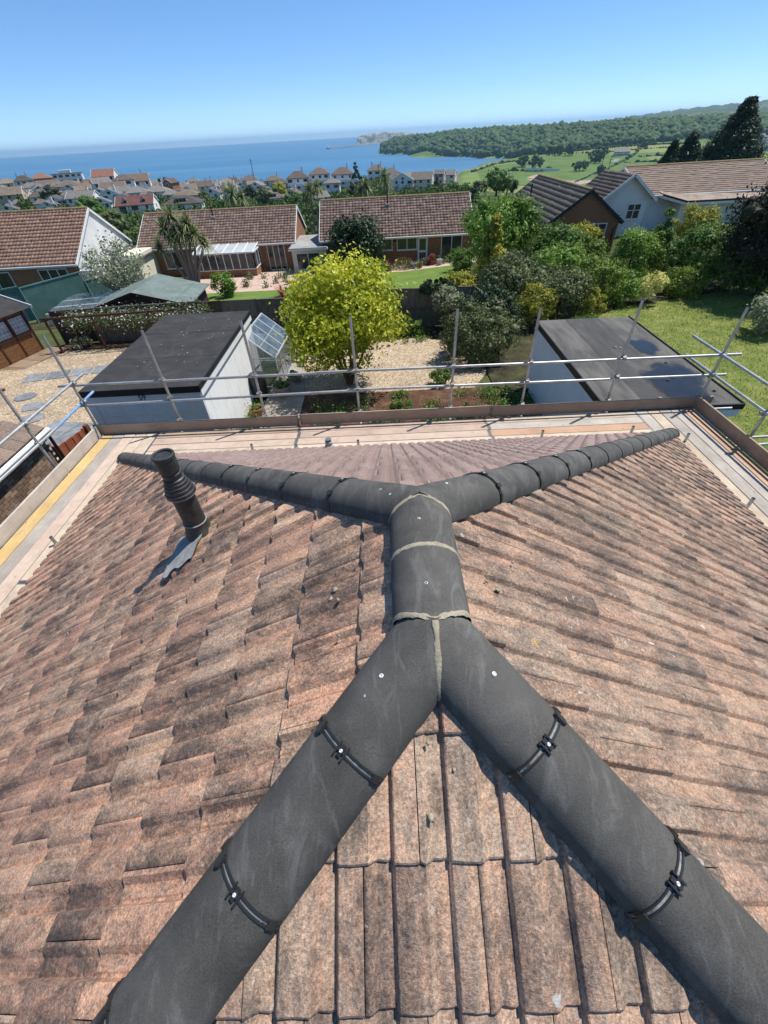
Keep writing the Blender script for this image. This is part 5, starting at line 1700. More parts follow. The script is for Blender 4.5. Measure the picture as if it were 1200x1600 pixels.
for i in range(3):
    slab(-16.2 + i * .7, 14.6 - i * .4, .34, .30, 20)
bb = thing("brick_stack", "small pile of red bricks lying on the gravel by the summerhouse", "bricks", (-15.6, 15.6, gz(-15.6, 15.6)), 15)
for i in range(5):
    MB().box(-.3 + (i % 3) * .2, -.11 + (i % 3) * .2, -.05, .05, .05 + .07 * (i // 3), .115 + .07 * (i // 3)).build("brick", REDW, bb)
# pergola with flowering climber
pg = thing("pergola", "dark timber pergola carrying a flowering climber beside the summerhouse", "pergola", (-15.6, 20.1, gz(-15.5, 20)))
for x, y in ((0, 0), (2.1, .15), (4.6, .35), (0.2, 1.2)):
    MB().beam((x, y, -.2), (x, y, 1.55), .08, .08).build("post", TIMD, pg)
MB().beam((-.2, 0, 1.58), (6.8, .5, 1.58), .06, .09).build("beam", TIMD, pg)
MB().beam((-.2, 1.15, 1.58), (6.8, 1.55, 1.58), .06, .09).build("beam", FENCE, pg)
def shrub(name, label, cat, x, y, rad, hgt, n, leaf, mat, seed, shape='round', clumps=20, base=0.0, core=0.66, tr=True, group=None, aspect=.55, sx=1.0, sy=1.0, flowers=None, spread=1.0):
    t = thing(name, label, cat, (x, y, gz(x, y)), group=group)
    f = foliage("crown" if 'tree' in name or 'conifer' in name else "foliage", rad, hgt, n, leaf, mat, seed, t, shape, clumps, base, core, aspect, spread)
    f.scale = (sx, sy, 1)
    if tr:
        tk = trunk(t, hgt * .62, max(.03, rad * .055), seed, 5, .55)
        tk.name = "trunk" if 'tree' in name or 'conifer' in name else "stem"
    if flowers:
        C, o, tone, _ = crown_points(rad * 1.03, hgt * 1.02, flowers[0], shape, seed, clumps, base, .9)
        V, F = leaf_quads(C, flowers[1], o, .5, .9)
        fl = tag(link("blossom", np_mesh("blossom", V, F, tone), flowers[2], t), kind="stuff")
        fl.scale = (sx, sy, 1)
    return t
cl = thing("climbing_plant", "pink-white flowering climber sprawling along the pergola and fence", "climber", (-12.4, 20.9, gz(-12, 21)))
C = np.concatenate([np.stack([rng.uniform(-2.8, 4.2, 6500), rng.normal(0, .32, 6500), 1.3 + rng.normal(0, .24, 6500)], -1)])
V, F = leaf_quads(C, 0.085, None, 1, .6)
link("foliage", np_mesh("foliage", V, F, rng.uniform(0, .75, len(C))), LEAF_OLIVE, cl)
C = np.stack([rng.uniform(-2.8, 4.0, 420), rng.normal(-.2, .3, 420), 1.38 + rng.normal(0, .24, 420)], -1)
V, F = leaf_quads(C, 0.085, None, 1, .9)
tag(link("blossom", np_mesh("blossom", V, F, rng.uniform(0, 1, len(C))), LEAF_BLOSSOM, cl), kind="stuff")
mb = MB()
for k in range(8): mb.tube([(-2.4 + k * .9, 0, 0), (-2.2 + k * .88, .05, 1.0), (-1.9 + k * .8, -.05, 1.4)], [.02, .016, .01], 5)
tag(mb.build("stem", BARK, cl), kind="stuff")
# cream painted garden frames behind the pergola
cf = thing("cold_frame", "cream painted timber cold frame between the green fence and the purple shed", "cold frame", (-20.4, 26.6, gz(-20, 27)), 10)
CREAMW = pm("cream_painted_timber", [(0.55, 0.50, 0.38), (0.66, 0.61, 0.48)], 3, 0.7)
for k in range(3):
    y = k * 1.4
    MB().box(0, 4.4, y, y + .10, 0, .75).build("side_board", CREAMW, cf)
    MB().poly([(0, y + .1, .74), (4.4, y + .1, .74), (4.4, y + 1.4, .80), (0, y + 1.4, .80)], [(0, 1, 2, 3)]).build("pane", GLASS, cf)
# ---------------------------------------------------------------- neighbour's low building at the left
BRICK = pm("buff_brick", [(0.16, 0.10, 0.07), (0.24, 0.155, 0.11), (0.31, 0.215, 0.155)], 4, 0.9, (40, 0.4, 0.01), rand=0.6, fine=(50, 0.2))
BRICKJ = pm("brick_mortar", [(0.20, 0.18, 0.155), (0.27, 0.25, 0.22)], 6, 0.95)
nb = thing("neighbour_bungalow", "brick bungalow with brown roof tiles and white gutter left of the scaffold", "house", (-8.05, 8.3, 0))
MB().box(-6, -.012, -9, 0, -.4, 1.98).build("wall", BRICKJ, nb)
bme = MB().box(0, .035, 0, .213, 0, .064).mesh("brick")
bme.materials.append(BRICK)
for r_ in range(15):
    for c_ in range(13):
        o = bpy.data.objects.new("brick", bme); COL.objects.link(o); o.parent = nb
        o.location = (-.03 + random.uniform(-.002, .002), -.225 * (c_ + 1) - (.112 if r_ % 2 else 0) + .1, .82 + r_ * .0755)
gt = MB()
gt.tube([(.16, -9, 1.93), (.16, .12, 1.99)], .055, 12)
gt.build("gutter", WHITE, nb)
MB().box(-.02, .10, -9, .05, 1.86, 1.975).build("fascia", pm("dark_fascia", [(0.015, 0.015, 0.015), (0.03, 0.03, 0.03)], 4, 0.6), nb)
MB().tube([(.13, .06, -.2), (.13, .06, 1.9)], .036, 10).build("downpipe", BITUMEN, nb)
NT = tile_mat("neighbour_tiles", [(0.14, 0.10, 0.08), (0.20, 0.14, 0.11), (0.26, 0.18, 0.135)], 0.85, 1.2, 0.4, specks=False)
def flat_tile_slope(parent, org, ac, dn, n_ac, n_dn, mat, cover=.33, gauge=.33, seed=1, name="roof_tile", cutf=None):
    g = np.random.default_rng(seed)
    nrm = ac.cross(dn).normalized()
    if nrm.z < 0: nrm = -nrm
    for k in range(n_dn):
        for i in range(n_ac):
            off = cover * .5 * (k % 2)
            if cutf and not cutf(i, k): continue
            mb = MB()
            a0, a1 = off + i * cover + .004, off + (i + 1) * cover - .004
            v0, v1 = k * gauge - .06, (k + 1) * gauge
            h0, h1 = .01, .045 + g.uniform(-.004, .004)
            p = [org + ac * a + dn * v + nrm * h_ for a, v, h_ in ((a0, v0, h0), (a1, v0, h0), (a1, v1, h1), (a0, v1, h1), (a0, v1, h1 - .03), (a1, v1, h1 - .03), ((a0 * .4 + a1 * .6), v0, h0 + .015), ((a0 * .4 + a1 * .6), v1, h1 + .015))]
            mb.poly(p, [(0, 6, 7, 3), (6, 1, 2, 7), (3, 7, 2, 5, 4), (0, 3, 4), (1, 5, 2)])
            me = mb.mesh(name)
            at_ = me.attributes.new("rnd", 'FLOAT', 'FACE'); at_.data.foreach_set("value", [float(g.uniform())] * len(me.polygons))
            link(name, me, mat, parent)
nsl = Vector((-math.cos(.5), 0, math.sin(.5)))
flat_tile_slope(nb, Vector((.10, .10, 2.02)) - nsl * -2.31, Vector((0, -1, 0)), -nsl, 11, 7, NT, cutf=lambda i, k: i >= (6 - k) * .8 - 1)
MB().poly([Vector((.08, .1, 1.99)), Vector((.08, -9, 1.99)), Vector((.08, -9, 1.99)) + nsl * 3.4, Vector((.08, -2.6, 1.99)) + nsl * 3.1], [(0, 3, 2, 1)]).build("roof_underlay", UNDER, nb)

# ---------------------------------------------------------------- bungalows beyond the gardens
PANE = glass_mat("window_pane", (0.012, 0.016, 0.018), 0.06)
ORB = pm("orange_brick", [(0.22, 0.10, 0.052), (0.30, 0.145, 0.075), (0.37, 0.19, 0.10)], 5, 0.9, fine=(26, 0.2), stretch=(1, 1, 2.5))
CREAM = pm("cream_render", [(0.62, 0.58, 0.44), (0.72, 0.69, 0.55)], 1.2, 0.9)
WREND = pm("white_render", [(0.62, 0.62, 0.60), (0.74, 0.74, 0.72), (0.80, 0.80, 0.78)], 0.8, 0.9, fine=(6, 0.06))
BT1 = tile_mat("bungalow_tiles_brown", [(0.15, 0.095, 0.07), (0.22, 0.135, 0.10), (0.31, 0.195, 0.145), (0.42, 0.30, 0.225)], 0.95, 1.4, 0.25, specks=False, soot_scale=.5, grain=.25, bumpy=.3)
BT2 = tile_mat("bungalow_tiles_orange", [(0.27, 0.14, 0.095), (0.34, 0.18, 0.12), (0.40, 0.225, 0.15), (0.46, 0.28, 0.19)], 0.98, 1.4, 0.2, specks=False, soot_scale=.35, grain=.22, bumpy=.3)
BT3 = tile_mat("bungalow_tiles_greybrown", [(0.12, 0.09, 0.07), (0.17, 0.125, 0.095), (0.21, 0.16, 0.12)], 1.0, 1.45, 0.3, specks=False, soot_scale=.3, grain=.2, bumpy=.3)
BT4 = tile_mat("bungalow_tiles_tan", [(0.24, 0.165, 0.12), (0.31, 0.22, 0.165), (0.37, 0.27, 0.205)], 1.0, 1.45, 0.3, specks=False, soot_scale=.3, grain=.2, bumpy=.3)
MOSS = pm("mossy_ridge", [(0.20, 0.14, 0.08), (0.29, 0.21, 0.11), (0.33, 0.26, 0.15)], 3, 0.95)

def tiled_slope(parent, e0, e1, r0, r1, mat, seed, cover=.30, gauge=.34, roll=.034, step=.028, name="tile_field"):
    """joined tiles too small to pick apart: e0,e1 eave ends, r0,r1 ridge ends"""
    g = np.random.default_rng(seed)
    e0, e1, r0, r1 = (np.array(p, float) for p in (e0, e1, r0, r1))
    L = np.linalg.norm(e1 - e0); Hh = np.linalg.norm(r0 - e0)
    nrm = np.cross(e1 - e0, r0 - e0); nrm /= np.linalg.norm(nrm)
    if nrm[2] < 0: nrm = -nrm
    nc, nr = max(1, int(round(L / cover))), max(1, int(round(Hh / gauge)))
    us = np.array([0, .28, .42, .58, .72]); ph = np.array([0, 0, 1, 1, 0]) * roll
    U = np.concatenate([(np.arange(nc)[:, None] + us[None]).ravel(), [nc]]) / nc
    Pz = np.concatenate([np.tile(ph, nc), [0]])
    m = len(U)
    V, F, R = [], [], []
    for k in range(nr):
        jit = np.repeat(g.normal(0, .006, nc + 1), 5)[:m]
        for t, hgt in ((k / nr, step), (min(1, (k + 1.12) / nr), 0.0)):
            base = (e0 * (1 - t) + r0 * t)[None] * (1 - U)[:, None] + (e1 * (1 - t) + r1 * t)[None] * U[:, None]
            V.append(base + nrm * (Pz + hgt + jit)[:, None])
        base = (e0 * (1 - k / nr) + r0 * k / nr)[None] * (1 - U)[:, None] + (e1 * (1 - k / nr) + r1 * k / nr)[None] * U[:, None]
        V.append(base + nrm * (Pz - .01)[:, None])
        o = k * 3 * m
        tv = g.uniform(0, 1, nc)
        for i in range(m - 1):
            F.append((o + i, o + i + 1, o + m + i + 1, o + m + i)); R.append(tv[i // 5])
            F.append((o + 2 * m + i, o + 2 * m + i + 1, o + i + 1, o + i)); R.append(tv[i // 5])
    me = np_mesh(name, np.vstack(V), np.array(F), R)
    return tag(link(name, me, mat, parent), kind="stuff")

def window(parent, x0, x1, z0, z1, y, n=1, frame=WHITE, fw_=.07, ny=-1, M=None, pane=PANE, split=None, sill=True):
    """framed window on a wall facing local -y (ny=-1); n lights"""
    d = .05 * -ny
    mb = MB()
    a, b_ = (y - .045, y + .02) if ny < 0 else (y - .02, y + .045)
    mb.box(x0, x1, a, b_, z0, z0 + fw_, M); mb.box(x0, x1, a, b_, z1 - fw_, z1, M)
    for i in range(n + 1):
        x = x0 + (x1 - x0 - fw_) * i / n
        mb.box(x, x + fw_, a + .001, b_, z0 + fw_, z1 - fw_, M)
    if split:
        mb.box(x0 + fw_, x1 - fw_, a + .002, b_, z0 + (z1 - z0) * split, z0 + (z1 - z0) * split + fw_ * .8, M)
    if sill:
        mb.box(x0 - .05, x1 + .05, a - .05, b_, z0 - .05, z0 - .002, M)
    w = mb.build("window", frame, parent)
    MB().box(x0 + fw_ * .5, x1 - fw_ * .5, a + .03, b_ - .005, z0 + fw_ * .5, z1 - fw_ * .5, M).build("pane", pane, w)
    return w

def gable_house(name, label, x0, x1, y0, y1, zg, ze, zr_, wallm, tilem, seed, over=.35, verge=WHITE, ridge_x=True, fascia=WHITE, gable_mat=None, cover=.30, gauge=.34, roll=.034, rotz=0.0, ridge_m=MOSS, end_over=.12):
    """gabled house; ridge along x (or y). coordinates local to (cx, cy, zg)"""
    cx, cy = (x0 + x1) / 2, (y0 + y1) / 2
    t = thing(name, label, "house", (cx, cy, zg), rotz)
    hx, hy = (x1 - x0) / 2, (y1 - y0) / 2
    e, r = ze - zg, zr_ - zg
    if not ridge_x:
        hx, hy = hy, hx
    S = Matrix.Identity(4) if ridge_x else Matrix.Rotation(math.pi / 2, 4, 'Z')
    sl_ = (r - e) / (hy + over)
    ew = e + sl_ * over - .05
    gy = r - .07
    def T(p): return S @ Vector(p)
    mb = MB()
    mb.poly([T(p) for p in ((-hx, -hy, -1.2), (hx, -hy, -1.2), (hx, hy, -1.2), (-hx, hy, -1.2), (-hx, -hy, ew), (hx, -hy, ew), (hx, hy, ew), (-hx, hy, ew), (-hx, 0, gy), (hx, 0, gy))],
            [(0, 1, 5, 4), (2, 3, 7, 6), (1, 2, 6, 9, 5), (3, 0, 4, 8, 7)])
    w = mb.build("wall", wallm, t)
    o_ = end_over
    for sy in (-1, 1):
        p = [T((-hx - o_, sy * (hy + over), e)), T((hx + o_, sy * (hy + over), e)), T((-hx - o_, 0, r)), T((hx + o_, 0, r))]
        tiled_slope(t, *p, tilem, seed + sy, cover, gauge, roll)
        MB().poly([q - Vector((0, 0, .06)) for q in (p[0], p[1], p[3], p[2])] + [q - Vector((0, 0, .012)) for q in (p[0], p[1], p[3], p[2])], [(0, 1, 2, 3), (4, 7, 6, 5), (0, 4, 5, 1), (1, 5, 6, 2), (3, 2, 6, 7), (0, 3, 7, 4)]).build("roof_deck", UNDER, t)
        MB().beam(T((-hx - o_, sy * (hy + over), e - .10)), T((hx + o_, sy * (hy + over), e - .10)), .04, .16).build("fascia", fascia, t)
        MB().tube([T((-hx - o_, sy * (hy + over + .06), e - .05)), T((hx + o_, sy * (hy + over + .06), e - .06))], .05, 8).build("gutter", fascia, t)
        for sx in (-1, 1):
            MB().beam(T((sx * (hx + o_ + .018), sy * (hy + over), e - .06)), T((sx * (hx + o_ + .018), 0, r - .06)), .035, .20).build("bargeboard", verge, t)
    mb = MB().tube([T((-hx - o_, 0, r + .01)), T((hx + o_, 0, r + .01))], .10, 8)
    mb.build("ridge", ridge_m, t)
    return t, hx, hy, e, r

# middle bungalow
mbh, hx, hy, e, r = gable_house("brick_bungalow", "brick bungalow with brown tiled roof seen behind the dark round tree, centre", -5.35, 8.45, 44.35, 52.4, gz(2, 44.3), -0.18, 2.30, ORB, BT1, 21)
lx = 1.55; ly = -hy
zg0 = gz(2, 44.3)
for a, b_, z0, z1, n, sp in ((0.1, 1.15, -1.25, -.32, 1, None), (1.55, 3.42, -1.3, -.30, 2, None), (5.62, 7.55, -2.42, -.28, 2, None)):
    window(mbh, a - lx, b_ - lx, z0 - zg0, z1 - zg0, ly, n, split=sp, sill=z0 > -2)
dr = MB().box(3.46 - lx, 4.38 - lx, ly - .05, ly + .02, -2.45 - zg0, -.30 - zg0).build("door", WHITE, mbh)
for z0, z1 in ((-2.25, -1.55), (-1.38, -.5)):
    MB().box(3.62 - lx, 4.22 - lx, ly - .056, ly - .03, z0 - zg0, z1 - zg0).build("pane", PANE, dr)
MB().lathe([(.03, 0), (.07, .03), (.07, .22), (.02, .28)], 8, Matrix.Translation((1.36 - lx, ly - .09, -.62 - zg0))).build("wall_lamp", BITUMEN, mbh)
MB().tube([(.86 - lx, -.9, r - .75), (.86 - lx, -.9, r + .75)], .055, 8).build("vent_pipe", BITUMEN, mbh)
MB().box(.70 - lx, 1.02 - lx, -1.2, -.75, r - .70, r - .42).build("lead_flashing", LEAD, mbh)
# second bungalow
b2h, hx, hy, e, r = gable_house("brick_bungalow", "brick bungalow with speckled brown roof and white lean-to conservatory", -23.1, -8.15, 46.3, 54.0, gz(-15, 46), -.45, 1.88, ORB, BT1, 31)
lx = -15.625; ly = -hy; zg0 = gz(-15, 46)
window(b2h, -21.0 - lx, -19.3 - lx, -2.2 - zg0, -.75 - zg0, ly, 2)
window(b2h, -10.9 - lx, -9.2 - lx, -2.75 - zg0, -.6 - zg0, ly, 3, sill=False)
MB().tube([(-16.2 - lx, -.8, r - .7), (-16.25 - lx, -.8, r + .7)], .055, 8).build("vent_pipe", BITUMEN, b2h)
MB().box(-16.4 - lx, -16.0 - lx, -1.15, -.65, r - .75, r - .42).build("lead_flashing", LEAD, b2h)
cons = thing("conservatory", "white framed lean-to conservatory with glazed roof on the second bungalow", "conservatory", (-17.2, 43.5, gz(-15, 44)))
cw, cdp, ch, ctop = 5.6, 2.75, 1.95, 2.25
cz = gz(-15, 44)
MB().box(0, cw, 0.02, .12, -.4, .62).build("dwarf_wall", ORB, cons); MB().box(cw - .12, cw, .12, cdp, -.4, .62).build("dwarf_wall", ORB, cons)
fr = MB()
for i in range(9):
    x = cw * i / 8
    fr.beam((x, .06, .6), (x, .06, ch), .07, .07)
for i in range(7):
    x = cw * i / 6
    fr.beam((x, .0, ch + .02), (x, cdp, ctop + .05), .06, .07)
fr.beam((0, .06, ch), (cw, .06, ch), .10, .12); fr.beam((0, .06, .64), (cw, .06, .64), .12, .06); fr.beam((cw, .06, ch), (cw, cdp, ch), .1, .12); fr.beam((cw, .06, .64), (cw, cdp, .64), .1, .06)
for i in range(4): fr.beam((cw, .06 + cdp * i / 3, .6), (cw, .06 + cdp * i / 3, ch), .07, .07)
fr.build("frame", WHITE, cons)
CG = glass_mat("conservatory_glass", (0.05, 0.06, 0.065), 0.05, 0.55)
RG = pm("frosted_roof_glazing", [(0.38, 0.41, 0.42), (0.50, 0.53, 0.54)], 1, 0.35, spec=0.5)
for i in range(8):
    MB().box(cw * i / 8 + .035, cw * (i + 1) / 8 - .035, .05, .07, .67, ch - .05).build("pane", CG, cons)
for i in range(6):
    a, b_ = cw * i / 6 + .03, cw * (i + 1) / 6 - .03
    MB().poly([(a, .02, ch + .03), (b_, .02, ch + .03), (b_, cdp, ctop + .06), (a, cdp, ctop + .06)], [(0, 1, 2, 3)]).build("roof_pane", RG, cons)
for i in range(3):
    MB().box(cw - .01, cw + .005, .09 + cdp * i / 3, .03 + cdp * (i + 1) / 3, .67, ch - .05).build("pane", CG, cons)
# flat roofed link between the two
fl = thing("flat_roofed_annexe", "cream annexe with flat grey roof squeezed between the two brick bungalows", "annexe", (-6.55, 43.6, gz(-6, 44)))
az_ = -.62 - gz(-6, 44)
MB().box(-1.55, 1.6, .1, 6.5, -.6, az_ - .1).build("wall", CREAM, fl); MB().box(-1.75, 1.75, -.15, 6.6, az_ - .02, az_ + .04).build("roof", pm("pale_grey_felt", [(0.20, 0.20, 0.19), (0.28, 0.28, 0.27), (0.36, 0.36, 0.34)], 1, 0.9), fl)
MB().box(-1.78, 1.78, -.18, 6.62, az_ - .16, az_ - .024).build("fascia", WHITE, fl)
window(fl, -1.2, 1.0, .3, az_ - .35, .1, 2)
# left bungalow with white gable
lbh, hx, hy, e, r = gable_house("tiled_bungalow", "bungalow with orange-brown tiled roof and white gable at the left edge", -37.5, -24.55, 38.35, 47.7, gz(-28, 40), .08, 3.18, WREND, BT2, 41, gauge=.36)
lx = -31.025; ly = -hy; zg0 = gz(-28, 40)
MB().box(-37.5 - lx, -24.56 - lx, ly - .03, ly - .002, -.6, e - .2).build("brick_front", ORB, lbh)
window(lbh, -33.0 - lx, -30.4 - lx, .75, e - .35, ly - .03, 2); window(lbh, -28.0 - lx, -25.6 - lx, .05, e - .3, ly - .03, 3, sill=False)
ext = thing("side_annexe", "cream rendered annexe with dark pitched roof beside the white gable", "annexe", (-23.0, 42.5, gz(-23, 43)))
za = -.05 - gz(-23, 43)
MB().box(-1.2, 1.25, 0, 4.5, -.6, za - .25).build("wall", CREAM, ext)
MB().poly([(-1.4, -.25, za - .1), (1.45, -.25, za - .55), (1.45, 4.7, za - .55), (-1.4, 4.7, za - .1), (-1.4, -.25, za - .22), (1.45, -.25, za - .67), (1.45, 4.7, za - .67), (-1.4, 4.7, za - .22)], [(0, 1, 2, 3), (7, 6, 5, 4), (0, 4, 5, 1), (1, 5, 6, 2)]).build("roof", FELT, ext)
MB().beam((-1.4, -.27, za - .16), (1.45, -.27, za - .62), .03, .18).build("fascia", WHITE, ext)
# glass porch beside it
gp = thing("glass_porch", "small white framed glass porch in front of the white gable", "porch", (-24.0, 37.4, gz(-24, 38)))
fr = MB()
for x in (0, .85, 1.7):
    fr.beam((x, 0, 0), (x, 0, 1.9), .07, .07); fr.beam((x, 1.5, 0), (x, 1.5, 2.3), .07, .07); fr.beam((x, 0, 1.9), (x, 1.5, 2.3), .06, .06)
fr.beam((0, 0, 1.9), (1.7, 0, 1.9), .08, .08); fr.beam((0, 0, .9), (1.7, 0, .9), .06, .06); fr.beam((1.7, 0, .9), (1.7, 1.5, .9), .06, .06)
fr.build("frame", WHITE, gp)
for a, b_ in ((.04, .81), (.89, 1.66)):
    MB().box(a, b_, -.01, .01, .05, 1.86).build("pane", CG, gp); MB().poly([(a, 0, 1.93), (b_, 0, 1.93), (b_, 1.5, 2.33), (a, 1.5, 2.33)], [(0, 1, 2, 3)]).build("roof_pane", RG, gp)
# right brick bungalow, gable to the camera
rbh, hx, hy, e, r = gable_house("brick_gabled_bungalow", "orange brick bungalow with its gable end facing the camera on the right", 12.95, 18.1, 37.0, 51.0, gz(15.5, 37), 1.15, 3.12, ORB, BT3, 51, over=.25, verge=pm("dark_green_verge", [(0.02, 0.03, 0.03), (0.03, 0.04, 0.04)], 3, 0.6), ridge_x=False, fascia=BITUMEN, cover=.42, gauge=.42, roll=.0, rotz=-1.5)
zg0 = gz(15.5, 37)
window(rbh, .45, 1.75, -.05 - zg0, 1.10 - zg0, -7.0, 2, split=.6)
MB().tube([(2.45, -7.1, 1.0 - zg0), (2.3, -7.06, .7 - zg0), (2.3, -7.06, -1)], .04, 8).build("downpipe", BITUMEN, rbh)
MB().tube([(-1.9, 2.0, 2.0 - zg0), (-1.9, 2.0, 2.9 - zg0)], .06, 8).build("vent_pipe", BITUMEN, rbh)
dm = MB().poly([(-2.9, 1.5, 1.5 - zg0), (-2.9, 3.2, 1.5 - zg0), (-1.2, 3.2, 2.15 - zg0), (-1.2, 1.5, 2.15 - zg0), (-2.9, 1.5, 1.35 - zg0), (-2.9, 3.2, 1.35 - zg0)], [(0, 1, 2, 3), (0, 4, 5, 1), (0, 3, 4)])
dm.build("porch_roof", BT3.copy(), rbh)
# right white house: a wing with its gable to the camera and a long main block
wh, hx, hy, e, r = gable_house("white_house", "white rendered house with long tan tiled roof at the right behind the hedge", 23.6, 36.0, 45.6, 54.5, gz(27, 46), 1.72, 3.42, WREND, BT4, 61, over=.5, cover=.42, gauge=.36, roll=.0, end_over=.25)
zg0 = gz(27, 46); lx, lyc = 29.8, 50.05
ww = []
wy0, wy1, wxl, wxr, wze, wzr = 45.0 - lyc, 50.0 - lyc, 19.7 - lx, 24.1 - lx, 1.62 - zg0, 3.30 - zg0
xm = (wxl + wxr) / 2
MB().poly([(wxl, wy0, -1.2), (wxr, wy0, -1.2), (wxr, wy0, wze), (xm, wy0, wzr - .1), (wxl, wy0, wze), (wxl, wy1, -1.2), (wxl, wy1, wze), (xm, wy1, wzr - .1), (wxr, wy1, wze), (wxr, wy1, -1.2)], [(0, 1, 2, 3, 4), (0, 4, 6, 5), (1, 9, 8, 2)]).build("wing_wall", WREND, wh)
for sx, xx in ((-1, wxl - .35), (1, wxr + .35)):
    tiled_slope(wh, (xx, wy0 - .45, wze - .2), (xx, wy1 + .8, wze - .2), (xm, wy0 - .45, wzr), (xm, wy1 + .8, wzr), BT3 if sx < 0 else BT4, 66, .42, .36, 0.0)
    MB().beam((xx, wy0 - .47, wze - .26), (xm, wy0 - .47, wzr - .06), .04, .2).build("bargeboard", WHITE, wh)
window(wh, xm + .35, xm + 1.55, .95, 2.1, wy0, 2, split=.55)
MB().tube([(wxr - .1, wy0 - .06, -1), (wxr - .1, wy0 - .06, wze)], .045, 8).build("downpipe", WHITE, wh)
MB().box(26.4 - lx, 34.5 - lx, 44.0 - lyc, 45.62 - lyc, -1.2, 1.20 - zg0).build("front_wall", CREAM, wh)
GRAVF = pm("chippings_roof", [(0.22, 0.17, 0.13), (0.31, 0.245, 0.195), (0.38, 0.31, 0.25)], 1.2, 0.95, (30, 0.6, 0.01), fine=(8, 0.2))
MB().poly([(25.0 - lx, 45.12 - lyc, 1.80 - zg0), (26.6 - lx, 43.6 - lyc, 1.36 - zg0), (33.5 - lx, 43.6 - lyc, 1.36 - zg0), (35.2 - lx, 45.0 - lyc, 1.5 - zg0), (35.2 - lx, 46.6 - lyc, 2.16 - zg0), (24.9 - lx, 46.6 - lyc, 2.16 - zg0)], [(0, 1, 2, 3, 4, 5)]).build("lean_to_roof", GRAVF, wh)
for p, q in (((25.0, 45.12, 1.72), (26.6, 43.58, 1.28)), ((26.6, 43.58, 1.28), (33.5, 43.58, 1.28)), ((33.5, 43.58, 1.28), (35.2, 45.0, 1.42))):
    P_, Q_ = Vector((p[0] - lx, p[1] - lyc, p[2] - zg0)), Vector((q[0] - lx, q[1] - lyc, q[2] - zg0))
    MB().beam(P_, Q_, .05, .10).build("gutter", BITUMEN, wh); MB().beam(P_ + Vector((0, .02, -.15)), Q_ + Vector((0, .02, -.15)), .04, .18).build("fascia", WHITE, wh)
fence("garden_fence", "brown close-board fence between the brick gable and the white house", (18.6, 39.5), (21.2, 44.0), 1.7, FENCED)

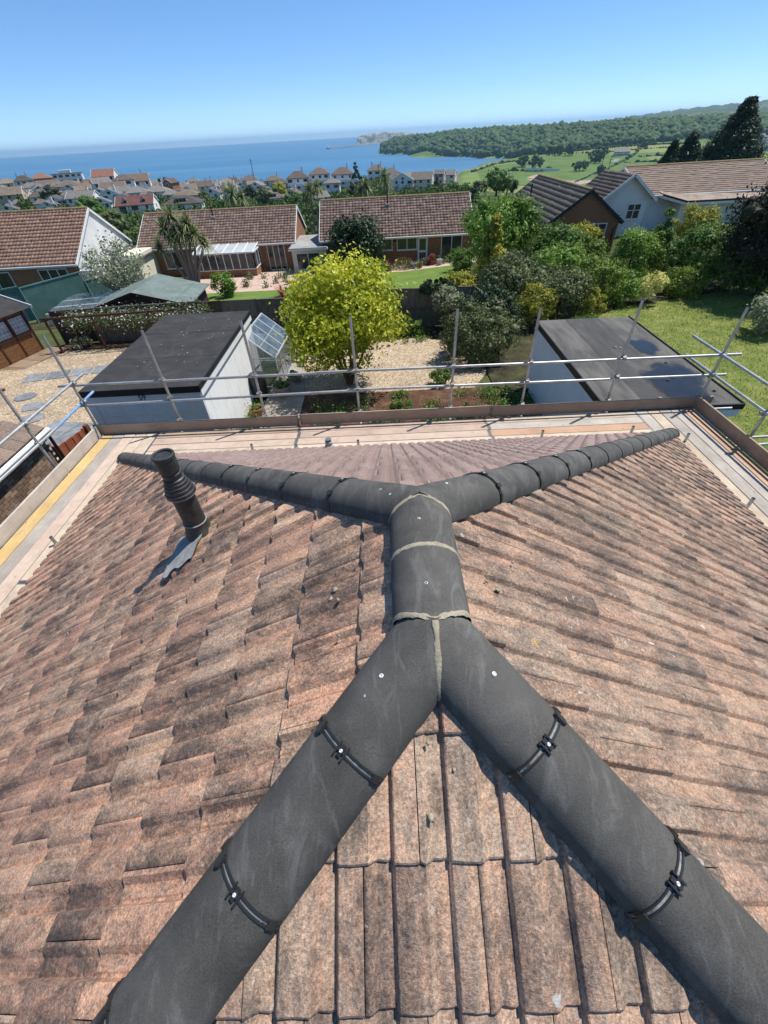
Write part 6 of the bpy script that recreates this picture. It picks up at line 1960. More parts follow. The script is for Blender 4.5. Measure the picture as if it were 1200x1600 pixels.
TOWN = [
(-243.2, 348.5, 11.1, 5.7, 'h', 1, 'tan', 'cream', 10, '', 'tan hipped house at the far left edge of the town by the sea'),
(-168.0, 239.6, 10.1, 7.4, 'g', 2, 'tan', 'beige', -8, 'c', 'beige rendered house with tan roof and tall chimney wall at the left edge'),
(-214.6, 322.6, 10.2, 7.4, 'h', 2, 'dark', 'white', 5, 'cc', 'dark hipped house with two white chimneys near the far left shore'),
(-210.5, 334.2, 10.9, 8.0, 'h', 2, 'redbrown', 'brick', 0, '', 'red-brown hipped house standing tallest in the far left cluster'),
(-194.5, 296.4, 11.6, 4.8, 'h', 1, 'grey', 'white', 15, '', 'broad grey hipped bungalow below the red-brown hipped house'),
(-200.8, 322.4, 11.8, 4.8, 'g', 1, 'brown', 'cream', 20, '', 'brown roofed house just right below the red-brown hipped house'),
(-174.4, 256.4, 8.3, 4.8, 'g', 1, 'grey', 'cream', -25, '', 'grey roofed bungalow beside the beige house with tall chimney wall'),
(-160.0, 244.6, 7.3, 4.8, 'h', 1, 'dark', 'white', 10, '', 'small dark roofed bungalow left of the dark round tree'),
(-202.9, 350.5, 17.0, 7.6, 't', 2, 'grey', 'white', 0, '', 'long white flat-topped building with terraces on the shore'),
(-147.6, 289.5, 11.2, 8.3, 'g', 2, 'orange', 'white', -12, '', 'white house with bright orange-red roof standing above the shore'),
(-168.2, 287.7, 13.4, 4.8, 'h', 1, 'brown', 'white', -10, '', 'wide brown hipped bungalow with white walls above the dark round tree'),
(-152.3, 278.5, 8.8, 4.8, 'h', 1, 'redbrown', 'cream', 0, '', 'pinkish brown hipped bungalow left of the orange-roofed house foot'),
(-139.0, 265.8, 8.4, 6.3, 'g', 1, 'grey', 'white', 15, '', 'grey roofed white bungalow directly below the orange-roofed house'),
(-129.3, 257.4, 11.3, 4.8, 'g', 1, 'brown', 'white', 0, 'c', 'long low brown roofed bungalow below the orange-roofed house'),
(-128.7, 226.9, 11.2, 4.8, 'g', 1, 'grey', 'white', -18, 'c', 'grey roofed bungalow with white gable right of the dark round tree'),
(-113.5, 221.8, 7.7, 4.8, 'f', 1, 'grey', 'white', -10, 'c', 'white gabled bungalow with small round-topped window above the maroon roof'),
(-127.6, 267.0, 9.1, 7.4, 'h', 2, 'brown', 'white', 0, '', 'brown hipped house right of the orange-roofed house on the shore'),
(-127.6, 282.6, 11.6, 7.4, 'g', 2, 'brown', 'white', 0, 'c', 'long brown roofed shore house with white turret end'),
(-106.7, 232.1, 9.7, 4.8, 'h', 1, 'grey', 'white', 5, 'c', 'blue-grey hipped bungalow directly behind the maroon roofed house'),
(-101.4, 240.4, 11.2, 4.8, 'h', 1, 'grey', 'white', -12, 'c', 'grey hipped bungalow with small white gablet behind the dark hipped one'),
(-97.5, 248.8, 6.1, 7.4, 'g', 2, 'dark', 'brick', 60, '', 'narrow tall dark brown roofed house behind the town trees'),
(-106.1, 279.0, 13.0, 4.8, 'h', 1, 'greybrown', 'white', 10, '', 'grey-brown hipped bungalow with a low roof midway to the shore'),
(-79.2, 215.2, 10.1, 4.8, 'h', 1, 'tan', 'white', -5, '', 'tan hipped bungalow above the dark brown hipped bungalow'),
(-96.9, 289.4, 12.0, 4.8, 'g', 1, 'brown', 'white', 8, 'c', 'brown roofed house with white gables near the shore'),
(-87.3, 186.4, 12.5, 4.8, 'd', 1, 'maroon', 'white', -8, '', 'white house with maroon roof and two white gabled dormers'),
(-67.1, 177.0, 12.3, 4.8, 'hd', 1, 'dark', 'white', -6, '', 'white bungalow with dark brown hipped roof and a flat dormer'),
(-74.4, 234.4, 7.5, 4.8, 'f', 1, 'greybrown', 'white', -12, 'c', 'white gable-fronted house with dormer left of the spiky cordyline'),
(-90.6, 315.8, 10.8, 4.8, 'h', 1, 'tan', 'white', 0, '', 'tan hipped bungalow behind the spiky cordyline by the shore'),
(-81.6, 304.5, 7.4, 4.8, 'h', 1, 'dark', 'white', 0, '', 'small dark hipped bungalow on the shore left of the tall mast'),
(-81.2, 335.3, 10.6, 5.4, 'h', 1, 'greybrown', 'white', 0, 'c', 'grey-brown hipped shore house just left of the tall mast'),
(-64.4, 281.3, 6.9, 4.8, 'f', 1, 'grey', 'white', -20, '', 'white gable-fronted bungalow below the tall mast'),
(-64.6, 328.7, 11.1, 5.5, 'h', 1, 'greybrown', 'cream', 0, 'c', 'grey-brown hipped shore house just right of the tall mast'),
(-41.0, 273.5, 11.2, 8.6, 'h', 2, 'brown', 'white', 0, 'cb', 'brown hipped white villa, leftmost of three in the shore row'),
(-31.7, 292.9, 10.9, 8.6, 'h', 2, 'brown', 'white', 0, 'b', 'brown hipped white villa, middle one of three in the shore row'),
(-18.8, 288.7, 11.7, 8.6, 'h', 2, 'brown', 'white', 0, 'cb', 'brown hipped white villa, rightmost of three in the shore row'),
(-53.6, 292.3, 9.2, 4.8, 'h', 1, 'brown', 'cream', 12, '', 'brown hipped house in front of the leftmost villa of the shore row'),
(-40.0, 289.4, 9.1, 4.8, 'h', 1, 'greybrown', 'white', -10, '', 'grey-brown hipped house in front between two shore villas'),
(-19.8, 229.0, 6.7, 7.4, 'h', 2, 'grey', 'white', -4, '', 'white two-storey house with grey hipped roof below the shore villas'),
(-42.4, 210.8, 9.9, 4.2, 'hd', 1, 'greybrown', 'white', -14, '', 'grey-brown roofed bungalow with long white dormer behind the bungalow ridge'),
(-22.5, 198.7, 6.0, 4.2, 'g', 1, 'grey', 'white', 30, '', 'small grey roofed house seen between the two tiled bungalows'),
(-15.9, 309.6, 6.7, 6.5, 'h', 1, 'grey', 'white', 0, '', 'small grey hipped house left of the dark conifer'),
(-0.2, 325.0, 10.9, 7.8, 'h', 2, 'greybrown', 'white', 0, 'cc', 'white hipped house behind the dark conifer on the shore'),
(8.2, 321.2, 10.0, 7.4, 'h', 2, 'greybrown', 'cream', 8, 'c', 'cream hipped house right of the dark conifer on the shore'),
(14.7, 270.8, 11.1, 7.4, 'f2', 2, 'grey', 'white', -22, '', 'white two-storey house with grey roof and gable facing the camera'),
(23.1, 270.0, 11.0, 7.4, 'g', 2, 'greybrown', 'cream', -10, '', 'pale cream two-storey terrace right of the white gabled house'),
(34.8, 294.8, 6.0, 7.4, 'g', 2, 'grey', 'pink', -15, '', 'narrow pinkish house near the right end of the shore terrace'),
(41.8, 307.6, 8.1, 7.4, 'g', 2, 'grey', 'cream', -12, '', 'cream house at the right end of the shore terrace'),
]

# ---------------------------------------------------------------- the town running down to the sea
ROOFC = {n: pm("town_roof_" + n, [tuple(c * .72 for c in col), col, tuple(min(1, c * 1.25) for c in col)], .9, 0.9, fine=(5, 0.22), rand=.3) for n, col in
         dict(tan=(.20, .16, .122), dark=(.085, .07, .06), redbrown=(.20, .115, .085), grey=(.17, .16, .15), brown=(.135, .10, .08), orange=(.24, .115, .08), maroon=(.12, .055, .048), greybrown=(.15, .13, .108)).items()}
WALLC = dict(white=WREND, cream=CREAM, beige=pm("beige_render", [(.42, .34, .24), (.50, .42, .31)], 1, .9), brick=ORB, pink=pm("pink_render", [(.55, .42, .38), (.62, .50, .45)], 1, .9))
TRIM = pm("town_trim_white", [(.70, .70, .68), (.80, .80, .78)], 1, .6)
def town_house(x, y, W, H, k, st, rc, wc, rot, ex, lab):
    zg = gz(x, y)
    face = math.degrees(math.atan2(-x, y))           # local -y looks up the hill towards the gardens
    t = thing("town_house", lab, "house", (x, y, zg), face * .8 + rot, "houses of the town by the sea")
    wm_, rm = WALLC[wc], ROOFC[rc]
    D = W * (.80 if k != 't' else .6)
    hx, hy = W / 2, D / 2
    rh_ = min(H * .42, W * .24) if k != 't' else .3
    if k in ('d',): rh_ = H * .46
    wh_ = H - rh_
    ov = .4
    fx = k in ('f', 'f2')
    if k == 't':
        MB().box(-hx, hx, -hy, hy, -3, wh_).build("wall", wm_, t); MB().box(-hx - .3, hx + .3, -hy - .2, hy + .3, wh_, wh_ + .3).build("roof", rm, t)
        MB().box(-hx * .5, hx * .3, -hy * .3, hy * .6, wh_ + .3, wh_ + 1.8).build("penthouse", wm_, t)
    elif k in ('h', 'hd'):
        MB().box(-hx, hx, -hy, hy, -3, wh_).build("wall", wm_, t)
        rl = max(.4, hx - hy * .95)
        a, b_ = hx + ov, hy + ov
        MB().poly([(-a, -b_, wh_ - .12), (a, -b_, wh_ - .12), (a, b_, wh_ - .12), (-a, b_, wh_ - .12), (-a, -b_, wh_ + .06), (a, -b_, wh_ + .06), (a, b_, wh_ + .06), (-a, b_, wh_ + .06), (-rl, 0, H), (rl, 0, H)],
                  [(3, 2, 1, 0), (0, 1, 5, 4), (1, 2, 6, 5), (2, 3, 7, 6), (3, 0, 4, 7), (4, 5, 9, 8), (5, 6, 9), (6, 7, 8, 9), (7, 4, 8)]).build("roof", rm, t)
    else:
        gxm = fx
        R_ = Matrix.Rotation(math.pi / 2, 4, 'Z') if gxm else Matrix.Identity(4)
        lx_, ly_ = (hy, hx) if gxm else (hx, hy)
        MB().poly([R_ @ Vector(p) for p in ((-lx_, -ly_, -3), (lx_, -ly_, -3), (lx_, ly_, -3), (-lx_, ly_, -3), (-lx_, -ly_, wh_), (lx_, -ly_, wh_), (lx_, ly_, wh_), (-lx_, ly_, wh_), (-lx_, 0, H - .12), (lx_, 0, H - .12))],
                  [(0, 1, 5, 4), (2, 3, 7, 6), (1, 2, 6, 9, 5), (3, 0, 4, 8, 7)]).build("wall", wm_, t)
        sl = (H - wh_) / ly_
        for sy in (-1, 1):
            p = [Vector((-lx_ - .25, sy * (ly_ + ov), wh_ - sl * ov)), Vector((lx_ + .25, sy * (ly_ + ov), wh_ - sl * ov)), Vector((lx_ + .25, 0, H)), Vector((-lx_ - .25, 0, H))]
            MB().poly([R_ @ q for q in p] + [R_ @ (q - Vector((0, 0, .16))) for q in p], [(0, 1, 2, 3), (7, 6, 5, 4), (0, 4, 5, 1), (1, 5, 6, 2), (3, 2, 6, 7), (0, 3, 7, 4)]).build("roof_slope", rm, t)
            for sx in (-1, 1):
                MB().beam(R_ @ Vector((sx * (lx_ + .27), sy * (ly_ + ov), wh_ - sl * ov - .06)), R_ @ Vector((sx * (lx_ + .27), 0, H - .06)), .06, .26).build("bargeboard", TRIM, t)
    g = random.Random(int(x * 10) + 5)
    nfl = max(1, round(wh_ / 2.7))
    for fl_ in range(nfl):
        z1 = wh_ - .45 - fl_ * 2.6
        n = max(2, int(W / 3.2))
        for i in range(n):
            cx = -hx + W * (i + .5) / n + g.uniform(-.3, .3)
            ww_ = g.choice((.6, .9, 1.1)) if not (g.random() < .15) else .45
            hh_ = 1.15 if not (fl_ == nfl - 1 and g.random() < .3) else 1.9
            f = MB().box(cx - ww_ - .08, cx + ww_ + .08, -hy - .05, -hy + .02, z1 - hh_ - .08, z1 + .08).build("window", TRIM, t)
            MB().box(cx - ww_, cx + ww_, -hy - .06, -hy + .03, z1 - hh_, z1).build("pane", PANE, f)
        for sx in (-1, 1):
            f = MB().box(*sorted((sx * hx - sx * .02, sx * hx + sx * .05)), -.7, .7, z1 - 1.15, z1 + .05).build("window", TRIM, t)
            MB().box(*sorted((sx * hx - sx * .02, sx * hx + sx * .06)), -.6, .6, z1 - 1.07, z1 - .03).build("pane", PANE, f)
    if fx:
        f = MB().box(-.75, .75, -hy - .05, -hy + .02, wh_ - .05, wh_ + 1.0).build("window", TRIM, t)
        MB().box(-.65, .65, -hy - .06, -hy + .03, wh_ + .04, wh_ + .92).build("pane", PANE, f)
    if k == 'd':
        for cx in (-hx * .5, hx * .5):
            zb = wh_ + .35
            dmr = MB().poly([(cx - .85, -hy * .72, zb), (cx + .85, -hy * .72, zb), (cx + .85, -hy * .72, zb + .85), (cx, -hy * .72, zb + 1.5), (cx - .85, -hy * .72, zb + .85), (cx + .85, 0, zb + .85), (cx, 0, zb + 1.5), (cx - .85, 0, zb + .85), (cx - .85, 0, zb), (cx + .85, 0, zb)],
                            [(0, 1, 2, 3, 4), (1, 9, 5, 2), (0, 4, 7, 8)]).build("dormer", TRIM, t)
            MB().poly([(cx - 1.0, -hy * .78, zb + .8), (cx, -hy * .78, zb + 1.62), (cx + 1.0, -hy * .78, zb + .8), (cx - 1.0, .1, zb + .8), (cx, .1, zb + 1.62), (cx + 1.0, .1, zb + .8)], [(0, 1, 4, 3), (1, 2, 5, 4)]).build("dormer_roof", rm, dmr)
            MB().box(cx - .55, cx + .55, -hy * .72 - .03, -hy * .70, zb + .15, zb + .85).build("pane", PANE, dmr)
    if k == 'hd':
        zb = wh_ + .25
        dmr = MB().box(-1.9, 1.9, -hy * .70, 0, zb, zb + 1.15).build("dormer", TRIM, t)
        MB().box(-2.05, 2.05, -hy * .78, .1, zb + 1.152, zb + 1.30).build("dormer_roof", rm, dmr)
        for i in range(3): MB().box(-1.7 + i * 1.15, -.7 + i * 1.15, -hy * .70 - .03, -hy * .69, zb + .2, zb + 1.0).build("pane", PANE, dmr)
    for i in range(ex.count('c')):
        cx = hx * (.45 if i == 0 else -.5)
        ch_ = MB().box(cx - .38, cx + .38, hy * .1, hy * .1 + .7, H - 1.6, H + 1.0).build("chimney", WALLC['white'] if wc != 'beige' else wm_, t)
        for j in (-.18, .18): MB().lathe([(.12, H + 1.0), (.10, H + 1.45), (.05, H + 1.45)], 8, Matrix.Translation((cx + j, hy * .1 + .35, 0))).build("chimney_pot", ORB, ch_)
    if 'b' in ex:
        bc = MB().box(-hx * .8, hx * .8, -hy - 1.4, -hy - .01, wh_ - 3.15, wh_ - 2.95).build("balcony", TRIM, t)
        mb = MB(); mb.box(-hx * .8, hx * .8, -hy - 1.4, -hy - 1.33, wh_ - 2.949, wh_ - 2.1); mb.build("balustrade", TRIM, bc)
    if k == 'f2':
        a = hx * .55
        MB().poly([(-hx - 2.6, -hy + 1, -3), (-hx - .01, -hy + 1, -3), (-hx - .01, -hy + 1, wh_), (-hx - 2.6, -hy + 1, wh_), (-hx - 2.6, hy, -3), (-hx - 2.6, hy, wh_)], [(0, 1, 2, 3), (4, 0, 3, 5)]).build("side_wing", wm_, t)
        MB().poly([(-hx - 2.9, -hy + .6, wh_ - .1), (-hx * .1, -hy + .6, wh_ - .1), (-hx * .1, 0.3, H - .25), (-hx - 2.9, .3, H - .25), (-hx - 2.9, hy + .3, wh_ - .1), (-hx * .1, hy + .3, wh_ - .1)], [(0, 1, 2, 3), (3, 2, 5, 4)]).build("side_roof", rm, t)
    return t
for row in TOWN:
    town_house(*row)
# smaller houses crowding between them; nothing tells those of one colour apart
gf_ = random.Random(19)
spots = [(r[0], r[1], r[2]) for r in TOWN]
names_ = dict(brown="small brown-roofed house among the crowded far roofs of the town", greybrown="small grey-brown roofed house among the crowded far roofs of the town", dark="small dark-roofed house among the crowded far roofs of the town", grey="small grey-roofed house among the crowded far roofs of the town", tan="small tan-roofed house among the crowded far roofs of the town")
made = 0
for _ in range(2500):
    if made >= 84: break
    a, r = gf_.uniform(-36, -9), gf_.uniform(225, 415)
    x, y = polar(a, r)
    if gz(x, y) < -15.5 or any(math.hypot(x - sx, y - sy) < (sw + 7) * .52 for sx, sy, sw in spots): continue
    W = gf_.uniform(5.5, 8.2); rc = gf_.choice(list(names_))
    town_house(x, y, W, gf_.uniform(3.6, 4.5), gf_.choice('hfgf'), 1, rc, gf_.choice(('white', 'white', 'cream')), gf_.uniform(-30, 30), gf_.choice(('', 'c', '')), names_[rc])
    spots.append((x, y, W)); made += 1
# grey farmhouse on the far field
fx_, fy_ = polar(24.4, 1015)
fm = town_house(fx_, fy_, 24, 9.5, 'g', 2, 'grey', 'cream', 0, 'c', "grey farmhouse standing alone among the far green fields")
fm["group"] = "houses on the far fields"
# town greenery between the houses: one mass nobody could count
g = np.random.default_rng(77)
n = 1700
a_, r_ = g.uniform(-40, 9, n), g.uniform(75, 430, n) ** 1.0
x, y = r_ * np.sin(np.radians(a_)), r_ * np.cos(np.radians(a_))
ok = ground(x, y) > -24
for row in TOWN:
    ok &= np.hypot(x - row[0], y - row[1]) > row[2] * .72
x, y = x[ok], y[ok]
s = g.uniform(.8, 3.2, len(x)) * np.where(np.hypot(x, y) < 130, .7, 1)
LEAF_TOWN = leaf_mat("town_shrub_leaves", [(0.025, 0.045, 0.012), (0.05, 0.085, 0.02), (0.095, 0.13, 0.035)], 0.8, 0.1)
C = []; 
for xi, yi, si in zip(x, y, s):
    m_ = 46
    d = g.normal(size=(m_, 3)); d /= np.linalg.norm(d, axis=1, keepdims=True)
    C.append(np.array([xi, yi, gz(xi, yi) + si * .5]) + d * si * g.uniform(.55, 1.0, (m_, 1)) * np.array([1, 1, .75]))
C = np.concatenate(C)
V, F = leaf_quads(C, .75, None, 1, .8)
tone = np.repeat(g.uniform(0, 1, len(x)), 46) * .7 + g.uniform(0, .3, len(C))
tag(link("town_greenery", np_mesh("town_greenery", V, F, tone), LEAF_TOWN), kind="stuff")
# grey town far off at the right edge, roofs crowding the slope
far_lab = "tiny pale house in the distant estate at the right edge beside the dark cypress"
for i in range(26):
    a, r = g.uniform(33.3, 37.5), g.uniform(900, 1180)
    px_, py_ = polar(a, r)
    t = thing("distant_house", far_lab, "house", (px_, py_, gz(px_, py_)), g.uniform(0, 180), "houses of the distant estate at the right edge")
    MB().box(-5, 5, -4, 4, -4, 5).build("wall", WREND, t)
    MB().poly([(-5.5, -4.6, 4.8), (5.5, -4.6, 4.8), (5.5, 4.6, 4.8), (-5.5, 4.6, 4.8), (-5.5, 0, 8), (5.5, 0, 8)], [(0, 1, 5, 4), (2, 3, 4, 5), (1, 2, 5), (3, 0, 4)]).build("roof", ROOFC['grey'], t)
# car park on the valley floor, its boundary wall and cars
sheet("car_park", [polar(a, r) for a, r in ((15.2, 690), (18, 640), (21.4, 640), (23.2, 690), (22.6, 770), (20, 800), (17, 800))], pm("pinkish_hardcore", [(.30, .22, .17), (.38, .29, .23)], .05, .95), .5, 12)
road_pts = [(23.6, 560), (22.9, 640), (23.3, 700), (22.9, 770), (23.4, 850), (24.2, 960)]
rp = [(math.radians(a + o), r) for o in (-.28,) for a, r in road_pts] + [(math.radians(a + .28), r) for a, r in road_pts[::-1]]
sheet("valley_road", [(r * math.sin(a), r * math.cos(a)) for a, r in rp], pm("far_asphalt", [(.16, .16, .16), (.24, .24, .24)], .1, .9), .55, 14)
bwall = thing("boundary_wall", "long pale wall along the far side of the car park in the valley", "wall", (*polar(15.6, 815), gz(*polar(15.6, 815))))
q = Vector((*polar(19.0, 812), gz(*polar(19.0, 812)))) - Vector(bwall.location)
MB().beam((0, 0, 1.2), q + Vector((0, 0, 1.2)), .6, 4.5).build("wall", WREND, bwall)
CARC = [(.55, .56, .58), (.05, .06, .10), (.35, .03, .03), (.75, .75, .74), (.10, .10, .11)]
CARN = ["silver", "dark blue", "red", "white", "black"]
def far_car(a, r, ci, rz):
    x, y = polar(a, r)
    t = thing("parked_car", CARN[ci] + " car parked far off in the row along the valley car park", "car", (x, y, gz(x, y) + .6), rz, "cars parked in the valley car park")
    mb = MB()
    mb.poly([(-2.1, -.85, .35), (2.1, -.85, .35), (2.2, -.85, .75), (-2.2, -.85, .85), (-2.1, .85, .35), (2.1, .85, .35), (2.2, .85, .75), (-2.2, .85, .85)], [(0, 1, 2, 3), (5, 4, 7, 6), (1, 5, 6, 2), (4, 0, 3, 7), (3, 2, 6, 7), (4, 5, 1, 0)])
    mb.build("body", pm("car_paint_" + CARN[ci].replace(' ', '_'), [CARC[ci], tuple(min(1, c * 1.1) for c in CARC[ci])], 1, .3, spec=.6), t)
    MB().poly([(-1.9, -.78, .85), (1.0, -.78, .78), (.4, -.65, 1.42), (-1.5, -.65, 1.42), (-1.9, .78, .85), (1.0, .78, .78), (.4, .65, 1.42), (-1.5, .65, 1.42)], [(0, 1, 2, 3), (5, 4, 7, 6), (1, 5, 6, 2), (4, 0, 3, 7), (3, 2, 6, 7)]).build("cabin", PANE, t)
    for sx in (-1.35, 1.35):
        for sy in (-.86, .72):
            MB().lathe([(.02, 0), (.33, 0), (.33, .14), (.02, .14)], 10, Matrix.Translation((sx, sy, .33)) @ Matrix.Rotation(-math.pi / 2, 4, 'X')).build("wheel", BITUMEN, t)
for i in range(28):
    f = i / 27
    far_car(20.8 + 2.0 * f + .12 * (i % 2), 665 + 125 * f + 7 * (i % 2), (i * 3 + i // 4) % 5, 40 + 3 * i)
# tall mast on the shore, street lamp and posts in the valley
def mast(x, y, h_, label, name="mast", cat="mast", arm=False):
    t = thing(name, label, cat, (x, y, gz(x, y)))
    MB().tube([(0, 0, -1), (0, 0, h_)], [.22, .12], 8).build("pole", BITUMEN, t)
    if arm: MB().beam((0, 0, h_), (1.6, 0, h_ + .15), .15, .12).build("lamp_arm", BITUMEN, t); MB().box(1.3, 2.2, -.2, .2, h_ + .05, h_ + .25).build("lamp_head", TRIM, t)
    else:
        for z in (.86, .94): MB().beam((-.9, 0, h_ * z), (.9, 0, h_ * z), .1, .1).build("cross_arm", BITUMEN, t)
x, y = polar(-13.1, 318); mast(x, y, 13.5, "thin dark mast rising against the sea above the white gabled bungalow")
x, y = polar(0.2, 300); mast(x, y, 9.0, "thin dark pole standing left of the white two-storey gabled house", "utility_pole", "pole")
x, y = polar(22.9, 330); mast(x, y, 15, "dark street lamp left of the white house roof", "street_lamp", "street lamp", True)
x, y = polar(23.6, 300); mast(x, y, 12.5, "second dark pole beside the white house roof, nearer the valley road", "utility_pole", "pole")

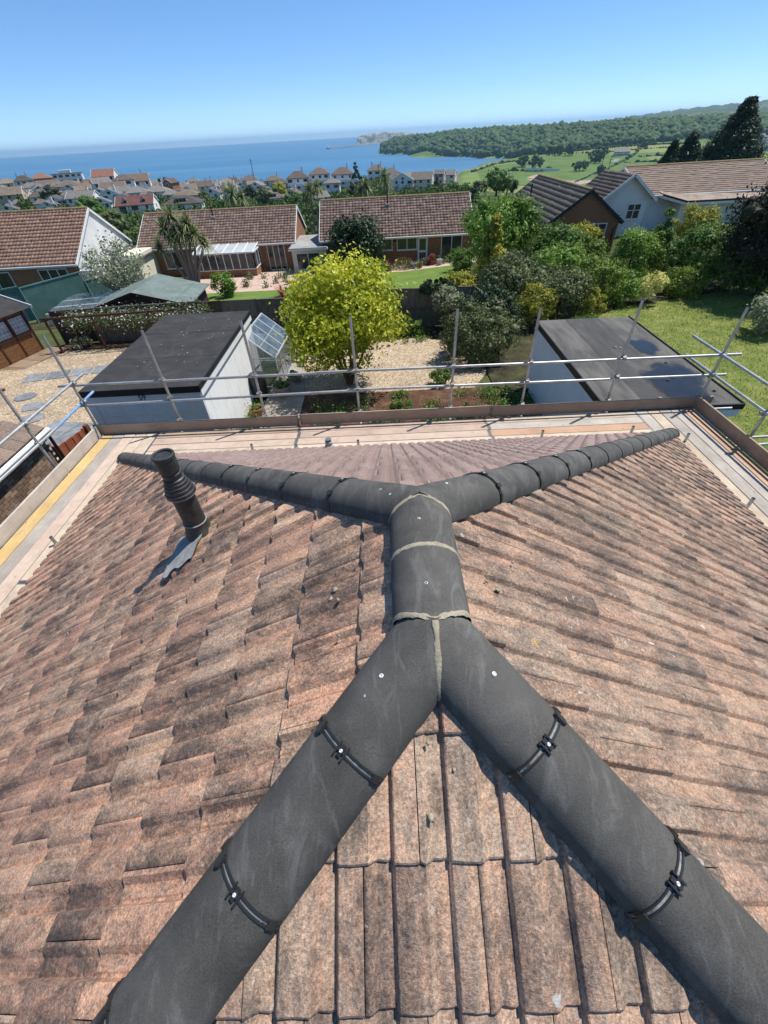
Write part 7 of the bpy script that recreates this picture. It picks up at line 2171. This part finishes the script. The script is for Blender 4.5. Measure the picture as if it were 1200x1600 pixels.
# ---------------------------------------------------------------- garden trees and shrubs
def near_tree_gold():
    t = thing("golden_tree", "rounded golden-yellow leaved tree standing in the gravel garden behind the rails", "tree", (-1.35, 14.7, gz(-1.35, 14.7)))
    foliage("crown", 2.0, 4.35, 22000, .13, LEAF_GOLD, 104, t, 'round', 46, .45, .0, .6, 1.1)
    mb = MB()
    g = random.Random(3)
    for k in range(6):
        a = k * 1.05 + g.uniform(-.3, .3)
        mb.tube([(0, 0, -.2), (.12 * math.cos(a), .12 * math.sin(a), .3), (.55 * math.cos(a), .55 * math.sin(a), 1.1), (.9 * math.cos(a), .9 * math.sin(a), 2.4)], [.09, .06, .045, .02], 7)
    mb.build("trunk", BARK, t)
near_tree_gold()
S_ = [ # name, label, x, y, rad, height, n, leaf, mat, shape, clumps, base
("round_tree", "dense dark green rounded tree in front of the centre bungalow", -2.1, 40.6, 2.45, 4.45, 5200, .24, LEAF_DARK, 'round', 46, .5),
("leafy_tree", "large fresh green leafy tree right of the centre bungalow roof", 8.3, 34.0, 2.75, 5.1, 5200, .22, LEAF_BRIGHT, 'round', 40, .9),
("golden_conifer", "bright yellow conifer with ragged tips standing in front of the leafy tree", 6.4, 27.2, 1.45, 4.3, 4200, .17, LEAF_GOLDDULL, 'cone', 60, .1),
("low_shrub", "low yellow-green shrub at the foot of the yellow conifer", 4.3, 26.2, 1.2, 1.75, 1500, .13, LEAF_GOLDDULL, 'round', 18, 0),
("olive_shrub", "wide grey-green shrub in front of the yellow conifer", 6.9, 23.8, 2.1, 2.75, 6000, .12, LEAF_OLIVE, 'round', 40, 0),
("glossy_shrub", "big glossy dark speckled shrub leaning over the left side of the blue garage", 3.75, 16.8, 1.75, 2.05, 9000, .085, LEAF_OLIVE, 'round', 46, 0),
("glossy_shrub", "dark shrub filling the corner behind the blue garage's left wall", 4.6, 19.2, 1.5, 2.2, 4000, .10, LEAF_DARK, 'round', 30, 0),
("laurel_shrub", "yellow-green laurel in front of the brick gable, left half", 11.3, 31.0, 1.7, 3.4, 3000, .17, LEAF_MID, 'round', 28, 0),
("laurel_shrub", "bright green laurel below the brick gable's left eave", 10.4, 27.0, 1.7, 2.6, 3000, .15, LEAF_BRIGHT, 'round', 26, 0),
("olive_shrub", "grey-green shrub behind the far edge of the blue garage roof", 8.4, 21.0, 1.5, 2.25, 3600, .11, LEAF_OLIVE, 'round', 30, 0),
("clipped_conifer", "dome-shaped gold-green conifer beyond the blue garage roof", 10.9, 22.8, 1.32, 2.55, 5200, .09, LEAF_LIME, 'round', 40, 0),
("yellow_shrub", "small brownish-yellow shrub against the dome-shaped conifer", 9.45, 19.9, .62, 1.75, 1300, .10, LEAF_GOLDDULL, 'round', 14, 0),
("clipped_conifer", "rounded bright green conifer, leftmost of the tall clump by the lawn", 13.7, 25.6, 1.4, 2.9, 4600, .11, LEAF_BRIGHT, 'column', 36, 0),
("clipped_conifer", "pointed green conifer rising highest in the clump by the lawn", 16.7, 28.6, 1.5, 3.5, 4200, .12, LEAF_MID, 'cone', 44, 0),
("clipped_conifer", "second pointed green conifer behind the variegated shrub", 15.3, 26.4, 1.1, 2.7, 3000, .11, LEAF_LIME, 'cone', 36, 0),
("clipped_conifer", "broad dark green rounded conifer at the right end of the clump", 17.6, 25.4, 2.0, 2.95, 6200, .11, LEAF_MID, 'round', 46, 0),
("variegated_shrub", "pale yellow variegated shrub glowing at the edge of the shady lawn", 13.6, 22.6, .8, 1.45, 1300, .13, LEAF_YELLOW, 'round', 12, 0.2),
("dark_tree", "big blackish-green tree filling the right edge of the picture", 18.9, 22.3, 2.6, 5.4, 12000, .15, LEAF_PURPLE, 'round', 60, .3),
("dark_tree", "second blackish tree behind the bigger one at the right edge", 22.9, 26.5, 2.8, 5.2, 6000, .2, LEAF_PURPLE, 'round', 40, .3),
("hedge_shrub", "rounded yellow-green hedge in front of the white house wall", 24.3, 37.8, 1.9, 2.3, 3000, .14, LEAF_GOLDDULL, 'round', 26, 0),
("white_flowering_shrub", "pale shrub with white flowers at the right edge of the lawn", 15.9, 17.6, .95, 1.7, 2200, .10, LEAF_PALE, 'round', 18, 0),
("pale_shrub", "pale grey-green bushy shrub hanging in front of the back fence", 3.05, 20.6, .78, 2.05, 1700, .10, LEAF_PALE, 'round', 16, .7),
("feathery_shrub", "light green feathery shrub at the edge of the gravel", 4.0, 18.0, .85, .85, 1600, .11, LEAF_BRIGHT, 'round', 14, 0),
("low_shrub", "small dark green shrub beside the golden tree at the gravel edge", 1.3, 20.3, .65, .75, 1000, .09, LEAF_MID, 'round', 12, 0),
("blossom_tree", "small airy tree with white blossom beside the left bungalow's porch", -17.6, 31.0, 1.9, 4.3, 1900, .17, LEAF_PALE, 'round', 24, 1.2),
("green_shrub", "leafy green climber by the conservatory patio", -12.0, 34.5, 1.0, 1.7, 1500, .14, LEAF_BRIGHT, 'round', 14, 0),
("green_shrub", "dark green shrub below the centre bungalow's patio door", 6.7, 38.6, 1.2, 1.8, 1600, .14, LEAF_MID, 'round', 16, 0),
("green_shrub", "bright green shrub right of the dark rounded tree's foot", -.2, 41.2, .7, 1.2, 900, .13, LEAF_BRIGHT, 'round', 12, 0),
("green_shrub", "mid green shrub half hidden behind the golden tree top", -4.9, 41.0, 1.5, 1.7, 1600, .14, LEAF_MID, 'round', 16, 0),
("red_shrub", "small red-leaved shrub on the terrace of the centre bungalow", 4.7, 43.1, .5, .85, 700, .10, LEAF_RED, 'round', 10, 0),
("hedge_shrub", "brownish spiky shrub leaning on the brick gable wall", 14.6, 34.6, 1.2, 2.9, 1600, .16, LEAF_GOLDDULL, 'round', 18, 0),
("laurel_shrub", "rounded green shrub in front of the brick gable window", 12.9, 30.0, 1.5, 2.5, 2400, .15, LEAF_LIME, 'round', 22, 0),
("hedge_shrub", "low green hedge mound at the foot of the brick gable", 18.9, 35.5, 1.3, 1.4, 1500, .13, LEAF_MID, 'round', 16, 0),
("edge_shrub", "bright green rounded shrub at the lawn's back edge by the dome-shaped conifer", 12.3, 22.8, 1.1, 1.5, 1900, .11, LEAF_BRIGHT, 'round', 18, 0),
("edge_shrub", "dark green shrub hugging the back right corner of the blue garage", 8.6, 17.6, .8, 1.2, 1500, .09, LEAF_MID, 'round', 14, 0),
("edge_shrub", "lime green shrub right of the variegated one on the lawn edge", 15.6, 23.2, 1.1, 1.5, 1900, .11, LEAF_LIME, 'round', 18, 0),
("edge_shrub", "deep green shrub at the far right of the lawn's shady back edge", 18.4, 22.8, 1.5, 2.1, 2400, .12, LEAF_MID, 'round', 20, 0),
("edge_shrub", "yellow-green shrub behind the back edge of the blue garage roof, centre", 7.0, 20.2, 1.0, 2.0, 1900, .10, LEAF_GOLDDULL, 'round', 16, 0),
("low_shrub", "shaded green shrub under the pointed conifers", 15.4, 24.2, 1.2, 1.15, 1600, .11, LEAF_MID, 'round', 14, 0),
("flowering_cushion", "low pink flowering cushion plant below the climber", -14.9, 20.7, .6, .62, 900, .07, LEAF_OLIVE, 'round', 10, 0),
("ivy_mat", "ivy tumbling over the top of the back fence", 2.6, 21.55, 1.1, 2.15, 1600, .10, LEAF_DARK, 'round', 16, 1.5),
("bed_shrub", "white-flowered bush against the white garage wall behind the rails", -4.35, 9.6, .42, 1.25, 1500, .06, LEAF_PALE, 'round', 14, .2),
("bed_shrub", "leafy shrub in the soil bed just right of the golden tree trunk", .45, 12.3, .5, .7, 900, .07, LEAF_MID, 'round', 12, 0),
("bed_shrub", "dark low shrub on the gravel edge under the top rail", 2.0, 14.3, .45, .62, 800, .08, LEAF_MID, 'round', 10, 0),
("bed_shrub", "spreading green plant in the middle of the soil bed", 1.35, 11.2, .55, .45, 900, .08, LEAF_BRIGHT, 'round', 12, 0),
("bed_shrub", "yellow-green perennial with white bloom by the big planter", -2.1, 10.1, .4, .5, 700, .08, LEAF_GOLDDULL, 'round', 10, 0),
("bed_shrub", "bronze-tinted plant under the right end of the soil bed", 2.6, 11.6, .5, .5, 800, .07, LEAF_OLIVE, 'round', 10, 0),
("bed_shrub", "glossy small bush by the foot of the blue garage wall", 4.35, 9.4, .4, .75, 800, .07, LEAF_MID, 'round', 10, 0),
("bed_shrub", "low green plants at the right end of the soil bed", 3.6, 10.6, .55, .42, 900, .08, LEAF_BRIGHT, 'round', 12, 0),
]
for i, (nm, lab, x, y, rd, hh, n, lf, mt, shp, cl_, bs) in enumerate(S_):
    fl = None
    if "white blossom" in lab: fl = (500, .10, LEAF_BLOSSOM)
    if "white flowers" in lab or "white-flowered" in lab: fl = (200, .06, LEAF_BLOSSOM)
    if "pink flowering" in lab: fl = (260, .05, LEAF_BLOSSOM)
    core = 0 if ("airy" in lab or "feathery" in lab or "variegated" in lab) else .5
    shrub(nm, lab, "tree" if "tree" in nm else ("conifer" if "conifer" in nm else "shrub"), x, y, rd, hh, int(n * 1.9), lf * .95, mt, 300 + i * 7, shp, cl_, bs, core, True, "garden trees and shrubs", flowers=fl)
# big windswept cypress group behind the white house
def cypress(x, y, h_, rad, lean, n, label, seed):
    t = thing("cypress_tree", label, "tree", (x, y, gz(x, y)), group="windswept cypresses")
    f = foliage("crown", rad, h_, n, .36, LEAF_DARK, seed, t, 'cone', 150, .0, .6, .5)
    me = f.data
    co = np.zeros(len(me.vertices) * 3, np.float32); me.vertices.foreach_get("co", co)
    co = co.reshape(-1, 3)
    k = np.clip(co[:, 2] / h_, 0, 1)
    co[:, 0] = co[:, 0] * (1 + .25 * (1 - k)) + lean * k ** 1.0 - lean * .45
    me.vertices.foreach_set("co", co.ravel()); me.update()
    MB().tube([(-lean * .45, 0, -.5), (lean * .3, 0, h_ * .8)], [.4, .1], 8).build("trunk", BARK, t)
cypress(65.6, 100, 10.2, 5.9, 0.0, 26000, "tall dark pointed cypress standing behind the white house roof", 501)
cypress(57.2, 99, 6.7, 3.6, .0, 11000, "middle dark cypress at the left foot of the tall pointed one", 502)
cypress(53.9, 98.5, 6.1, 2.6, .0, 8000, "smallest dark cypress at the left end of the cypress group", 503)

# cordylines (cabbage palms)
def strap_head(mb_pts, c, R, n, g, droop=1.0):
    V, F = [], []
    for i in range(n):
        a = g.uniform(0, 2 * np.pi); el = g.uniform(-.5, 1.45)
        d = np.array([math.cos(a) * math.cos(el), math.sin(a) * math.cos(el), math.sin(el)])
        s = np.array([-math.sin(a), math.cos(a), 0.0])
        L = R * g.uniform(.75, 1.1); w = R * .032
        pts = []
        for t in (0, .35, .7, 1.0):
            p = c + d * L * t + np.array([0, 0, -1]) * droop * L * .42 * t ** 2.2 * (1.1 - .4 * math.sin(el))
            ww = w * (1 if t < .6 else (1.0 - t) * 2 + .1)
            pts.append((p - s * ww, p + s * ww))
        o = len(V)
        for q in pts: V += [q[0], q[1]]
        for k in range(3): F.append((o + 2 * k, o + 2 * k + 1, o + 2 * k + 3, o + 2 * k + 2))
    return V, F
def cordyline(label, x, y, heads, seed, n=190):
    g = np.random.default_rng(seed)
    t = thing("cordyline_palm", label, "palm", (x, y, gz(x, y)), group="cordyline palms")
    z0 = gz(x, y)
    for (hx_, hy_, hz_, R) in heads:
        V, F = strap_head(None, np.array([hx_, hy_, hz_]), R, n, g)
        link("leaf_head", np_mesh("leaf_head", V, np.array(F), np.repeat(g.uniform(0, 1, n), 3)), LEAF_STRAP, t)
        MB().tube([(hx_ * .15, hy_ * .15, -.3), (hx_ * .45, hy_ * .45, hz_ * .4), (hx_, hy_, hz_)], [.14, .11, .09], 8).build("stem", pm("cordyline_bark", [(.16, .13, .10), (.27, .23, .19)], 5, .95, stretch=(1, 1, 8)), t)
cordyline("multi-stemmed cordyline palm in front of the second bungalow's roof", -16.6, 40.6, [(-1.0, 0, 4.2, 1.3), (-.3, .2, 4.9, 1.2), (.4, 0, 3.9, 1.25), (1.3, .1, 3.6, 1.3), (1.9, 0, 3.0, 1.1), (-1.9, 0, 2.9, .9), (.8, .4, 4.4, 1.2), (-.5, -.2, 3.5, 1.1)], 601)
cordyline("tall single cordyline palm between the two brick bungalows", -8.1, 62, [(0, 0, 5.9, 1.6), (.9, .3, 6.2, 1.3), (-.8, .2, 5.2, 1.2)], 602, 150)
cordyline("cordyline palm showing its crown above the second bungalow's ridge", -21.5, 76, [(0, 0, 6.4, 2.2), (1.4, 0, 6.0, 1.6)], 603, 150)
cordyline("left cordyline head above the centre bungalow's ridge", -2.6, 112, [(0, 0, 6.0, 2.4), (-1.2, .3, 5.2, 1.8)], 604, 140)
cordyline("right cordyline head above the centre bungalow's ridge", 1.4, 112, [(0, 0, 7.2, 2.4), (.8, .2, 6.2, 1.8)], 605, 140)
# trees of the town
TT = [("dark spreading tree among the bungalows on the far left", -154.2, 245.5, 5.0, 6.6, LEAF_DARK, 'round'), ("yellow-green conifer behind the beige house, left one", -154.6, 223.8, 2.6, 6.0, LEAF_LIME, 'cone'), ("yellow-green conifer behind the beige house, right one", -148, 218, 2.4, 4.6, LEAF_LIME, 'cone'),
      ("large green tree rising right of the white gable", -87.4, 154.3, 4.6, 7.4, LEAF_MID, 'round'), ("grey-green tree below the maroon roofed house", -58.1, 108.8, 3.6, 5.6, LEAF_OLIVE, 'round'), ("green tree standing in front of the bungalow left of the blossom", -66.0, 118, 4.0, 5.5, LEAF_MID, 'round'),
      ("dark conifer clump near the shore behind the dark hipped bungalow", -121, 300, 3.6, 6.5, LEAF_DARK, 'round'), ("small tree beside the grey hipped bungalows near the shore", -131.2, 298, 3.6, 4.0, LEAF_MID, 'round'),
      ("round shrub tree before the white dormered house", -72.3, 214, 3.0, 4.0, LEAF_OLIVE, 'round'), ("low tree behind the second bungalow's ridge", -56, 180, 3.4, 3.2, LEAF_MID, 'round'),
      ("tall dark conifer above the centre bungalow's ridge", -8.5, 220, 4.9, 12.4, LEAF_DARK, 'cone'),
      ("dark green tree right of the second bungalow's cordyline", -54.8, 224, 3.4, 6.5, LEAF_DARK, 'round'), ("mid green tree left of the tall cordyline", -45.9, 207.8, 3.4, 6.4, LEAF_OLIVE, 'round'), ("yellowish tree under the leftmost shore villa", -40.5, 214, 3.4, 7.2, LEAF_GOLDDULL, 'round'), ("green tree behind the tall cordyline", -27.6, 166.3, 3.2, 5.2, LEAF_MID, 'round'),
      ("hedge-like tree below the two-storey white house", -17.1, 225.9, 4.2, 3.2, LEAF_MID, 'round'), ("dark conifer right of the pale terrace", 28.3, 249.4, 2.5, 6.0, LEAF_DARK, 'cone'), ("bright round tree right of the dark conifer by the terrace", 31.9, 224.2, 3.4, 4.0, LEAF_BRIGHT, 'round'),
      ("low tree at the end of the centre bungalow's ridge", 32.9, 197, 2.8, 3.4, LEAF_MID, 'round'), ("large rounded dark tree above the leafy tree on the right", 41.5, 180.7, 5.9, 8.0, LEAF_MID, 'round'), ("small dark conifer behind the centre bungalow's right end", 23.9, 127.5, 1.9, 4.2, LEAF_DARK, 'cone'),
      ("low bushy tree below the white two-storey gabled house", 16.6, 224.5, 4.2, 2.8, LEAF_OLIVE, 'round'), ("low tree in the gap between the two bungalows", -15.4, 131, 2.2, 3.2, LEAF_MID, 'round'), ("golden bush in the gap between the two brick bungalows", -7.2, 58, .9, 1.9, LEAF_GOLDDULL, 'round'),
      ("dark tree behind the large rounded one on the right", 49, 196, 4.5, 6.0, LEAF_DARK, 'round'), ("green tree left of the large rounded one on the right", 33.5, 172, 3.2, 4.2, LEAF_OLIVE, 'round'), ("tree mass behind the left bungalow's roof ridge", -100, 140, 4.0, 4.6, LEAF_MID, 'round')]
for i, (lab, x, y, rd, hh, mt, shp) in enumerate(TT):
    near = math.hypot(x, y) < 130
    shrub("town_tree", lab, "tree", x, y, rd, hh, 900 if not near else 1500, .62 if not near else .3, mt, 800 + i * 5, shp, 22, 0.2 if shp == 'cone' else .6, .72, True, "trees of the town")
# bed plants too mixed to count
g = np.random.default_rng(41)
def ground_cover(name, x0, x1, y0, y1, n, size, mat, hgt=.12, clump=None):
    if clump:
        cx, cy = g.uniform(x0, x1, clump), g.uniform(y0, y1, clump)
        k = g.integers(0, clump, n)
        x, y = cx[k] + g.normal(0, .16, n), cy[k] + g.normal(0, .16, n)
    else:
        x, y = g.uniform(x0, x1, n), g.uniform(y0, y1, n)
    C = np.stack([x, y, ground(x, y) + .05 + np.abs(g.normal(0, hgt, n))], -1)
    V, F = leaf_quads(C, size, np.tile([0, 0, .6], (n, 1)), 1, .6, g)
    tag(link(name, np_mesh(name, V, F, g.uniform(0, 1, n)), mat), kind="stuff")
ground_cover("bed_ground_cover", -2.6, 4.6, 8.4, 13.4, 9000, .075, LEAF_MID, .15, 70)
ground_cover("border_ground_cover", -1.0, 4.4, 18.9, 21.2, 1500, .08, LEAF_MID, .1, 24)
ground_cover("terrace_flowers", -1.3, 6.2, 42.0, 43.6, 1500, .13, LEAF_PALE, .25, 22)
ground_cover("terrace_greens", -1.3, 8.2, 42.0, 43.8, 2200, .13, LEAF_MID, .3, 22)
ground_cover("garage_foot_plants", -4.6, -4.2, 8.6, 13.5, 1400, .07, LEAF_MID, .2, 12)
ground_cover("patio_plants", -12.5, -7.2, 36.0, 42.5, 1200, .14, LEAF_OLIVE, .3, 12)
# red tuft by the patio
t = thing("spiky_plant", "dark red spiky plant behind the greenhouse at the patio edge", "plant", (-7.4, 33.4, gz(-7.4, 33.4)))
V, F = strap_head(None, np.array([0, 0, .15]), 1.0, 60, np.random.default_rng(8), .5)
link("leaf_head", np_mesh("leaf_head", V, np.array(F), np.random.default_rng(8).uniform(0, 1, len(F))), LEAF_RED, t)
# ---------------------------------------------------------------- pots and small things
TERRA = pm("terracotta", [(.30, .12, .06), (.40, .18, .10)], 5, .85)
GPOT = pm("pale_grey_pot", [(.36, .38, .38), (.46, .48, .48)], 5, .7)
def pot(label, x, y, r_, h_, mat, plant=LEAF_MID, seed=1, n=260, name="plant_pot"):
    t = thing(name, label, "plant pot", (x, y, gz(x, y) + .06))
    MB().lathe([(r_ * .7, 0), (r_ * .98, h_ * .85), (r_ * 1.06, h_ * .86), (r_ * 1.06, h_), (r_ * .92, h_), (r_ * .88, h_ * .8), (.01, h_ * .8)], 20).build("pot", mat, t)
    if plant:
        f = foliage("plant", r_ * 1.05, h_ * .5 + r_ * 1.2, n, r_ * .28, plant, seed, t, 'round', 9, h_ * .7, .5)
    return t
pot("wide pale planter of low flowers by the toe board", -2.62, 9.35, .42, .34, GPOT, LEAF_MID, 51, 900)
pot("small pale pot beside the garden path, left of the wide planter", -3.95, 11.0, .20, .30, GPOT, LEAF_MID, 52)
pot("terracotta pot at the foot of the white garage corner", -4.35, 12.4, .22, .30, TERRA, LEAF_MID, 53)
pot("stone-coloured bowl pot further back on the path", -3.75, 14.0, .34, .36, CONC, LEAF_MID, 54)
pot("cream pot by the greenhouse door", -3.95, 17.2, .18, .3, pm("cream_pot", [(.5, .42, .25), (.58, .5, .32)], 4, .7), None, 55)
pot("low round pot beyond the stone-coloured bowl on the path", -3.5, 15.2, .26, .22, CONC, LEAF_BRIGHT, 56)
wb = thing("water_butt", "black plastic water butt beside the greenhouse", "water butt", (-4.55, 13.9, gz(-4.5, 14)))
MB().lathe([(.24, 0), (.29, .2), (.30, .7), (.26, .88), (.22, .9), (.001, .92)], 20).build("barrel", PLASTIC, wb); MB().lathe([(.27, .885), (.28, .91), (.05, .95), (.001, .95)], 20).build("lid", PLASTIC, wb)
sb = thing("storage_tub", "white and grey stacked tubs at the far corner of the greenhouse", "tub", (-3.75, 18.6, gz(-3.8, 18.6)))
MB().lathe([(.18, 0), (.2, .4), (.21, .42), (.2, .44)], 16).build("lower_tub", GPOT, sb); MB().lathe([(.17, .44), (.19, .75), (.2, .78), (.001, .8)], 16).build("upper_tub", WHITE, sb)
rg = thing("hose_ring", "pale hose coil lying by the toe board in the soil bed", "hose", (3.05, 9.9, gz(3, 10) + .1))
MB().tube([(math.cos(a) * .2, math.sin(a) * .2, 0) for a in np.linspace(0, 6.2, 24)], .016, 6).build("coil", WHITE, rg)
# terrace furniture: little picket gate and pots before the centre bungalow
gate = thing("picket_gate", "small yellow timber picket gate on the centre bungalow's terrace", "gate", (1.45, 42.9, gz(1.5, 42.9)))
PICK = pm("yellow_picket", [(.40, .24, .08), (.52, .33, .13)], 4, .7)
for k in range(7): MB().box(k * .17, k * .17 + .09, 0, .03, .05, .85 + .12 * math.sin(k / 6 * math.pi)).build("picket", PICK, gate)
for z in (.22, .6): MB().box(-.03, 1.15, .031, .06, z, z + .07).build("rail", PICK, gate)
for i, (x, y, r_, m_, lb) in enumerate([(.2, 42.6, .28, GPOT, "grey urn left of the picket gate"), (-.5, 42.4, .24, GPOT, "pale pot cluster leftmost on the terrace"), (.7, 42.3, .2, TERRA, "terracotta pot just left of the picket gate"), (3.0, 42.5, .26, GPOT, "grey pot just right of the picket gate"), (5.3, 42.4, .24, GPOT, "pale pot with white flowers before the patio door"), (3.6, 42.3, .2, TERRA, "terracotta pot in front of the glazed door")]):
    pot(lb + " at the centre bungalow", x, y, r_, .4, m_, (LEAF_PALE, LEAF_OLIVE, LEAF_RED, LEAF_PALE, LEAF_BLOSSOM, LEAF_MID)[i], 60 + i, 160)
for i, (x, lb) in enumerate([(.75, "red spiky cordyline left of the picket gate"), (2.75, "red spiky cordyline right of the picket gate")]):
    t = thing("spiky_plant", lb, "plant", (x, 43.2, gz(x, 43.2)))
    V, F = strap_head(None, np.array([0, 0, .35]), .75, 40, np.random.default_rng(80 + i), .4)
    link("leaf_head", np_mesh("leaf_head", V, np.array(F), np.random.default_rng(i).uniform(0, 1, len(F))), LEAF_RED, t)
# white garden chair by the cream annexe
ch = thing("garden_chair", "white wire garden chair by the cream annexe wall", "chair", (-19.4, 38.6, gz(-19.4, 38.6)), 30)
MB().box(-.25, .25, -.25, .25, .42, .46).build("seat", WHITE, ch)
for sx in (-.22, .22):
    for sy in (-.22, .22): MB().tube([(sx, sy, 0), (sx, sy, .42)], .018, 6).build("leg", WHITE, ch)
for k in range(5): MB().tube([(-.22 + k * .11, .24, .46), (-.22 + k * .11, .32, .95)], .012, 6).build("back_rod", WHITE, ch)
MB().tube([(-.25, .32, .95), (.25, .32, .95)], .016, 6).build("back_rail", WHITE, ch)

# ---------------------------------------------------------------- the air: thin sea haze
hz = MB().box(-25000, 25000, -25000, 25000, -64, 130).build("haze", None)
hm = bpy.data.materials.new("sea_haze")
hm.use_nodes = True
hn = hm.node_tree
for n_ in list(hn.nodes):
    if n_.type == 'BSDF_PRINCIPLED': hn.nodes.remove(n_)
pv = hn.nodes.new("ShaderNodeVolumePrincipled")
pv.inputs["Color"].default_value = (0.46, 0.74, 1.0, 1)
pv.inputs["Density"].default_value = 0.00008
pv.inputs["Anisotropy"].default_value = 0.3
hn.links.new(pv.outputs[0], [n_ for n_ in hn.nodes if n_.type == 'OUTPUT_MATERIAL'][0].inputs["Volume"])
hz.data.materials.append(hm)
tag(hz, kind="stuff")
